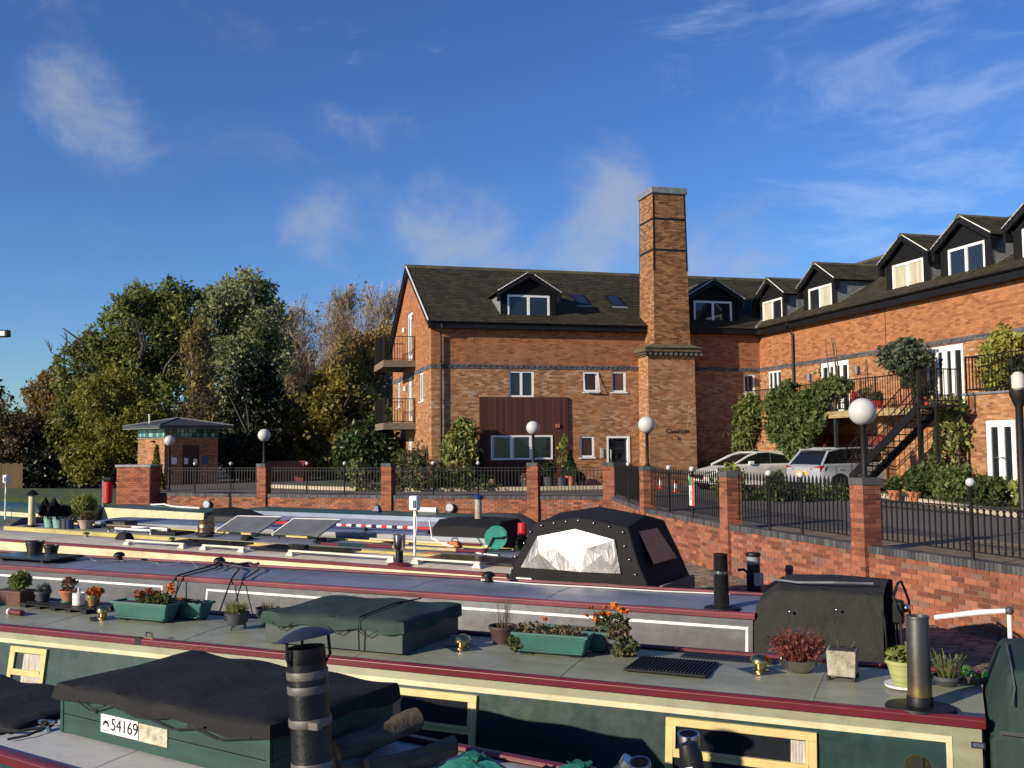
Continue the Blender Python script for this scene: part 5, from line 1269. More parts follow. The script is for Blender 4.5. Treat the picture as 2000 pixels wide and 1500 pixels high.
pot(s,.07,.10,.08,M['greypot']); tuft(s,120,.12,.13,LM['grassy'],5,.07,2.2,.004,sag=.45)
for i,(x,y,r,c,l) in enumerate(((-.02,1.18,.06,(.10,.22,.03),'large green glass ball near the end of the sage roof'),(.06,1.14,.045,(.45,.05,.08),'pink red ball beside the green glass balls'),(.13,1.08,.05,(.22,.50,.05),'bright lime green glass ball nearest the green hood'),(.02,1.06,.05,(.03,.09,.03),'dark green glass ball in front of the pink one'))):
    s = on(b1,x,y,'glass_ball',l,'ball','coloured balls on the sage roof'); MB().ball((0,0,r*.95),r,18).build('ball', pm('ball_%d'%i,c,.15,var=.25,scale=12), s, smooth=True); MB().lathe([(r*.3,0),(r*.3,.008)],10).build('foot', M['black'], s)
s = on(b1,.04,.90,'driftwood','dark knotted piece of driftwood by the hatch of the sage roof','driftwood')
MB().tube([(-.16,-.05,.03),(-.08,0,.04),(.02,.02,.035),(.1,.05,.05),(.2,.10,.06)], [.012,.03,.024,.026,.01], 7).build('branch', M['bark'], s, smooth=True); MB().tube([(-.02,.01,.04),(.02,-.05,.07)],[.014,.005],5).build('knot', M['bark'], s)
s = on(b1,-.94,.80,'stone_planter','square mossy stone planter on little black feet','planter')
t_ = pm('lichen_stone',(.30,.27,.16),.95,var=.45,scale=14,bump=.9,bscale=45,col2=(.46,.43,.33))
MB().frustum((0,0),(.105,.105),(.115,.115),.03,.235).build('body', t_, s, bevel=.008); MB().box(-.1,.1,-.1,.1,.225,.238).build('soil', M['soil'], s)
for sx in (-1,1):
    for sy in (-1,1): MB().lathe([(.012,0),(.02,.006),(.014,.03)],8,(sx*.1,sy*.1,0)).build('foot', M['black'], s)
MB().tube([(-.03,.02,.23),(-.035,.02,.30)],.007,5).build('twig', M['bark'], s); MB().tube([(.06,.05,.23),(.10,.05,.29)],.006,5).build('twig', M['bark'], s)
s = on(b1,-1.30,.90,'heather_bowl','pewter bowl of rusty dried heather beside the brass vent','planter')
MB().lathe([(.07,0),(.10,.01),(.145,.06),(.158,.105),(.163,.11),(.15,.108),(.10,.08)],26).build('bowl', pm('pewter',(.36,.34,.28),.3,metal=.9,var=.2,scale=9), s, smooth=True)
tuft(s,520,.17,.26,LM['heather'],8,.09,.85,.004,sag=.1); leafy(s,[(0,0,.21,.24,.2,.12)],900,.018,LM['heather'],21,name='sprigs')
MB().tube([(-.14*math.cos(a),-.02,.10+.24*math.sin(a)) for a in np.linspace(0,math.pi,14)],.006,6).build('wire_handle', M['chrome'], s)
PB = pm('dark_blue_diamond',(.012,.03,.04),.4)
mushroom(b1,-1.60,.80,M['brass'],'brass mushroom vent beside the heather bowl',.085,.14,PB); mushroom(b1,-4.36,.70,M['brass'],'brass mushroom vent right of the green tarpaulin box',.085,.13,PB); mushroom(b1,-8.88,.64,M['brass'],'brass mushroom vent left of the marigold troughs',.075,.15,PB)
s = on(b1,-2.32,.65,'grille_mat','black ribbed roof grille lying flat near the stern','grille')
MB().box(-.35,.35,-.27,.27,.0,.02).build('frame', M['black'], s, bevel=.006)
sm = MB().box(-.006,.006,-.24,.24,.02,.03).mesh('grille_bar',[M['iron']])
for i in range(22): obj('bar', sm, s, (-.32+.0305*i,0,0))
s = on(b1,-1.95,1.22,'rubber_mat','thin dark rubber mat along the far edge of the sage roof','mat'); MB().box(-.42,.42,-.12,.12,0,.014).build('mat', M['black'], s, bevel=.005); MB().box(-.40,.40,-.10,.10,.014,.017).build('tread', M['iron'], s)
t1 = trough(b1,-3.46,.76,.72,.21,.20,.03,'front green trough of straggly plants in the middle of the sage roof'); leafy(t1,[(-.2,0,.22,.16,.1,.06),(.1,0,.2,.2,.08,.03)],420,.022,LM['dry'],31); leafy(t1,[(-.34,-.05,.1,.07,.09,.10)],260,.022,LM['herb'],32,name='trailing_leaves'); marigolds(t1,[(-.08,.02,.31)],.028,LM['orange'],33); MB().tube([(-.08,.02,.19),(-.075,.02,.30)],.004,4).build('stem', LM['herb'], t1)
t2 = trough(b1,-3.36,1.05,.74,.21,.20,.03,'rear green trough behind the one with straggly plants'); leafy(t2,[(0,0,.2,.3,.08,.02)],160,.02,LM['dry'],35)
s = on(b1,-2.92,1.02,'marigold_plant','tall orange marigold plant spilling over the rear trough','plant'); pot(s,.09,.12,.15,M['greypot'])
leafy(s,[(0,0,.22,.12,.12,.16),(.10,-.08,.08,.14,.12,.10),(-.15,0,.3,.08,.08,.08)],900,.024,LM['herb'],41); leafy(s,[(.12,-.12,.05,.12,.08,.06),(.03,-.05,.2,.12,.1,.15)],320,.022,LM['dry'],45,name='dry_leaves')
q = rng(7); marigolds(s,[(.02+.11*q.normal(),.05*q.normal(),.42+.06*q.normal()) for i in range(11)],.032,LM['orange'],60); marigolds(s,[(-.22,0,.34),(-.15,.02,.30),(-.26,.03,.40),(-.12,0,.42),(-.3,0,.33)],.026,LM['rust'],90)
m = MB()
for p in ((-.22,0,.34),(-.15,.02,.30),(-.26,.03,.40),(-.12,0,.42),(-.3,0,.33),(.05,0,.45),(.1,0,.4)): m.tube([(0,0,.14),(p[0]*.6,p[1],.24),p],.003,4)
m.build('stems', LM['herb'], s)['kind'] = 'stuff'
s = on(b1,-4.12,1.10,'flower_pot','dark brown pot of bare stalks left of the straggly troughs','pot'); pot(s,.10,.13,.17,pm('brown_pot',(.05,.03,.025),.6)); tuft(s,60,.10,.30,LM['dry'],12,.15,.5,.003)
# green tarpaulin box
s = on(b1,-5.52,.80,'roof_box','grey green roof box under a dark green tarpaulin','box'); bx = P.setdefault('boxgreen', paint('grey_green_box',(.04,.055,.05),.55,var=.2))
MB().box(-.78,.78,-.56,.56,0,.20).build('box', bx, s, bevel=.006)
def tarp(parent, hx, hy, z0, ztop, hem, mat, seed, peak=.06, name='tarpaulin', nx=30, ny=20, skirt=.012, lean=0.0):
    """cover draped over a box: sagging top, rounded edges, scalloped hem"""
    q = rng(seed); m = MB(); rows = []
    ph = q.uniform(0,6,6)
    def top(x,y): return ztop + peak*(1-(x/hx)**2)*(1-(y/hy)**2) + lean*y + .010*math.sin(7*x/hx*1.3+ph[0]) * math.cos(4*y/hy+ph[1]) + .008*math.sin(9*x+5*y+ph[2])
    ring = []
    xs = np.linspace(-hx,hx,nx+1); ys = np.linspace(-hy,hy,ny+1)
    for j,y in enumerate(ys):
        for i,x in enumerate(xs): m.v.append((x,y,top(x,y) - (.012 if i in (0,nx) or j in (0,ny) else 0)))
    for j in range(ny):
        for i in range(nx): k = j*(nx+1)+i; m.f.append((k,k+1,k+nx+2,k+nx+1)); m.m.append(0)
    edge = [i for i in range(nx+1)] + [(j)*(nx+1)+nx for j in range(1,ny+1)] + [ny*(nx+1)+i for i in range(nx-1,-1,-1)] + [j*(nx+1) for j in range(ny-1,0,-1)]
    prev = edge; n = len(edge); b0 = [m.v[e] for e in edge]; z1 = z0
    for lev, f in enumerate((.33,.66,1.0)):
        cur = []
        for t_i, p in enumerate(b0):
            sx = (p[0]/hx); sy = (p[1]/hy); out = skirt*(1+.4*lev) + .010*math.sin(t_i*.9+ph[3])*f + .006*math.sin(t_i*2.1+ph[4])*f
            ox = out*(1 if sx > .999 else -1 if sx < -.999 else 0); oy = out*(1 if sy > .999 else -1 if sy < -.999 else 0)
            zh = p[2] + (z1 + hem*math.sin(t_i*.55+ph[5]) - p[2])*f
            cur.append(len(m.v)); m.v.append((p[0]+ox,p[1]+oy,zh))
        for a in range(n): b = (a+1)%n; m.f.append((prev[a],cur[a],cur[b],prev[b])); m.m.append(0)
        prev = cur
    return m.build(name, mat, parent, smooth=True, angle=55)
tarp(s,.80,.58,.19,.30,.018,P['greencanvas'],3,.045)
for x in (-.55,.1,.42): MB().tube([(x-.12,-.605,.21),(x,-.60,.14),(x+.12,-.605,.21)],.005,5).build('bungee', M['rope'], s)
MB().tube([(.34,-.61,.02),(.34,-.62,.2),(.33,-.60,.315),(.36,.0,.36),(.33,.58,.32)],.008,5).build('tie_rope', M['rope'], s)
for i,(x,y,l) in enumerate(((-7.02,.68,'black cauldron shaped pot of pale grass on three legs'),(-6.95,1.1,'second black cauldron pot tucked behind the first'))):
    s = on(b1,x,y,'cauldron_pot',l,'pot','black cauldron pots on the sage roof',.3*i)
    pp = MB().lathe([(.05,.045),(.095,.055),(.122,.10),(.125,.15),(.135,.175),(.125,.175),(.11,.13)],20).build('pot', M['greypot'], s, smooth=True)
    for a in (0.5,2.6,4.7): MB().tube([(.075*math.cos(a),.075*math.sin(a),.06),(.095*math.cos(a),.095*math.sin(a),0)],[.016,.01],6).build('leg', M['greypot'], s)
    for a in (1.2,4.35): MB().tube([(.13*math.cos(a),.13*math.sin(a),.15),(.16*math.cos(a),.16*math.sin(a),.135),(.135*math.cos(a),.135*math.sin(a),.11)],.008,5).build('lug', M['greypot'], s)
    MB().lathe([(.001,.155),(.118,.155)],18).build('soil', M['soil'], s)
    if i == 0: tuft(s,420,.13,.15,LM['grassy'],15,.15,.7,.004); leafy(s,[(0,0,.2,.12,.12,.05)],300,.018,LM['pale'],16)
    else: tuft(s,60,.1,.1,LM['dry'],17,.15,.7,.004)
t3 = trough(b1,-8.33,.72,.80,.22,.21,.0,'front green trough full of orange marigolds left of the cauldron'); leafy(t3,[(.12,0,.25,.26,.1,.08)],520,.022,LM['herb'],51); q = rng(9); marigolds(t3,[(.10+.17*q.normal(),.05*q.normal(),.28+.035*q.normal()) for i in range(24)],.028,LM['rust'],120); marigolds(t3,[(.34,.02,.36),(.36,.0,.41),(.33,.05,.33)],.04,LM['orange'],160)
t4 = trough(b1,-8.10,1.00,.80,.22,.20,.0,'rear green trough behind the marigolds'); leafy(t4,[(0,0,.2,.3,.08,.02)],160,.02,LM['dry'],55)
# little pallet with pots
s = on(b1,-9.85,1.0,'roof_pallet','small black plastic pallet carrying a row of pots','pallet','',-.08); s.pop('group', None) if 'group' in s else None
for y in (-.18,-.06,.06,.18): MB().box(-.62,.62,y-.04,y+.04,.045,.06).build('slat', M['black'], s)
for x in (-.55,-.28,0,.28,.55): MB().box(x-.05,x+.05,-.2,.2,0,.044).build('bearer', M['black'], s)
def on_pallet(x, y): return dict(dz=.06)
POTG = 'small pots on the black pallet'
s = on(b1,-10.32,1.05,'flower_pot','small dark pot of grey leaves at the left of the pallet','pot',POTG,dz=.06); pot(s,.07,.09,.12,M['greypot']); leafy(s,[(0,0,.16,.09,.09,.05)],200,.022,leafmat('grey_leaves',(.10,.12,.10),(.22,.25,.2)),61)
s = on(b1,-9.93,1.1,'flower_pot','terracotta pot with a dry twiggy plant on the pallet','pot',POTG,dz=.06); MB().lathe([(.07,0),(.10,.01),(.10,.03),(.07,.012)],18).build('saucer', P['trough'], s, smooth=True); pot(s,.075,.11,.14,M['terracotta'],z=.012); leafy(s,[(0,0,.22,.09,.09,.08)],220,.022,LM['dry'],62); leafy(s,[(0,0,.24,.07,.07,.08)],80,.016,LM['redfl'],63,name='buds')
s = on(b1,-9.66,1.0,'white_beaker','plain white cylindrical beaker between the terracotta and bronze pots','beaker',POTG,dz=.06); MB().lathe([(.07,0),(.072,.14),(.066,.14),(.064,.02)],22).build('cup', M['whitepaint'], s, smooth=True); MB().box(.0,.012,-.02,.02,.10,.20).build('plant_tag', M['white'], s)
s = on(b1,-9.42,1.0,'flower_pot','bronze patterned pot of pink flowers at the right of the pallet','pot',POTG,dz=.06); pot(s,.06,.075,.13,pm('bronze_pot',(.30,.20,.08),.35,metal=.5,var=.6,scale=30)); leafy(s,[(.03,0,.17,.10,.09,.05)],200,.024,LM['rust'],64)
s = on(b1,-10.75,1.0,'planter_trough','brown planter of yellow green leaves at the left edge','planter'); MB().frustum((0,0),(.22,.1),(.25,.13),0,.18).build('body', pm('brown_planter',(.10,.045,.03),.6), s, bevel=.012); MB().box(-.235,.235,-.115,.115,.165,.183).build('soil', M['soil'], s); leafy(s,[(.1,0,.30,.12,.12,.09)],180,.06,LM['pale'],71); MB().tube([(.08,0,.17),(.1,0,.28)],.012,6).build('stem', M['bark'], s)
s = on(b1,-10.05,.46,'rolled_tube','short maroon tube with a white end lying on the sage roof','tube'); MB(lambda x,y,z:(x,y,z)).tube([(-.10,0,.035),(.12,-.02,.035)],.035,14).build('tube', P['maroon'], s, smooth=True); MB().tube([(-.13,.003,.035),(-.10,0,.035)],.036,14).build('tube_end', M['whitepaint'], s, smooth=True)
s = on(b1,-11.1,.5,'flower_pot','brown bowl pot of grasses beyond the left trough','pot'); pot(s,.1,.13,.14,M['terracotta']); tuft(s,90,.1,.2,LM['grassy'],77,.12)
# --- blue-grey roof
s = on(b2,-.37,.20,'stove_chimney','black stove chimney standing on the blue grey roof','chimney'); MB().lathe([(.20,0),(.21,.01),(.20,.03),(.1,.035)],24).build('base_plate', M['black'], s, smooth=True); MB().lathe([(.10,.03),(.105,.05),(.09,.06),(.082,.62),(.085,.63),(.085,.65),(.07,.65),(.07,.3)],24).build('pipe', pm('gloss_black',(.012,.012,.013),.2,var=.3,scale=12), s, smooth=True); MB().lathe([(.0915,.42),(.092,.45)],20).build('band', M['chrome'], s, smooth=True)
for x, y, l in ((-3.88,1.12,'black mushroom vent beside the pram hood'),(-8.76,1.12,'black mushroom vent with straps in the middle of the blue grey roof'),(-11.0,1.14,'black mushroom vent at the left of the blue grey roof')): mushroom(b2,x,y,M['black'],l,.095,.15)
s = on(b2,-12.4,.62,'solar_panel','black solar panel lying on the blue grey roof at left','solar panel'); MB().box(-.75,.75,-.35,.35,.05,.085).build('panel', glassmat('solar_face',(.012,.013,.018),.15), s, bevel=.006)
for x in (-.5,.5): MB().box(x-.03,x+.03,-.3,.3,0,.049).build('bracket', M['iron'], s)
for x, l, r in ((-13.25,'larger black plant tub behind the solar panel',.16),(-12.82,'smaller black plant tub behind the solar panel',.125)):
    s = on(b2,x,1.27,'plant_tub',l,'tub','black plant tubs'); pot(s,r*.75,r,.26 if r > .15 else .2,pm('black_tub_%d'%int(-x*10),(.02,.018,.02),.5)); MB().lathe([(r+.002,.2 if r > .15 else .15),(r+.012,.205 if r > .15 else .155)],18).build('rim_band', M['greypot'], s)
s = on(b2,-8.6,1.05,'webbing_straps','tangle of black webbing straps hanging from the blue grey roof to the next boat','straps')
def bl(boat, x, y, z): return Vector(place(boat, x, y, z))
def strap(parent, pts, w=.018):
    o = parent.location; a = -parent.rotation_euler[2]
    loc = []
    for p in pts:
        d = Vector(p) - o; loc.append((d.x*math.cos(a)-d.y*math.sin(a), d.x*math.sin(a)+d.y*math.cos(a), d.z))
    return MB().tube(loc, w, 5).build('strap', M['rope'], parent)
strap(s,[bl(b2,-8.7,1.0,1.56),bl(b2,-8.5,.5,1.56),bl(b2,-8.55,-.03,1.5),bl(b2,-8.62,-.12,1.3),bl(b2,-8.7,-.3,1.0)],.014); strap(s,[bl(b2,-8.6,1.0,1.56),bl(b2,-8.3,.5,1.56),bl(b2,-8.42,-.03,1.5),bl(b2,-8.45,-.3,1.0)],.012)
strap(s,[bl(b2,-8.5,1.05,1.56),bl(b2,-7.9,.6,1.56),bl(b2,-7.5,-.02,1.52),bl(b2,-7.45,-.35,1.05)],.013); strap(s,[bl(b2,-8.45,1.05,1.57),bl(b2,-8.0,1.1,1.56),bl(b2,-7.6,.7,1.55),bl(b2,-7.3,-.02,1.5),bl(b2,-7.2,-.4,1.0)],.011)
q = random.Random(3); strap(s,[bl(b2,-8.6+.09*i,1.0+q.uniform(-.1,.1),1.56+q.uniform(0,.04)) for i in range(9)],.022)
s = on(b2,-9.8,.9,'light_cable','thin grey cable looped along the blue grey roof','cable'); MB().tube([(-2.0+.16*i,.12*math.sin(i*1.3),.012+.06*max(0,math.sin(i*.9))) for i in range(26)],.006,5).build('cable', M['lead'], s); MB().lathe([(.03,0),(.03,.02)],10,(-2.0,0,0)).build('plug', M['greypot'], s)
s = on(b2,-2.0,1.1,'white_rope','thin white rope stretched along the blue grey roof towards the quay','rope'); MB().tube([(-2.0,.05,.02),(-1.2,.0,.012),(-.2,.03,.012),(.6,.0,.014),(1.5,.1,.012)],.008,5).build('rope', M['whitepaint'], s); MB().ball((-2.0,.05,.02),.018,8).build('knot', M['whitepaint'], s)
# --- sand roof
s = on(b3,-2.1,.14,'stove_chimney','chrome topped stove chimney with maroon base on the sand roof','chimney'); MB().lathe([(.22,0),(.22,.02),(.16,.05),(.09,.06)],22,sx=1,sy=.75).build('base_plate', P['maroon'], s, smooth=True); MB().lathe([(.06,.05),(.06,.26)],18).build('lower_pipe', M['black'], s, smooth=True); MB().lathe([(.062,.25),(.095,.30),(.10,.50),(.105,.505),(.09,.505),(.09,.35)],20).build('pipe', M['chrome'], s, smooth=True)
MB().tube([(-.06,.04,.26),(-.1,.05,.4),(-.1,.05,.52)],.02,6).build('peg_bag', M['terracotta'], s)
for x in (-8.55,-4.95,-11.3): mushroom(b3,x,1.0,M['brass'],{-8.55:'brass vent beside the leftmost white roof rail',-4.95:'brass vent behind the middle white roof rail',-11.3:'brass vent at the left end of the sand roof'}[x],.07,.1)
s = on(b3,-7.9,.95,'rope_coil','dark rope coil on the sand roof behind a white rail','rope'); MB().tube([(.13*math.cos(i*.7)*(1-.01*i),.09*math.sin(i*.7),.015+.002*i) for i in range(34)],.014,5).build('coil', M['rope'], s); MB().tube([(.1,0,.02),(.5,-.1,.015)],.012,5).build('tail', M['rope'], s)
s = on(b3,-5.0,.9,'rope_coil','heap of black rope between two white rails on the sand roof','rope'); MB().tube([(.16*math.cos(i*.8),.10*math.sin(i*.83),.02+.003*i) for i in range(30)],.018,5).build('coil', M['rope'], s); MB().tube([(.1,0,.02),(.6,.1,.015)],.012,5).build('tail', M['rope'], s)
def hookup(loc, top, label):
    s = thing('hookup_post', label, 'post', loc, R(-30), 'white mains hookup posts'); h = top-loc[2]
    MB().lathe([(.026,0),(.024,h-.2)],10).build('post', M['whitepaint'], s, smooth=True); MB().box(-.09,.09,-.07,.07,h-.27,h).build('socket_box', M['white'], s, bevel=.03); MB().box(.01,.07,-.08,-.068,h-.22,h-.08).build('socket', M['greypot'], s)
    MB().tube([(.05,-.05,h-.28),(.1,-.06,h-.5),(.02,-.05,h-.9)],.01,5).build('cable', M['whitepaint'], s)
hookup(place(b3,-3.1,1.92,.33),2.5,'white mains hookup post rising between the sand and low grey boats'); hookup(place(b4,-21.9,3.0,.2),2.58,'white mains hookup post at the far left edge')
# --- low grey roof
P['panelback'] = pm('grey_panel_back', (.11,.115,.12), .5, var=.2)
s = on(b4,-15.95,.3,'stove_chimney','tall cream stove chimney with a dark cap on the low grey boat','chimney'); MB().lathe([(.22,0),(.2,.03),(.1,.05)],18).build('base_plate', M['black'], s); MB().lathe([(.095,.04),(.09,.88)],18).build('pipe', P['palecream'], s, smooth=True); MB().lathe([(.16,.86),(.17,.88),(.06,.99),(.01,1.0)],18).build('cap', M['black'], s, smooth=True)
for x, l in ((-15.15,'left pale green bucket stuffed with black sacks'),(-14.75,'right pale green bucket stuffed with black sacks')):
    s = on(b4,x,.35,'bucket',l,'bucket','pale green buckets on the low grey roof'); pot(s,.14,.19,.32,pm('pale_green_bucket%d'%int(-x*10),(.20,.36,.32),.5),16); leafy(s,[(0,0,.42,.24,.2,.13)],90,.22,P['blackcanvas'],81,name='black_sack')
for x, l, mt in ((-14.4,'slim black bottle shaped pot on the low grey roof',M['greypot']),(-14.2,'dark blue glazed pot on the low grey roof',pm('blue_glaze',(.02,.03,.09),.3))):
    s = on(b4,x,.3,'flower_pot',l,'pot','pots on the low grey roof'); pot(s,.09,.10,.26,mt,14); tuft(s,14,.08,.14,LM['dry'],85,.22)
s = on(b4,-14.25,.75,'potted_shrub','yellow green feathery shrub in a pot on the low grey roof','plant'); pot(s,.14,.18,.28,M['greypot']); tuft(s,260,.22,.75,LM['pale'],86,.25,.55,.008); leafy(s,[(0,0,.6,.34,.3,.28)],1500,.05,LM['pale'],87)
s = on(b4,-13.72,.45,'flower_pot','pale terracotta bowl with a dry plant on the low grey roof','pot','pots on the low grey roof'); pot(s,.13,.2,.24,pm('pale_terracotta',(.42,.30,.22),.8),18); leafy(s,[(.05,0,.34,.2,.18,.12)],420,.04,LM['dry'],88)
for x, l in ((-11.5,'white roof frame nearer the drum'),):
    s = on(b4,x,.25,'roof_rack','white tubular roof rack lying on the low grey boat','rack')
    for y in (0,.5): MB().tube([(-.7,y,.0),(-.7,y,.1),(.7,y,.1),(.7,y,0)],.03,7).build('tube', M['whitepaint'], s)
    MB().tube([(0,0,.1),(0,.5,.1)],.03,7).build('cross_tube', M['whitepaint'], s)
s = on(b4,-12.9,.7,'roof_planks','dark planks and poles stacked along the low grey roof','planks')
for i,(y,z) in enumerate(((0,.03),(.14,.03),(.28,.03),(.1,.08))): MB().box(-.9+.1*i,1.6+.1*i,y,y+.11,z-.025,z+.02).build('plank', M['wood'] if i%2 else M['black'], s)
s = on(b4,-9.55,.9,'steel_drum','bronze coloured steel drum standing on the low grey roof','drum'); MB().lathe([(.20,0),(.205,.01),(.20,.02),(.20,.15),(.207,.16),(.20,.17),(.20,.31),(.207,.32),(.19,.33),(.001,.33)],26).build('drum', pm('bronze_steel',(.30,.23,.13),.3,metal=.85,var=.3,scale=6), s, smooth=True); MB().lathe([(.208,.155),(.211,.165)],24).build('hoop', M['chrome'], s)
for x, l in ((-8.35,'left grey tilted solar panel seen from behind'),(-6.45,'right grey tilted solar panel seen from behind')):
    s = on(b4,x,.85,'tilted_panel',l,'solar panel','tilted solar panels on the low grey roof',.18)
    m = MB(lambda a,b,c: (a,b*.52 - c*.85*.0 + b*0, c)); tl = R(30)
    def T(a,b,c): return (a + b*.34, b*math.cos(tl) - c*math.sin(tl), .08 + b*math.sin(tl) + c*math.cos(tl))
    MB(T).box(-.62,.62,0,.62,0,.035).build('panel', P['panelback'], s, bevel=.005); MB(T).box(-.66,-.622,-.01,.64,-.01,.045).build('edge_trim', M['whitepaint'], s); MB(T).box(-.62,.62,.622,.65,-.005,.04).build('top_trim', M['whitepaint'], s)
    for a in (-.28,-.05): MB(T).box(a,a+.14,.26,.34,-.02,-.001).build('junction_box', M['black'], s)
    for a in (-.5,.5): MB().tube([(a,.0,0),(a+.15,.35,.3)],.014,5).build('strut', M['iron'], s)
    MB(T).tube([(-.2,.36,-.02),(0,.2,-.03),(.15,.02,-.02)],.01,5).build('cable', M['black'], s)
s = on(b4,-3.0,.35,'boat_pole','long cream maroon and green boat pole lying on the low grey roof','pole')
for (xa,xb,mt) in ((-2.2,-1.7,P['maroon']),(-1.7,-.9,P['bottle']),(-.9,-.2,P['maroon']),(-.2,1.4,P['cream']),(1.4,2.1,P['maroon'])): MB().tube([(xa,0,.05+.01*xa),(xb,0,.05+.01*xb)],.033,9).build('section', mt, s, smooth=True)
s = on(b4,-2.8,.9,'boat_hook','cream and maroon boat hook behind the pole on the low grey roof','pole'); MB().tube([(-1.5,0,.1),(.6,0,.1)],.028,8).build('shaft', P['palecream'], s, smooth=True); MB().tube([(.6,0,.1),(1.4,.02,.1)],.03,8).build('painted_end', P['maroon'], s, smooth=True); MB().tube([(-1.5,0,.1),(-1.62,0,.12),(-1.68,0,.2)],.016,6).build('hook', M['iron'], s)
s = on(b4,-1.05,.95,'hose_reel','green plastic hose reel beside the red lamp','hose reel',rz=.5); gp = pm('reel_green',(.05,.30,.22),.4)
for y in (-.13,.13): MB(lambda a,b,c,y=y: (a,c+y,b+.27)).lathe([(.001,-.015),(.22,-.015),(.225,0),(.22,.015),(.001,.015)],26).build('reel_disc', gp, s, smooth=True)
MB(lambda a,b,c: (a,c,b+.27)).lathe([(.13,-.115),(.15,-.05),(.13,0),(.15,.05),(.13,.115)],22).build('hose', pm('hose_dark',(.02,.05,.04),.5), s, smooth=True); MB().tube([(-.2,-.16,0),(-.05,-.16,.27),(.12,-.16,.27),(.2,-.16,.3)],.018,6).build('crank_frame', M['black'], s); MB().box(-.3,.3,-.2,.2,0,.03).build('base', P['bottle'], s)
s = on(b4,-.62,1.25,'signal_lamp','red topped lamp on a dark stalk left of the pram hood','lamp'); MB().lathe([(.05,0),(.045,.32)],12).build('stalk', M['iron'], s, smooth=True); MB().lathe([(.085,.32),(.10,.34),(.095,.55),(.08,.57),(.001,.575)],18).build('red_shade', M['red'], s, smooth=True); leafy(s,[(.05,0,.16,.2,.15,.14)],260,.05,LM['dark'],93,name='ivy')
s = on(b4,-2.0,.85,'tool_bag','small orange and brown tool bag among the poles','bag'); MB().frustum((0,0),(.16,.1),(.11,.06),.0,.16).build('bag', pm('orange_bag',(.45,.12,.04),.7,var=.4,scale=12), s, bevel=.03); MB().tube([(-.08,0,.15),(-.05,0,.22),(.06,0,.22),(.09,0,.15)],.012,6).build('handle', M['black'], s)
# --- boats behind
s = on(b5,-3.6,.25,'striped_pole','red and white striped boat pole along the navy boat','pole')
xx = -3.0; k = 0
while xx < 2.2:
    if xx < -.9: st_, mt = 1.05, M['red']
    elif xx < 1.5: st_, mt = .15, (P['whiteline'] if k % 2 else (M['red'] if k % 4 == 0 else M['black']))
    else: st_, mt = .35, M['red']
    MB().tube([(xx,0,.12),(xx+st_,0,.12)],.036,9).build('section', mt, s, smooth=True); xx += st_; k += 1
for x in (-2.2,.1,1.9): MB().box(x-.03,x+.03,-.05,.05,0,.075).build('cradle', M['iron'], s)
s = on(b5,-.55,.6,'stove_chimney','cream stove chimney with blue black cap on the navy boat','chimney'); MB().lathe([(.16,0),(.15,.03),(.09,.04)],16).build('base_plate', M['lead'], s); MB().lathe([(.085,.03),(.08,.80)],16).build('pipe', pm('tan_pipe',(.35,.30,.22),.4), s, smooth=True); MB().lathe([(.11,.78),(.12,.86),(.07,.88),(.001,.88)],16).build('cap', P['blue'], s, smooth=True)
s = on(b7,-2.4,.8,'roof_cable','pale cable draped over the green roof of the cream boat','cable'); MB().tube([(-1.2,0,.03),(-.6,.1,.06),(0,0,.02),(.7,-.2,.03),(1.6,-.1,.02)],.025,5).build('cable', M['whitepaint'], s); MB().lathe([(.05,0),(.05,.04)],8,(-1.2,0,0)).build('plug', M['greypot'], s)
s = on(b6,-4.5,.6,'roof_bag','small dark blue bag on the teal boat roof','bag'); MB().frustum((0,0),(.14,.1),(.08,.06),0,.2).build('bag', P['blue'], s, bevel=.03); MB().tube([(-.05,0,.19),(0,0,.25),(.05,0,.19)],.012,5).build('handle', M['black'], s)
# --- quayside bollard and white pole
s = thing('service_bollard','black service bollard with a grey band on the cobbled quay','bollard',(4.15,17.0,QZ)); MB().lathe([(.115,0),(.11,.52),(.10,.54)],20).build('body', M['black'], s, smooth=True); MB().lathe([(.112,.54),(.112,.67)],20).build('grey_band', pm('bollard_grey',(.22,.24,.26),.5), s, smooth=True); MB().lathe([(.125,.67),(.13,.69),(.12,.73),(.001,.735)],20).build('cap', M['black'], s, smooth=True); MB().box(-.03,.13,-.17,-.1,.18,.40).build('meter_box', pm('meter_grey',(.40,.39,.37),.5), s, bevel=.01); MB().box(-.15,-.08,-.16,-.11,.12,.45).build('hose_plate', M['black'], s); MB().tube([(-.3,-.1,.45),(-.2,-.12,.46),(-.13,-.12,.40),(-.13,-.12,0)],.025,7).build('pipe', M['black'], s)
w_ = thing('bracket_pole','white tubular pole with a padded sideways arm by the green hood','pole',place(b1,.355,2.25,.335),b1.rotation_euler[2]); MB().lathe([(.021,0),(.021,1.55)],12).build('upright', M['whitepaint'], w_, smooth=True); MB().tube([(.0,0,1.56),(-.25,0,1.53),(-.62,0,1.46)],[.02,.026,.022],10).build('arm', M['whitepaint'], w_, smooth=True); MB().ball((0,0,1.56),.04,10).build('joint', M['greypot'], w_, smooth=True)
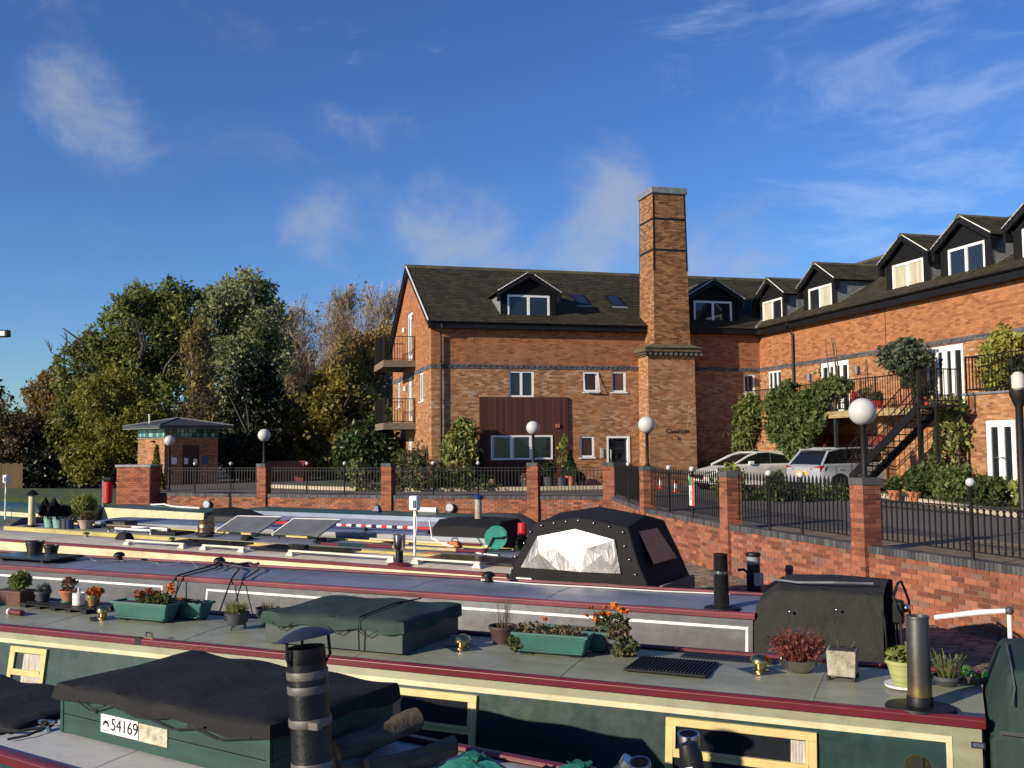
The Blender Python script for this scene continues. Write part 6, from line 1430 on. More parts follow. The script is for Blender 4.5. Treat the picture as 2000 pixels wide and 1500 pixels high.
# ------------------------------------------------------------------ nearest boat, light grey roof
b0 = narrowboat('nearest narrowboat with a light grey roof carrying logs and a tarpaulin box', (-3.314,6.396), -32.5, -.32, 6.5, 1.45, 1.6, P['lightgrey'], P['bottle'], True, P['maroon'], (.6,1.2))
MB().prism([(-.345,.0),(-3.2,.25),(-3.2,1.0),(-1.5,1.02),(-.345,1.05)],'z',1.40,1.462).build('fore_deck', P['lightgrey'], b0)
MB().prism([(-.02,1.42),(-.03,1.48),(-.01,1.495),(.03,1.495),(.045,1.47)],'x',-.345,-2.2).build('handrail', P['maroon'], b0)
s = on(b0,1.0,.97,'roof_box','dark green wooden roof box with number plate under a black tarpaulin','box',dz=.0)
z0_ = roofz(.97,1.6,1.45); bz = 1.50 - z0_
bg_ = pm('box_green_planks',(.012,.047,.036),.5,var=.35,dirt=.35,scale=3,streak=(.6,4,4),bump=.12,bscale=30)
for i in range(2):
    MB().box(-1.0,1.0,-.55,-.53,bz+.002+.125*i,bz+.123+.125*i).build('plank', bg_, s, bevel=.004); MB().box(-1.0,1.0,.53,.55,bz+.002+.125*i,bz+.123+.125*i).build('plank', bg_, s)
    for x in (-1.0,.98): MB().box(x,x+.02,-.529,.529,bz+.002+.125*i,bz+.123+.125*i).build('plank', bg_, s)
for x in (-.92,-.15,.85): MB().box(x-.05,x+.05,-.5,.5,-.06,bz).build('bearer', M['wood'], s)
for x in (-1.003,.975): MB().box(x,x+.03,-.556,-.551,bz,bz+.25).build('corner_batten', bg_, s)
tarp(s,1.02,.57,bz+.245,bz+.345,.018,P['blackcanvas'],6,.022,lean=.006)
for (xa,xb,xc) in ((-.75,-.62,-.45),(-.1,.2,.5),(.35,.6,.9)): MB().tube([(xa,-.60,bz+.25),(xb,-.585,bz+.20),(xc,-.60,bz+.26)],.006,5).build('bungee', M['rope'], s)
MB(lambda a,b,c:(a,c-.562,b)).lathe([(.001,-.012),(.02,-.012),(.02,.01)],12,(-.62,bz+.20,0)).build('hook_stud', M['chrome'], s)
np_ = MB().box(-.555,-.175,-.557,-.5505,bz+.07,bz+.185).build('number_plate', M['white'], s)
text('plate_number','54169',.112,M['black'],np_,facing((-.31,-.5585,bz+.128),(1,0,0),(0,0,1)),.001)
MB(lambda a,b,c:(a,-.5585-c,b)).add([(-.50+.032*math.cos(t),bz+.118+.032*math.sin(t),0) for t in np.linspace(-.3,3.3,9)] + [(-.50+.018*math.cos(t),bz+.113+.018*math.sin(t),0) for t in np.linspace(3.0,-.2,9)],[tuple(range(18))]).build('swan_logo', M['black'], np_)
MB().box(-.53,-.47,-.5583,-.5575,bz+.082,bz+.086).build('logo_line', M['greypot'], np_)
MB().box(-.165,.11,-.557,-.5505,bz+.068,bz+.178).build('worn_notice', pm('peeling_notice',(.42,.38,.27),.8,var=.5,scale=22,bump=.4), s)
s = on(b0,-1.42,.66,'black_tarpaulin','low black tarpaulin bundle left of the number plate box','tarpaulin'); tarp(s,1.10,.40,-.05,.035,.004,P['blackcanvas'],9,.02); tarp(s,1.05,.33,-.05,.012,.003,P['blackcanvas'],10,.015,'under_sheet')
s = on(b0,-.13,.40,'mooring_cleat','steel cleat tied with black rope in front of the black tarpaulin','cleat'); MB().tube([(-.09,0,.05),(-.05,0,.06),(.05,0,.06),(.1,0,.075)],.014,8).build('horn', M['chrome'], s, smooth=True); MB().lathe([(.03,0),(.02,.05)],10).build('stem', M['chrome'], s)
MB().tube([(.03*math.cos(i*1.1),.04*math.sin(i*1.1),.03+.004*i) for i in range(12)],.010,5).build('rope_turns', M['rope'], s); MB().tube([(0,-.03,.03),(-.1,-.14,.02),(-.25,-.2,.015),(-.5,-.35,.0)],.011,6).build('rope_tail', M['rope'], s); MB().tube([(.02,-.03,.03),(.02,-.15,.012),(-.05,-.25,.0)],.009,6).build('rope_end', M['rope'], s)
s = on(b0,2.27,.50,'stove_chimney','black banded flue chimney with a tilted rain cowl in the foreground','chimney'); s.rotation_euler[0] = .02; s.rotation_euler[1] = -.07
bk = pm('sooty_black_flue',(.006,.0055,.0055),.38,var=.6,scale=9,spec=.35,bump=.25,bscale=40)
MB().lathe([(.125,-.05),(.125,.0),(.118,.02),(.110,.72)],28).build('flue', bk, s, smooth=True); MB().lathe([(.108,.70),(.112,.71),(.108,.79),(.10,.79),(.10,.6)],28).build('top_pipe', bk, s, smooth=True)
gb = pm('zinc_band',(.12,.11,.098),.55,metal=.3,var=.4,scale=8)
for z in (.62,.54,.36,.12): MB().lathe([(.1155 if z>.4 else .1195,z),(.1175 if z>.4 else .1215,z+.004),(.1175 if z>.4 else .1215,z+.040),(.1155 if z>.4 else .1195,z+.044)],28).build('clamp_band', gb, s, smooth=True)
MB().box(.08,.15,-.10,-.07,.36,.40).build('clamp_lug', gb, s)
for a in (.6,2.5,4.6): MB().tube([(.108*math.cos(a),.108*math.sin(a),.70),(.135*math.cos(a),.135*math.sin(a),.74),(.13*math.cos(a),.13*math.sin(a),.86)],.009,6).build('cowl_leg', M['iron'], s)
cw = MB(lambda a,b,c:(a, b, c + .12*a)).lathe([(.001,.90),(.05,.895),(.11,.875),(.165,.845),(.17,.84),(.10,.862),(.001,.88)],28).build('rain_cowl', pm('blue_black_cowl',(.018,.020,.030),.4,var=.3), s, smooth=True)
def log(x, y, rz, L, r, label, seed, pale, dz=0.0, tilt=.05):
    s = on(b0,x,y,'firewood_log',label,'log','firewood logs on the nearest boat',rz,dz); q = rng(seed); m = MB(); n = 16; rings = 12
    ph = q.uniform(0,6,5)
    for k in range(rings+1):
        f = k/rings; X = -L/2+L*f
        for i in range(n):
            t = 2*math.pi*i/n; rr = r*(1+.10*math.sin(2*t+ph[0])+.06*math.sin(5*t+ph[1]+3*f)+.05*q.uniform(-1,1))*(1-.1*f)
            m.v.append((X, rr*math.cos(t), r+rr*math.sin(t)+tilt*X+.02*math.sin(3*f+ph[2])))
    for k in range(rings):
        for i in range(n): j=(i+1)%n; m.f.append((k*n+i,k*n+j,(k+1)*n+j,(k+1)*n+i)); m.m.append(0)
    m.build('bark', P.setdefault('logbark', pm('log_bark',(.085,.062,.040),.9,var=.6,scale=6,streak=(.6,3,3),bump=1.0,bscale=22)), s, smooth=True, angle=50)
    c = MB(); c.v = [(p[0]-.002,p[1],p[2]) for p in m.v[:n]]; c.f = [tuple(range(n))]; c.m=[0]; c.build('sawn_end', P.setdefault('logend', pm('sawn_log_end',(.34,.19,.085),.85,var=.4,scale=14,bump=.4)), s)
    c = MB(); c.v = [(p[0]+.002,p[1],p[2]) for p in m.v[-n:]]; c.f = [tuple(range(n))]; c.m=[0]; c.build('sawn_end', P['logend'], s)
log(2.15,1.18,1.25,.60,.080,'thick rough barked log lying beside the flue chimney',3,True,.03,.10)
log(2.52,1.06,1.2,.60,.062,'smoother slim log lying in front of the thick log',5,False,.0,.06)
log(2.38,.90,1.15,.50,.05,'short split log under the slim log',8,False,-.01,.0)
for (x,y,h,l,sd) in ((2.98,1.05,.13,'crumpled teal tarpaulin bag nearer the logs',3),(3.52,1.32,.11,'peaked teal tarpaulin bag at the bottom edge',5)):
    s = on(b0,x,y,'tarpaulin_bag',l,'bag','teal tarpaulin bags',.4); q = rng(sd); m = MB(); n = 22; prof = [(.19,0),(.2,.05),(.17,h*.6),(.10,h*.9),(.035,h),(.06,h+.03)]
    for k,(r_,z) in enumerate(prof):
        for i in range(n):
            t = 2*math.pi*i/n; rr = r_*(1+(.22*math.sin(7*t+sd)+.12*math.sin(11*t))*min(1,k*.35)); m.v.append((rr*math.cos(t)*1.1, rr*math.sin(t)*.8, z+.012*math.sin(5*t+k)))
    for k in range(len(prof)-1):
        for i in range(n): j=(i+1)%n; m.f.append((k*n+i,k*n+j,(k+1)*n+j,(k+1)*n+i)); m.m.append(0)
    m.f.append(tuple(5*n+i for i in range(n))); m.m.append(0)
    m.build('bag', P['tealcanvas'], s, smooth=True, angle=40); MB().tube([(.04*math.cos(i*.6),.035*math.sin(i*.6),h) for i in range(12)],.006,5).build('tie', M['rope'], s)
# solar garden lights and a torch leaning at the bottom edge
def solar_light(x, y, h, rz, lean, label, head=.06):
    s = on(b0,x,y,'garden_light',label,'garden light','steel solar garden lights',rz); s.rotation_euler[0] = lean
    MB().lathe([(.012,0),(.012,h-.14)],10).build('stake', M['chrome'], s, smooth=True); MB().lathe([(.030,h-.14),(.045,h-.07)],18).build('lens', pm('clear_lens',(.45,.44,.40),.1,var=.2), s, smooth=True); MB().lathe([(.046,h-.07),(.056,h-.06),(head,h-.015),(head*.98,h),(.001,h)],20).build('head', M['chrome'], s, smooth=True); MB().lathe([(.001,h+.001),(head*.8,h+.001)],18).build('solar_cell', M['black'], s)
solar_light(3.92,1.30,.25,.2,.30,'tilted steel solar garden light nearer the camera'); solar_light(4.16,1.40,.40,.0,.1,'tall upright steel solar garden light in front of the yellow window')
s = on(b0,3.74,1.22,'hand_torch','black tube torch lying tilted beside the garden lights','torch',.6); MB().tube([(-.08,0,.03),(.1,0,.20)],.026,14).build('barrel', M['black'], s, smooth=True); MB().tube([(.1,0,.20),(.135,0,.233)],[.03,.042],14).build('head', M['chrome'], s, smooth=True)
s = on(b0,4.34,1.20,'led_lantern','black lantern with a column of white light bars','lantern',.45,.05); s.rotation_euler[1] = -.3; MB().lathe([(.03,0),(.045,.05),(.052,.28),(.06,.34),(.045,.40),(.001,.41)],18).build('body', M['black'], s, smooth=True)
for i in range(9): MB().box(-.025,.015,-.058,-.045,.09+.024*i,.102+.024*i).build('light_bar', M['white'], s)
# ------------------------------------------------------------------ trees
def limbs(m, base, h, r, n, spread, seed, top=.55, twist=.35, out=None):
    """tapered trunk with limbs; returns limb tips"""
    q = random.Random(seed); tips = []; bx_, by_, bz_ = base
    tr = [(bx_,by_,bz_)]; x, y = bx_, by_
    for k in range(1,6):
        x += q.uniform(-twist,twist)*.35; y += q.uniform(-twist,twist)*.35; tr.append((x,y,bz_+h*top*k/5))
    m.tube(tr, [r*(1.25 if i == 0 else 1-.11*i) for i in range(6)], 8)
    for i in range(n):
        k = q.randint(2,5); s = Vector(tr[k]); a = 2*math.pi*i/n + q.uniform(-.5,.5); el = q.uniform(.35,1.1)
        L_ = h*(1-top)*q.uniform(.7,1.15); d = Vector((math.cos(a)*spread, math.sin(a)*spread, el)).normalized()
        p1 = s + d*L_*.4 + Vector((0,0,.1*L_)); p2 = p1 + (d+Vector((q.uniform(-.4,.4),q.uniform(-.4,.4),q.uniform(0,.5)))).normalized()*L_*.35; p3 = p2 + (d+Vector((q.uniform(-.6,.6),q.uniform(-.6,.6),q.uniform(0,.6)))).normalized()*L_*.3
        m.tube([s,p1,p2,p3], [r*.5,r*.33,r*.2,r*.07], 6); tips += [p1,p2,p3]
    return tips
def tree(name, label, loc, blobs, n, size, mat, seed, trunk=(8,.25,9,.8), bark='bark', clump=14, cr=.45, shell=.5, group='trees behind the basin', extra=None):
    t = thing(name, label, 'tree', loc, 0, group); m = MB(); h, r, k, sp_ = trunk
    limbs(m, (0,0,-.15), h, r, k, sp_, seed); m.build('trunk', M[bark], t, smooth=True)
    q = rng(seed); c = cloud(q, blobs, int(n*5.0), shell, clump*2, cr*1.25)
    f = np.sin(1.35*c[:,0]+seed)*np.sin(1.5*c[:,1]+1.3*seed)*np.sin(1.7*c[:,2]+.7*seed) + .35*np.sin(3.3*c[:,0]+2.9*c[:,2])*np.sin(3.1*c[:,1])
    c = c[f + q.normal(size=len(c))*.2 > .02]
    obj('crown', leaf_mesh('crown_leaves', c, size*.52, mat, seed+2), t)
    if extra: extra(t)
    return t
def twiggy(name, label, loc, h, spread, n1, seed, mat, bark, trunk_r=.18, w=.018, leaves=None, stems=1, group='trees behind the basin', up=1.0):
    """bare crown: limbs, branches and fine twigs"""
    t = thing(name, label, 'tree', loc, 0, group); q = rng(seed); m = MB(); pr = random.Random(seed)
    B_, T_ = [], []; starts = []
    for s in range(stems):
        ox, oy = (pr.uniform(-.7,.7), pr.uniform(-.5,.5)) if stems > 1 else (0,0); lx, ly = pr.uniform(-.6,.6), pr.uniform(-.6,.6)
        pts = [(ox+lx*f*f, oy+ly*f*f, -.15+h*.9*f) for f in np.linspace(0,1,7)]; m.tube(pts, [trunk_r*(1-.14*i) for i in range(7)], 6)
        for i in range(n1):
            f = pr.uniform(.22,.97); j = min(5,int(f*6)); a0 = Vector(pts[j]).lerp(Vector(pts[j+1]), f*6-j)
            a = pr.uniform(0,2*math.pi); L_ = spread*(1.05-f*.62)*pr.uniform(.6,1.1)
            d = Vector((math.cos(a),math.sin(a),up*pr.uniform(.6,1.3))).normalized()
            p1 = a0+d*L_*.5; p2 = p1+(d+Vector((pr.uniform(-.3,.3),pr.uniform(-.3,.3),pr.uniform(.1,.6)))).normalized()*L_*.6
            m.tube([a0,p1,p2], [trunk_r*.26*(1.1-f),trunk_r*.17*(1.1-f),.008], 4, cap=False); starts.append((a0,p1,p2))
    m.build('trunk', M[bark], t, smooth=True)
    for (a0,p1,p2) in starts:
        k = 30; f = q.uniform(.15,1,k); A = np.array(a0); B = np.array(p1); Cc = np.array(p2)
        base = np.where(f[:,None] < .5, A+(B-A)*(f[:,None]*2), B+(Cc-B)*(f[:,None]*2-1)); L_ = np.linalg.norm(Cc-A)
        d = unitv(q,k)*.75 + (Cc-A)/L_*.7 + np.array([0,0,.35*up]); d /= np.linalg.norm(d,axis=1,keepdims=True)
        B_.append(base); T_.append(base + d*(L_*q.uniform(.18,.5,k))[:,None])
    base = np.concatenate(B_); tip = np.concatenate(T_)
    # second order twigs
    k = 3; f = q.uniform(.3,1,(len(base),k,1)); b2_ = base[:,None]+(tip-base)[:,None]*f; d2 = unitv(q,len(base)*k).reshape(-1,k,3)*.8 + (tip-base)[:,None]/np.linalg.norm(tip-base,axis=1)[:,None,None]
    t2_ = b2_ + d2*(np.linalg.norm(tip-base,axis=1)*.45)[:,None,None]
    base = np.concatenate([base,b2_.reshape(-1,3)]); tip = np.concatenate([tip,t2_.reshape(-1,3)])
    obj('twigs', blades_mesh('twigs', base, tip, w, mat, .04, seed), t)
    if leaves:
        lm, cnt, sz = leaves; i = q.choice(len(tip), cnt); c = tip[i] + q.normal(size=(cnt,3))*.12
        obj('leaves', leaf_mesh('sparse_leaves', c, sz, lm, seed+3), t)
    return t
oakm = leafmat('oak_leaves', (.072,.098,.020), (.165,.19,.046), (.28,.28,.075), tr=.42)
ashm = leafmat('grey_green_leaves', (.11,.135,.055), (.24,.265,.115), (.40,.42,.21), tr=.42)
olivem = leafmat('olive_yellow_leaves', (.10,.10,.02), (.23,.20,.042), (.38,.31,.075), tr=.42)
limem = leafmat('yellow_green_leaves', (.095,.105,.016), (.20,.20,.034), (.33,.28,.055), tr=.42)
rustm = leafmat('rusty_leaves', (.11,.080,.025), (.22,.14,.04), (.33,.20,.055), tr=.42)
goldm = leafmat('golden_leaves', (.18,.125,.038), (.34,.235,.07), (.48,.34,.11), tr=.42)
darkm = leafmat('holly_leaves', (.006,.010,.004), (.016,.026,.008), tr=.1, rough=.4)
laurelm = leafmat('laurel_leaves', (.018,.034,.008), (.05,.085,.016), (.09,.125,.03), rough=.35)
yellm = leafmat('variegated_leaves', (.06,.085,.015), (.20,.22,.06), (.46,.44,.16))
G0 = 1.2
tree('oak_tree','big dark green oak with a ragged left side and bare limbs', (-22.9,60,G0),
     [(0.6,0,8.8,3.2,3,3.0),(-1.5,-.5,6.6,3.2,2.8,2.4),(1.2,-.6,5.2,3.0,2.6,2.2),(-.2,.5,10.9,1.6,1.6,1.3,1.3),(2.0,0,11.0,1.5,1.5,1.5,1.3),(-2.8,0,8.4,1.2,1.2,1.0),(-3.4,-.4,5.0,1.8,1.8,1.6),(-4.3,-.6,7.0,.7,.7,.6,.5),(-3.9,-.8,8.0,.7,.7,.6,.5)], 15500, .30, oakm, 3, (12.5,.42,14,.9), clump=16, cr=.55)
def bare_limbs(t):
    m = MB(); q = random.Random(5)
    for (z, L_, a) in ((6.3,3.9,3.05),(7.9,3.4,2.9),(7.0,4.2,2.95)):
        p = [Vector((-1.0,-.8,z-.6))]; d = Vector((math.cos(a),-.35,.15))
        for k in range(5): d = (d+Vector((q.uniform(-.25,.25),q.uniform(-.2,.2),q.uniform(-.1,.25)))).normalized(); p.append(p[-1]+d*L_/5)
        m.tube(p, [.14,.12,.09,.06,.04,.015], 6)
        for k in (2,3,4,5):
            for j in range(4):
                e = p[k]+Vector((q.uniform(-.7,.1),q.uniform(-.3,.3),q.uniform(.2,.9))); m.tube([p[k],(p[k]+e)/2+Vector((0,0,.1)),e],[.03,.02,.008],4,cap=False)
    m.build('bare_limbs', M['bark'], t, smooth=True)
bare_limbs([o for o in C.objects if o.name == 'oak_tree'][0])
tree('ash_tree','tall grey green tree rising behind the dark conifer', (-17.1,60.5,G0-.7),
     [(0,0,10.8,2.6,2.4,2.3),(-1.3,0,11.4,1.6,1.6,1.5),(1.4,0,10.6,1.7,1.6,1.7),(.5,0,12.6,1.4,1.3,1.2,1.4),(2.2,-.3,8.6,1.3,1.3,1.6),(.3,-.6,7.2,2.8,2.4,2.4),(-.6,-.5,4.2,2.6,2.2,2)], 13500, .27, ashm, 8, (10.5,.3,12,.55), clump=12, cr=.6, shell=.35)
tree('dark_conifer','very dark evergreen behind the left globe lamp', (-13.3,50,G0+.2),
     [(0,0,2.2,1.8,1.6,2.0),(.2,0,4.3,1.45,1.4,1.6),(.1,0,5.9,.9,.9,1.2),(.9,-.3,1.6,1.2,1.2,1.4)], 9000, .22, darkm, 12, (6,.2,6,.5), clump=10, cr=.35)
twiggy('birch_tree','slim multi stemmed birch with thin rusty twigs in front of the oak', (-17.0,53.5,G0), 9.6, 2.0, 32, 4, M['twigbirch'], 'palebark', .085, .012, (olivem,2600,.13), 3, up=1.6)
tree('shrub_tree','broad olive yellow tree left of the gable balconies', (-9.7,52,G0+.2),
     [(0,0,3.6,2.5,2.2,2.0),(-1.4,-.4,2.6,1.8,1.7,1.8),(1.6,-.3,3.2,1.6,1.6,1.8),(.2,0,5.3,1.4,1.4,.9),(1.1,-.6,1.6,1.7,1.5,1.3)], 9500, .26, olivem, 15, (5.5,.2,8,.9), clump=10, cr=.45)
tree('shrub_tree','yellow green tree low behind the brick kiosk', (-20.7,52.5,G0),
     [(0,0,3.2,2.4,2,2.0),(-.8,0,5.0,1.8,1.6,1.6),(1.2,-.3,2.4,2.0,1.8,1.9),(-1.8,-.2,2.2,1.6,1.6,1.8)], 8500, .24, limem, 17, (5.5,.2,8,.9), clump=10, cr=.4)
tree('autumn_tree','green tree at the left of the oak with rusty patches', (-26.0,61,G0),
     [(0,0,4.2,2.3,2,2.2),(.6,0,6.0,1.7,1.6,1.5),(-1.2,0,3.0,1.7,1.7,1.8)], 6000, .28, oakm, 19, (6,.2,8,.8))
tree('autumn_tree','rust brown tree between the oak and the left edge', (-28.6,62,G0),
     [(0,0,4.4,2.0,1.9,2.2),(-.8,0,5.8,1.4,1.4,1.2),(1.0,-.3,2.6,1.8,1.6,1.7)], 5500, .27, rustm, 21, (6,.2,8,.8))
tree('autumn_tree','brown thinning tree at the left edge of the picture', (-32.0,60,G0),
     [(0,0,3.2,2.3,2,2.0),(1.3,0,2.4,1.7,1.6,1.8),(-1.6,0,3.8,1.5,1.5,1.5)], 4800, .24, leafmat('brown_leaves',(.08,.065,.028),(.16,.12,.05),(.24,.17,.07)), 23, (5,.18,8,.9))
tree('dark_conifer','dark pointed conifer at the far left edge', (-34.2,64,G0), [(0,0,2.5,1.6,1.5,2.2),(0,0,5.0,.9,.9,1.6)], 3200, .26, darkm, 24, (6.5,.2,6,.5))
tree('golden_tree','loose golden leaved tree behind the upper gable balcony', (-10.2,68,G0),
     [(0,0,8.4,2.4,2.2,2.0),(1.3,0,9.3,1.5,1.4,1.4),(-1.3,0,7.2,1.6,1.6,1.7),(.5,0,5.0,2.4,2,2)], 8500, .24, goldm, 26, (10,.2,10,.7), clump=9, cr=.6, shell=.3)
for i,(x,y,h,sp_,sd,l) in enumerate(((-17.4,78,14.4,4.4,31,'leftmost bare grey tree of the row behind the gable'),(-14.6,82,16.2,4.6,33,'tallest bare grey tree in the middle of the row behind the gable'),(-10.9,80,16.0,4.6,35,'rightmost bare grey tree just left of the gable'),(-13.0,75,10.8,3.8,36,'shorter bare tree in front of the row behind the gable'))):
    twiggy('bare_tree', l, (x,y,G0), h, sp_, 120, sd, M['twig'], 'bark', .2, .024, (goldm,900,.16), 1)
for i,(x,y,h,l) in enumerate(((-25.6,72,14.4,'left thin bare poplar poking above the oak'),(-22.8,73,13.6,'right thin bare poplar poking above the oak'))):
    twiggy('bare_poplar', l, (x,y,G0), h, 1.5, 34, 41+i, M['twig'], 'bark', .14, .02, None, 1, up=2.6)
def bush(name, label, loc, blobs, n, size, mat, seed, cat='bush', group=None, stems=True, **k):
    t = thing(name, label, cat, loc, 0, group)
    obj('foliage', leaf_mesh('bush_leaves', cloud(rng(seed), blobs, n, k.get('shell',.6), k.get('clump',8), k.get('cr',.18)), size, mat, seed+1), t)
    if stems:
        m = MB(); q = random.Random(seed); zc = max(b[2] for b in blobs)
        for i in range(5): m.tube([(q.uniform(-.1,.1),q.uniform(-.1,.1),0),(q.uniform(-.3,.3)*blobs[0][3],q.uniform(-.3,.3)*blobs[0][4],zc*.8)],[.03,.012],5)
        m.build('stems', M['bark'], t)['kind'] = 'stuff'
    return t
bush('laurel_bush','large rounded glossy laurel bush beside the gable', (-6.55,44.6,GZ), [(0,0,1.55,1.45,1.3,1.55),(.7,0,1.3,1.0,1.1,1.35),(-.7,-.1,1.2,.95,1,1.2)], 9000, .11, laurelm, 51)
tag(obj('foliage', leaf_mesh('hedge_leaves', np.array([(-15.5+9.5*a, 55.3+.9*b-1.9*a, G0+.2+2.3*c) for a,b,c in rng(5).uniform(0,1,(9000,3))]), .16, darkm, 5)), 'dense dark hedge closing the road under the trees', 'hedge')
for o in list(C.objects):
    if o.parent is None and o.name.startswith('foliage'): o.name = 'dark_hedge'
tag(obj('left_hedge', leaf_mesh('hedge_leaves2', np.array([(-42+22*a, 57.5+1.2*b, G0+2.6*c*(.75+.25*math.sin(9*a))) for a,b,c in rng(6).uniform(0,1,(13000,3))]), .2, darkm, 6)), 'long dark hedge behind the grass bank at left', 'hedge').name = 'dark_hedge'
# far wood closing the horizon
q = rng(77); fw_ = []
for i in range(70):
    a = R(50 + 95*i/69); rr = 150 + 40*q.uniform(); fw_.append((rr*math.cos(a)*1.0, rr*math.sin(a), G0+2.0, 8, 6, 4.5+2.5*q.uniform()))
tag(obj('far_wood', leaf_mesh('far_wood_leaves', cloud(q, fw_, 26000, .5, 8, 1.4), .9, leafmat('far_wood', (.03,.032,.014), (.075,.07,.03)), 78)), 'far belt of woodland closing the horizon', 'wood', kind='stuff')
# ------------------------------------------------------------------ planting round the building (building axes)
def AB(u, v, z=GZ):
    c, s = math.cos(AA), math.sin(AA); return (AO[0]+u*c-v*s, AO[1]+u*s+v*c, z)
bush('variegated_shrub','tall yellow variegated shrub against the front wall by the downpipe', AB(1.0,-.75), [(0,0,1.2,.68,.5,1.15),(.1,0,2.0,.55,.42,.72)], 1500, .15, yellm, 61, shell=.7, clump=5, cr=.2)
bush('rose_bush','rusty twiggy rose bush at the foot of the gable corner', AB(-.6,-1.2), [(0,0,.6,.8,.5,.6),(-.5,.3,1.1,.5,.5,.6)], 1300, .075, LM['herb'], 63)
bush('rose_bush','brown flowering shrub left of the downpipe', AB(-.5,.9), [(0,0,.9,.7,.7,.9)], 1100, .08, LM['dry'], 64)
bush('ground_cover','low green strip of plants along the bed before the variegated shrub', AB(.9,-1.4,GZ+.05), [(0,0,.1,1.6,.3,.22),(-2.4,.2,.1,1.4,.3,.2)], 2600, .06, LM['herb'], 65, cat='plants', stems=False)
bush('small_shrub','pale green shrub behind the railings by the bend of the road', (-5.9,37.4,GZ), [(0,0,.7,.35,.3,.65)], 600, .08, yellm, 66)
def potplant(name, label, loc, r, h, mat, kind, seed, cat='plant', group='potted plants by the building'):
    t = thing(name, label, cat, loc, 0, group); pot(t, r*.7, r, h, mat, 16)
    kind(t, h, seed); return t
cone = lambda ht, rd, lm, n=1500, sz=.05: (lambda t,h,sd: obj('topiary', leaf_mesh('topiary', np.array([( (1-f**1.0)*rd*math.cos(a)*r_, (1-f**1.0)*rd*math.sin(a)*r_, h+.02+ht*f) for f,a,r_ in zip(rng(sd).uniform(0,1,n)**1.25, rng(sd+1).uniform(0,6.283,n), rng(sd+2).uniform(.75,1,n))]), sz, lm, sd), t))
ball_ = lambda rd, zc, lm, n=700, sz=.05: (lambda t,h,sd: leafy(t, [(0,0,h+zc,rd,rd,rd)], n, sz, lm, sd))
potplant('topiary_pot','dark clipped cone in a dark pot left of the brown cladding window', AB(1.75,-.9), .2,.4, M['greypot'], cone(1.1,.33,LM['dark']), 71)
potplant('empty_pot','tilted pale terracotta pot beside the dark clipped cone', AB(2.15,-1.0), .17,.42, pm('pale_clay',(.50,.33,.22),.8), ball_(.12,.05,LM['herb'],120), 72)
potplant('pot_plant','grey pot with low grey leaves under the brown cladding window', AB(3.6,-.8), .24,.38, M['greypot'], ball_(.2,.06,LM['dry'],300), 73)
potplant('pot_shrub','grey pot with a bushy dark shrub just right of the lamp', AB(4.5,-.9), .22,.45, M['greypot'], ball_(.32,.3,LM['dark'],1000), 74)
potplant('pot_tree','slim leafy sapling in a grey pot before the cladding', AB(5.0,-1.0), .2,.42, M['greypot'], lambda t,h,sd: (leafy(t,[(0,0,h+.9,.25,.25,.5),(.1,0,h+1.4,.15,.15,.3)],260,.06,LM['pale'],sd), MB().tube([(0,0,h-.05),(.02,0,h+.9),(.08,0,h+1.6)],[.02,.014,.006],6).build('stem', M['bark'], t)), 75)
potplant('topiary_pot','clipped bay cone in a terracotta pot by the cladding edge', AB(5.35,-1.0), .21,.50, M['terracotta'], cone(.95,.36,laurelm,1600), 76)
potplant('pot_plant','small dark pot with a dark plant right of the terracotta pot', AB(5.8,-.9), .17,.3, M['greypot'], ball_(.22,.1,LM['dark'],400), 77)
# along the wing: climbers over the deck, pots, terrace plants
def climber(label, u, v, z, blobs, n, size, mat, seed):
    t = thing('climber', label, 'climber', AB(u,v,z), AA, 'climbing plants on the wing')
    obj('foliage', leaf_mesh('climber_leaves', cloud(rng(seed), blobs, n, .55, 8, .16), size, mat, seed+1, droop=.5), t)
    m = MB(); q = random.Random(seed)
    for i in range(4): m.tube([(q.uniform(-.1,.1),q.uniform(-.1,.1),0),(q.uniform(-.2,.2),q.uniform(-.3,.3),1.2),(q.uniform(-.2,.2),q.uniform(-.5,.5),2.6)],[.035,.03,.012],5)
    m.build('stems', M['bark'], t)['kind'] = 'stuff'
    sh = MB(); lp = []; Q = random.Random(seed+9); b_ = blobs
    for i in range(26):
        k = Q.choice(b_); d = Vector((Q.uniform(-1,.1),Q.uniform(-1,1),Q.uniform(-.9,1))).normalized(); p0 = Vector((k[0]+d.x*k[3]*.9,k[1]+d.y*k[4]*.9,k[2]+d.z*k[5]*.9)); L_ = Q.uniform(.25,.7)
        p1 = p0+d*L_*.6+Vector((0,0,.05)); p2 = p1+d*L_*.3+Vector((0,Q.uniform(-.1,.1),-L_*.45)); sh.tube([p0,p1,p2],[.008,.006,.003],4,cap=False)
        for f in np.linspace(.1,1,7): a_ = p0.lerp(p1,min(1,f*2)) if f < .5 else p1.lerp(p2,f*2-1); lp.append((a_.x+Q.uniform(-.05,.05),a_.y+Q.uniform(-.05,.05),a_.z+Q.uniform(-.05,.05)))
    sh.build('shoots', M['bark'], t)['kind'] = 'stuff'
    obj('shoot_leaves', leaf_mesh('shoot_leaves', np.array(lp), size*.9, mat, seed+4), t)
ivym = leafmat('climber_leaves', (.035,.055,.014), (.10,.14,.035), (.22,.25,.09), tr=.4)
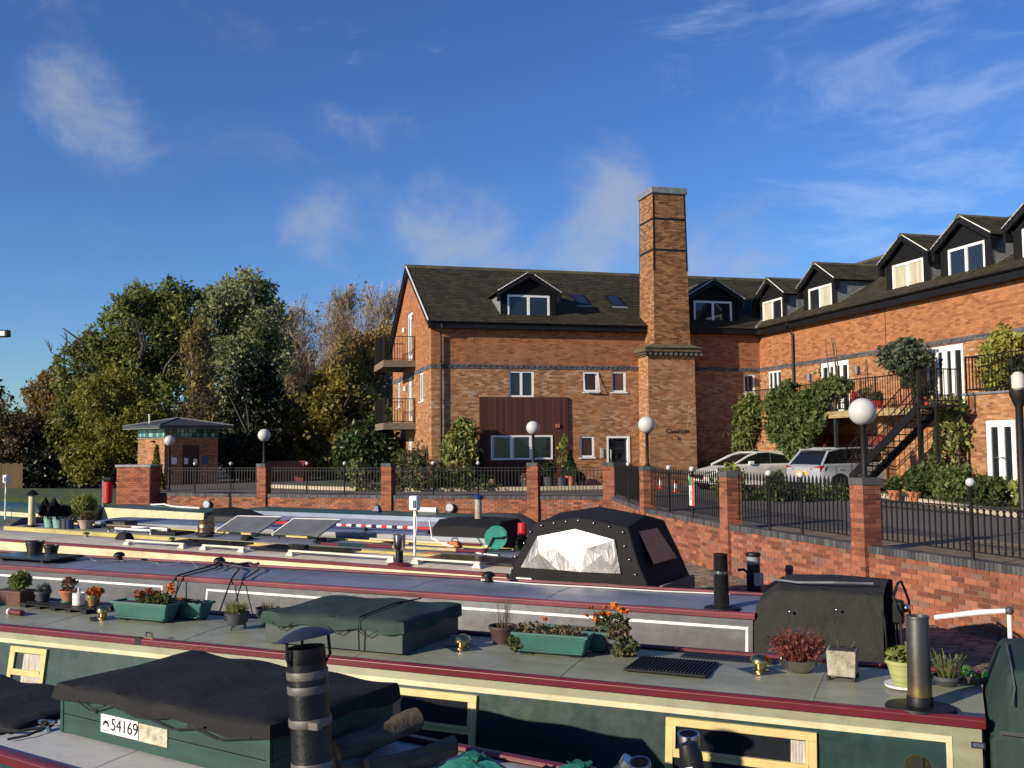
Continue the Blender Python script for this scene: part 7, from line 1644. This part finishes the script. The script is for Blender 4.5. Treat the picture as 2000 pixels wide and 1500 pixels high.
climber('big dense climber hanging over the deck edge above the silver car', 12.3,-5.9,GZ, [(0,0,2.4,.6,1.45,1.0),(0,.5,3.2,.55,1.0,.65),(0,-.9,3.0,.45,.8,.5),(0,-.3,1.5,.4,.8,.5),(0,1.3,2.3,.35,.5,.5),(0,-1.5,2.5,.3,.4,.45),(0,.2,3.75,.25,.5,.25,.4),(0,.7,1.3,.2,.4,.35,.4)], 8000, .10, ivym, 81)
climber('smaller climber at the corner behind the white car', 12.3,-2.5,GZ, [(0,0,2.5,.45,.65,.85),(0,.35,1.7,.35,.45,.7),(0,-.2,3.3,.35,.4,.35),(0,-.5,2.9,.25,.35,.3,.6)], 3200, .10, leafmat('light_climber',(.055,.075,.015),(.13,.165,.04),(.24,.26,.08)), 83)
climber('yellow leaved climber on the corner of the terrace block', 13.05,-13.45,GZ, [(0,0,1.4,.22,.35,1.3),(0,.1,2.6,.25,.45,.4)], 1300, .10, yellm, 85)
climber('bush of climbing leaves on the deck railing under the french doors', 12.7,-7.9,4.4, [(0,0,.9,.4,1.0,.35),(0,.9,.5,.3,.5,.5)], 1800, .09, ivym, 87)
bush('low_bush','light green bushes in the shaded corner behind the white car', AB(12.2,-.9), [(0,0,.5,.5,.6,.6),(-.9,.2,.4,.6,.4,.5)], 1500, .09, LM['herb'], 88)
t = thing('olive_tree','round headed olive tree in a pot on the deck', 'tree', AB(13.3,-10.9,4.45), 0); pot(t,.22,.28,.45,M['terracotta']); m = MB(); m.tube([(0,0,.4),(.03,0,.8),(0,.02,1.1)],[.04,.035,.03],7); m.tube([(0,.02,1.05),(.25,.1,1.4)],[.025,.01],5); m.tube([(0,.02,1.05),(-.25,0,1.4)],[.025,.01],5); m.build('trunk', M['bark'], t, smooth=True)
obj('crown', leaf_mesh('olive_leaves', cloud(rng(91), [(0,0,1.6,.75,.75,.55),(.1,0,1.95,.5,.5,.3)], 3400, .45, 8, .16), .075, leafmat('olive_foliage',(.03,.045,.02),(.075,.10,.05),(.14,.17,.10)), 92), t)
PD = 'flower pots on the deck'
for i,(u,v,mt,lm,rd,l) in enumerate(((12.95,-8.9,M['terracotta'],LM['redfl'],.22,'pot of red flowers on the deck near the climber'),(12.95,-9.45,M['terracotta'],LM['dry'],.3,'brownish shrub in a pot on the deck behind the globe lamp'),(12.95,-9.95,M['red'],LM['herb'],.18,'bright red pot on the deck below the olive'),(13.0,-11.5,M['terracotta'],LM['herb'],.25,'tall terracotta pot at the right of the olive'),(13.0,-12.0,M['greypot'],LM['herb'],.24,'grey pot of green leaves by the french doors'),(12.95,-12.35,M['red'],LM['dark'],.25,'dark leaved plant in a red pot at the top of the stair'),(12.9,-7.1,M['terracotta'],LM['redfl'],.2,'pot with pink flowers beside the left french doors'),(12.9,-3.2,M['greypot'],LM['herb'],.25,'grey hanging planter on the left end of the deck'))):
    potplant('flower_pot', l, AB(u,v,4.45), .17, .30 if i != 3 else .6, mt, ball_(rd,rd*.7,lm,420,.05), 101+i, 'pot', PD)
for (v,h,l) in ((-10.6,0,'green glazed pot standing on a lower stair tread'),):
    t = potplant('flower_pot', l, AB(12.1,-11.3,3.12), .13, .25, pm('green_glaze',(.10,.22,.18),.3), ball_(.16,.12,LM['redfl'],260,.04), 121, 'pot', PD)
bush('bamboo','golden bamboo clump on the terrace at the right', AB(13.85,-14.3,4.8), [(0,0,.9,.5,.5,.9),(.1,-.5,1.3,.4,.5,.4)], 1800, .11, leafmat('bamboo_leaves',(.12,.13,.02),(.28,.27,.05),(.42,.38,.10)), 131)
bush('terrace_shrub','dark shrub behind the terrace railing at the right edge', AB(13.8,-15.6,4.8), [(0,0,.5,.5,.55,.5)], 900, .09, LM['dark'], 133)
t = thing('spiral_topiary','bright green spiral clipped conifer below the stair','topiary', AB(12.5,-13.3), 0); pot(t,.15,.2,.3,M['terracotta'])
pts = []
q = rng(141)
for i in range(2600):
    f = q.uniform(); k = f*6.5; r_ = (1-f)*.36+.03; fr = abs((k % 1)-.5)*2; rr = r_*(.55+.45*(1-fr))*math.sqrt(q.uniform(.5,1)); a = q.uniform(0,6.283); pts.append((rr*math.cos(a), rr*math.sin(a), .3+1.85*f))
obj('foliage', leaf_mesh('spiral_leaves', np.array(pts), .05, leafmat('spiral_green',(.04,.075,.012),(.10,.16,.03),(.18,.24,.05)), 142), t)
for i,(x,y,bl_,lm,n,l) in enumerate(((11.75,27.6,[(0,0,.5,.5,.7,.5)],LM['herb'],1500,'leafy bed plants at the foot of the stair'),(11.8,26.0,[(0,0,.45,.45,.8,.45)],ivym,1500,'dark shrub in the bed right of the stair foot'),(11.9,24.4,[(0,0,.35,.45,.7,.35)],LM['herb'],1100,'low shrub in the bed before the spiral topiary'),(12.0,22.5,[(0,0,.35,.4,.7,.4)],LM['pale'],700,'pale flowering shrub before the lower french doors'),(12.0,20.6,[(0,0,.4,.4,.8,.4)],LM['herb'],1200,'green shrub in the bed at the right edge'),(12.3,28.6,[(0,0,.6,.4,.5,.6)],LM['dry'],700,'reddish brown shrub hiding the front of the silver car'))):
    bush('bed_shrub', l, (x,y,GZ+.1), bl_, n, .085, lm, 151+i, group='shrubs in the courtyard bed')
for i,(x,y,l) in enumerate(((11.0,28.2,'left terracotta pot on the kerb near the stair'),(11.2,27.3,'right terracotta pot on the kerb near the stair'))):
    potplant('flower_pot', l, (x,y,GZ), .2,.32,M['terracotta'], ball_(.25,.15,LM['herb'],400,.06), 171+i, 'pot', 'terracotta pots by the kerb')
bush('low_bush','yellow flowering shrub before the white car bonnet', (6.5,29.2,GZ), [(0,0,.55,.45,.4,.5)], 700, .085, LM['pale'], 181)
bush('low_bush','green shrub between the two parked cars', (7.72,28.6,GZ), [(0,0,.42,.28,.28,.4)], 600, .085, LM['herb'], 183)
bush('low_bush','low dark planting along the kerb below the silver car', (9.0,28.8,GZ), [(0,0,.2,1.4,.35,.22),(-2.0,.4,.2,1.0,.3,.2)], 1500, .08, ivym, 185, stems=False)
# ------------------------------------------------------------------ kiosk
ks = thing('brick_kiosk','small square brick kiosk with a wide flat eaved metal roof','building',(-16.2,47.2,GZ),R(46)); ks.scale = (.84,.84,.88)
hk = 1.62
m = MB(); m.add([(-hk,-hk,-.3),(hk,-hk,-.3),(hk,hk,-.3),(-hk,hk,-.3),(-hk,-hk,2.46),(hk,-hk,2.46),(hk,hk,2.46),(-hk,hk,2.46)],[(0,1,5,4),(2,3,7,6)],0); m.add(m.v[:8],[(1,2,6,5),(3,0,4,7)],1); m.build('wall',[M['brick_old_x'],M['brick_old_y']],ks)
MB().box(-hk-.05,hk+.05,-hk-.05,hk+.05,2.46,2.52).build('sill_band', M['lead'], ks)
gb_ = piecemat('green_glass_block',[(0,(.03,.09,.08)),(.6,(.06,.17,.15)),(1,(.30,.48,.44))],rough=.12,stain=0,bump=.05,spec=.7); me = unit(gb_)
for k in range(14):
    for r_ in range(2):
        x = -hk+.12+.2315*k; z = 2.66+.22*r_
        obj('glass_block', me, ks, (x,-hk+.02,z), scale=(.2,.08,.2)); obj('glass_block', me, ks, (-hk+.02,x,z), scale=(.08,.2,.2))
MB().box(-hk+.1,hk-.06,-hk+.1,hk-.06,2.52,2.97).build('inner_core', M['black'], ks)
e = hk+.62; zinc = pm('zinc_roof',(.045,.047,.05),.5,var=.25,scale=3)
MB().box(-e,e,-e,e,2.98,3.02).build('soffit', M['lead'], ks); m = MB(); m.box(-e-.03,e+.03,-e-.03,e+.03,3.02,3.16); m.build('fascia', zinc, ks, bevel=.02)
m = MB(); m.add([(-e,-e,3.165),(e,-e,3.165),(e,e,3.165),(-e,e,3.165),(0,0,3.60)],[(0,1,4),(1,2,4),(2,3,4),(3,0,4)]); rf = m.build('roof', zinc, ks)
for (sx,sy) in ((-1,-1),(1,-1),(1,1),(-1,1)): MB().tube([(sx*e,sy*e,3.18),(0,0,3.62)],.035,6).build('hip_cap', M['lead'], rf)
MB().lathe([(.04,3.2),(.04,3.72),(.07,3.74),(.07,3.8)],10,(-1.5,.5,0)).build('flue', M['whitepaint'], ks, smooth=True)
m = MB(); m.box(-.55,.45,-hk-.03,-hk-.001,0,2.1); dr = m.build('door', pm('kiosk_door',(.025,.012,.012),.5), ks)
for x, z in ((-.35,1.25),(.2,1.2)): MB().box(x-.11,x+.11,-hk-.04,-hk-.031,z-.16,z+.16).build('paper_notice', M['white'], dr)
MB().box(.62,1.0,-hk-.02,-hk-.001,1.05,1.5).build('blue_notice', pm('notice_board_blue',(.04,.07,.25)), ks); MB().box(-1.2,-.9,-hk-.02,-hk-.001,1.1,1.45).build('paper_notice', M['white'], ks)
MB().box(-hk-.12,-hk,-.5,-.2,2.28,2.36).build('bulkhead_lamp', M['black'], ks)
t = thing('clipped_conifer','small golden cone conifer before the kiosk','conifer',(-14.2,38.9,GZ),0); obj('foliage', leaf_mesh('cone', np.array([((1-f)*.38*math.cos(a)*r_,(1-f)*.38*math.sin(a)*r_,.1+1.75*f) for f,a,r_ in zip(rng(1).uniform(0,1,1500)**1.2,rng(2).uniform(0,6.283,1500),rng(3).uniform(.7,1,1500))]), .07, leafmat('golden_conifer',(.05,.07,.01),(.16,.17,.02),(.27,.25,.04)), 4), t); MB().tube([(0,0,0),(0,0,1.6)],[.04,.01],6).build('trunk', M['bark'], t)
# red life-ring housing by the end pier
t = thing('lifebuoy_post','red lifebuoy housing on a grey post left of the end pier','lifebuoy',(-14.75,35.6,.95)); MB().box(-.20,-.14,-.05,.05,0,1.45).build('post', M['lead'], t); MB().lathe([(.02,.45),(.15,.5),(.16,1.25),(.02,1.3)],18).build('housing', M['red'], t, smooth=True); MB().box(-.16,.16,-.16,.16,1.32,1.42).build('cap', M['black'], t); MB().box(-.5,.5,-.4,.4,-1.5,0).build('footing', M['wood'], t)
# red litter bin and signboard by the hedge
t = thing('dark_red_skip','dark red skip standing under the trees right of the kiosk','skip',(-11.3,49.5,G0+.3),R(-8)); MB().frustum((0,0),(.85,.5),(1.0,.6),0,1.15).build('body', pm('skip_red',(.16,.012,.012),.5,var=.3), t, bevel=.03); MB().box(-1.05,1.05,-.65,.65,1.15,1.22).build('rim', pm('skip_rim',(.10,.01,.01),.5), t)
# garden fence far left; board colour darkened to stand in for shade
t = thing('board_fence','tan close boarded garden fence beyond the grass bank','fence',(-30.5,54.2,G0-.05),R(-4)); bm_ = MB().box(-.07,.07,-.012,.012,0,1.5).mesh('fence_board',[piecemat('fence_boards',[(0,(.08,.05,.026)),(1,(.14,.095,.045))])])
for i in range(46): obj('board', bm_, t, (-3.4+.15*i,0,0), scale=(1,1,1+.02*math.sin(i*2.1)))
for z in (.3,1.2): MB().box(-3.5,3.5,.013,.06,z,z+.09).build('rail', M['wood'], t)
# security lamp at far left
t = thing('flood_light','small floodlight head on a tall pole at the left edge','lamp',(-16.1,30.2,0)); MB().tube([(0,0,-.3),(0,0,7.05)],[.06,.045],8).build('pole', M['lead'], t, smooth=True); MB().box(0,.42,-.12,.12,6.92,7.14).build('lamp_head', M['iron'], t, bevel=.02); MB().box(.08,.34,-.125,-.12,6.95,7.1).build('lens', M['white'], t)
# traffic cones
for i,(x,y,l) in enumerate(((5.61,37.2,'left traffic cone by the chimney foot'),(5.72,34.4,'right traffic cone by the chimney foot'))):
    t = thing('traffic_cone',l,'cone',(x,y,GZ),0,'traffic cones'); t.scale = (.75,.75,.75); MB().box(-.18,.18,-.18,.18,0,.035).build('base', M['red'], t); MB().lathe([(.13,.035),(.10,.2)],16).build('lower_cone', M['red'], t, smooth=True); MB().lathe([(.10,.2),(.065,.42)],16).build('white_sleeve', M['white'], t, smooth=True); MB().lathe([(.065,.42),(.035,.6),(.001,.6)],16).build('tip', M['red'], t, smooth=True)
# grey box bench on the coping at the far right
t = thing('bench','low slatted timber bench end by the coping at the right edge','bench',(7.05,11.5,COP+.01),R(-72))
for i in range(4): MB().box(-.1,1.3,-.05+.085*i,.02+.085*i,.05,.075).build('slat', M['wood'], t)
for x in (.05,1.1): MB().box(x,x+.06,-.04,.26,0,.049).build('bearer', M['iron'], t)
# ------------------------------------------------------------------ parked cars: x forward, y left, z up
def car(name, label, loc, rz, paintmat, prof, glassprof, L_, W_, wheels, wr, suv):
    t = thing(name, label, 'car', loc, rz)
    hw = W_/2
    # body: profile lofted across the width with tucked-in sides
    secs = [(-hw,.10,.035),(-hw*.97,.0,.0),(0,0,-.0),(hw*.97,.0,.0),(hw,.10,.035)]
    m = MB(); n = len(prof); cx = L_/2
    ys = [(-hw,.94,.93),(-hw*.93,.985,.985),(-hw*.6,1,1),(0,1.0,1.004),(hw*.6,1,1),(hw*.93,.985,.985),(hw,.94,.93)]
    zc = .55
    for (y,kx,kz) in ys: m.v += [(x*kx, y, zc+(z-zc)*kz) for x,z in prof]
    for k in range(len(ys)-1):
        for i in range(n): j=(i+1)%n; m.f.append((k*n+i,k*n+j,(k+1)*n+j,(k+1)*n+i)); m.m.append(0)
    m.f += [tuple(range(n)), tuple((len(ys)-1)*n+i for i in range(n))]; m.m += [0,0]
    m.build('body', paintmat, t, smooth=True, angle=38)
    # cabin
    g = MB(); n = len(glassprof); zb = glassprof[0][1]; zt = max(z for x,z in glassprof)
    def tuck(z): return hw*.93 - (z-zb)/(zt-zb)*hw*.20
    g.v += [(x,-tuck(z),z) for x,z in glassprof] + [(x,tuck(z),z) for x,z in glassprof]
    for i in range(n): j=(i+1)%n; g.f.append((i,j,n+j,n+i)); g.m.append(0)
    g.f += [tuple(range(n)), tuple(range(n,2*n))]; g.m += [0,0]
    cab = g.build('cabin_glass', M['carglass'], t, smooth=True, angle=30)
    tops = sorted(glassprof, key=lambda p: p[1])[-3:]; x0_ = min(p[0] for p in tops); x1_ = max(p[0] for p in tops)
    m = MB(); hh = tuck(zt); m.add([(x0_-.14,-hh,zt-.035),(x1_+.1,-hh,zt-.035),(x1_+.1,hh,zt-.035),(x0_-.14,hh,zt-.035),(x0_-.06,-hh*.9,zt+.02),(x1_+.02,-hh*.9,zt+.02),(x1_+.02,hh*.9,zt+.02),(x0_-.06,hh*.9,zt+.02)],[(0,3,2,1),(4,5,6,7),(0,1,5,4),(1,2,6,5),(2,3,7,6),(3,0,4,7)])
    m.build('roof_panel', paintmat, t, bevel=.03, seg=3)
    for s in (-1,1):
        gp_ = [p for p in glassprof]
        for a, b in zip(gp_, gp_[1:]+gp_[:1]):
            if abs(a[1]-zb) < .01 and abs(b[1]-zb) < .01: continue
            if max(a[1],b[1]) < zt-.12 or abs(a[1]-b[1]) > .08:
                MB().tube([(a[0],s*(tuck(a[1])+.004),a[1]),(b[0],s*(tuck(b[1])+.004),b[1])], .04, 6).build('pillar', paintmat, t, smooth=True)
            else: MB().tube([(a[0],s*(tuck(a[1])),a[1]),(b[0],s*(tuck(b[1])),b[1])], .03, 6).build('roof_edge', paintmat, t, smooth=True)
        xm = (min(x for x,z in glassprof)+max(x for x,z in glassprof))/2 - .1
        MB().tube([(xm,s*(tuck(zb)+.004),zb),(xm-.06,s*(tuck(zt)+.002),zt)],.03,5).build('door_pillar', M['black'], t)
        MB().box(L_*.5-L_*.42,L_*.5-L_*.42+.2,s*(hw+.02)-.07,s*(hw+.02)+.07,zb+.0,zb+.13).build('mirror', paintmat, t, bevel=.03, seg=3)
        for xd in (xm, xm+1.05, xm-.95): MB().box(xd-.004,xd+.004,min(s*hw*.95,s*(hw+.002)),max(s*hw*.95,s*(hw+.002)),.42,zb-.05).build('door_gap', M['black'], t)
        for xd in (xm+.12, xm-.85): MB().box(xd,xd+.17,s*(hw+.005)-.015,s*(hw+.005)+.015,zb-.15,zb-.12).build('door_handle', paintmat, t)
    for x in wheels:
        for s in (-1,1):
            Y = s*(hw-.11)
            w = MB(lambda a,b,c: (a+x, c+Y, b+wr)).lathe([(.001,-.11),(wr*.66,-.11),(wr*.72,-.105),(wr*.97,-.09),(wr,-.06),(wr,.06),(wr*.97,.09),(wr*.72,.105),(wr*.66,.11),(.001,.11)],26).build('wheel', M['tyre'], t, smooth=True)
            ms = MB(lambda a,b,c: (a+x, c*s+Y, b+wr))
            for k in range(5):
                a = 2*math.pi*k/5; ca, sa = math.cos(a), math.sin(a); dx, dy = -sa*wr*.09, ca*wr*.09
                ms.add([(ca*wr*.12+dx,sa*wr*.12+dy,.118),(ca*wr*.12-dx,sa*wr*.12-dy,.118),(ca*wr*.66-dx*1.4,sa*wr*.66-dy*1.4,.122),(ca*wr*.66+dx*1.4,sa*wr*.66+dy*1.4,.122)],[(0,1,2,3)])
            ms.build('rim_spokes', M['alloy'], w)
            MB(lambda a,b,c: (a+x, c*s+Y, b+wr)).lathe([(wr*.62,.112),(wr*.68,.12),(wr*.70,.112)],26).build('rim', M['alloy'], w, smooth=True)
            MB(lambda a,b,c: (a+x, c*s+Y+s*.085, b+wr)).lathe([(wr*1.05,.0),(wr*1.16,.0),(wr*1.16,.032),(wr*1.05,.032)],26).build('wheel_arch', M['black'], t)
    return t
M['carglass'] = glassmat('car_glass', (.008,.009,.010), .05); M['tyre'] = pm('tyre_rubber',(.012,.012,.012),.85); M['alloy'] = pm('dark_alloy',(.10,.10,.11),.35,metal=.8)
silver = pm('silver_car_paint',(.36,.375,.40),.38,metal=.15,var=.03,rvar=.02,coat=.5); whitep = pm('white_car_paint',(.66,.64,.57),.35,var=.03,rvar=.02,coat=.5)
# silver hatchback: tail to the left of the picture
prof = [(-2.08,.38),(-2.12,.62),(-2.10,.90),(-1.98,1.00),(-1.2,1.03),(.55,1.02),(1.25,.98),(1.85,.86),(2.08,.70),(2.12,.45),(2.05,.26),(1.2,.20),(-1.2,.20),(-1.95,.24)]
gl = [(-1.98,.98),(-1.62,1.42),(-1.15,1.50),(-.2,1.53),(.35,1.48),(1.15,1.02)]
rz = R(21); ct, st_ = math.cos(rz), math.sin(rz)
cr_ = (9.76,31.0)     # rear corner nearest the camera
suv = car('parked_car','silver hatchback car parked tail towards the basin', (cr_[0]+2.08*ct-.88*st_, cr_[1]+2.08*st_+.88*ct, GZ), rz, silver, prof, gl, 4.2, 1.80, (-1.33,1.3), .335, True)
MB().box(-2.135,-2.10,-.26,.26,.66,.78).build('number_plate', pm('yellow_plate',(.75,.48,.02),.4,var=.03), suv)
text('plate_text','EJ70 YTB',.095,M['black'],suv,facing((-2.137,0,.72),(0,-1,0),(0,0,1)),.001)
for s in (-1,1):
    MB().add([(-2.10,s*.42,.90),(-2.06,s*.88,.97),(-1.80,s*.905,.94),(-1.88,s*.905,.80),(-2.06,s*.86,.78),(-2.12,s*.45,.84)],[(0,1,4,5),(1,2,3,4)]).build('tail_light', pm('tail_red_%d'%s,(.22,.006,.008),.2), suv)
MB().box(-2.15,-2.06,-.80,.80,.27,.42).build('rear_bumper', M['black'], suv, bevel=.03)
MB().box(-1.75,-1.5,-.6,.6,1.47,1.50).build('roof_spoiler', silver, suv, bevel=.012)
for s in (-1,1): MB().tube([(-1.2,s*.6,1.53),(.2,s*.6,1.57)],.02,6).build('roof_bar', M['black'], suv)
# white coupe-like hatchback, nose to the left
prof = [(-2.12,.42),(-2.15,.70),(-2.05,.90),(-1.6,.97),(.6,.93),(1.1,.90),(1.75,.76),(2.12,.60),(2.18,.42),(2.10,.24),(1.2,.18),(-1.2,.18),(-2.0,.25)]
gl = [(-1.75,.93),(-1.1,1.27),(-.45,1.38),(.05,1.36),(.45,1.24),(1.15,.91)]
rz = AA + math.pi
wc = car('parked_car','cream white low car parked with its nose beside the chimney', (6.75+2.15*math.cos(AA)-.0, 34.9+2.15*math.sin(AA)+.9*math.cos(AA), GZ), rz, whitep, prof, gl, 4.3, 1.80, (-1.35,1.38), .32, False)
MB().box(2.12,2.2,-.5,.5,.40,.58).build('grille', M['black'], wc, bevel=.02)
for s in (-1,1): MB().add([(2.10,s*.52,.66),(1.82,s*.84,.74),(1.95,s*.86,.60),(2.14,s*.56,.56)],[(0,1,2,3)]).build('headlight', pm('headlamp_%d'%s,(.10,.11,.12),.1,spec=.8), wc)
MB().box(2.185,2.20,-.26,.26,.34,.44).build('number_plate', M['white'], wc)
MB().box(2.08,2.17,-.8,.8,.2,.3).build('lower_intake', M['black'], wc, bevel=.02)
# ------------------------------------------------------------------ small roof clutter on the middle boats
def rope_heap(boat, x, y, label, r=.16, th=.016, mat=None, seed=1, turns=30, tail=.5):
    s = on(boat, x, y, 'rope_heap', label, 'rope', 'rope heaps on the boat roofs', seed*.7); q = random.Random(seed); mt = mat or M['rope']
    MB().tube([(r*math.cos(i*.8)*q.uniform(.7,1.1), r*.7*math.sin(i*.83)*q.uniform(.7,1.1), th+.003*i*q.uniform(.6,1.2)) for i in range(turns)], th, 5).build('coil', mt, s, smooth=True)
    MB().tube([(r*.8,0,th),(r+tail*.4,.08,th),(r+tail,-.06,th)], th*.8, 5).build('tail', mt, s, smooth=True)
rope_heap(b4,-5.4,.55,'black rope heap right of the right tilted panel',.2,.02,None,2)
rope_heap(b4,-7.5,.35,'black rope heap between the two tilted panels',.2,.018,None,3)
rope_heap(b4,-9.0,.40,'black rope heap below the left tilted panel',.22,.02,None,4)
rope_heap(b4,-3.9,1.15,'brown rope heap beside the cream boat hook',.18,.018,pm('brown_rope',(.12,.07,.04),.9),5)
rope_heap(b4,-1.75,.5,'orange rope heap left of the hose reel',.14,.014,pm('orange_rope',(.5,.14,.03),.8),6)
rope_heap(b5,-6.3,.7,'dark rope heap on the steel blue roof',.2,.02,None,7)
s = on(b4,-2.2,.55,'white_hose','thin white hose trailing from the hookup post to the hose reel','hose'); MB().tube([(-.9,.9,.5),(-.6,.6,.16),(-.1,.3,.10),(.4,.1,.06),(1.2,-.25,.02),(1.7,-.35,.015)],.016,6).build('hose', M['whitepaint'], s, smooth=True); MB().lathe([(.025,0),(.025,.05)],8,(1.7,-.35,0)).build('nozzle', M['greypot'], s)
s = on(b4,-10.4,.55,'roof_hatch','dark glazed roof hatch on the low grey boat','hatch'); MB().box(-.5,.5,-.3,.3,0,.06).build('frame', M['black'], s, bevel=.01); MB().box(-.44,.44,-.24,.24,.06,.066).build('pane', M['glass'], s)
s = on(b4,-13.2,1.15,'roof_box','low dark box behind the terracotta bowl on the low grey boat','box'); MB().box(-.4,.4,-.2,.2,0,.16).build('box', P['darkgrey'], s, bevel=.01); MB().box(-.42,.42,-.22,.22,.161,.185).build('lid', P['hull'], s, bevel=.006)
s = on(b5,-8.2,.8,'roof_box','long black cargo box on the steel blue roof','box'); MB().box(-.6,.6,-.22,.22,0,.16).build('box', P['hull'], s, bevel=.02); MB().box(-.62,.62,-.24,.24,.161,.19).build('lid', M['black'], s, bevel=.01)
s = on(b3,-9.9,.9,'coal_sack','small dark coal sack on the sand roof','sack'); MB().frustum((0,0),(.2,.14),(.13,.08),0,.15).build('sack', P['blackcanvas'], s, bevel=.05, seg=3); MB().tube([(-.05,0,.15),(0,0,.2),(.05,0,.15)],.012,5).build('tie', M['rope'], s)
s = on(b6,-2.8,.8,'white_fender','white rolled fender on the teal boat roof','fender'); MB().tube([(-.3,0,.08),(.3,.05,.08)],.08,12).build('fender', M['whitepaint'], s, smooth=True); MB().tube([(.3,.05,.08),(.42,.06,.05)],.012,5).build('lanyard', M['rope'], s)
s = on(b4,-12.4,.2,'brass_tap','small brass tap fitting on the edge of the low grey roof','tap'); MB().lathe([(.03,0),(.02,.06),(.03,.09)],8).build('stem', M['brass'], s); MB().tube([(0,0,.08),(.08,0,.08)],.014,6).build('spout', M['brass'], s)
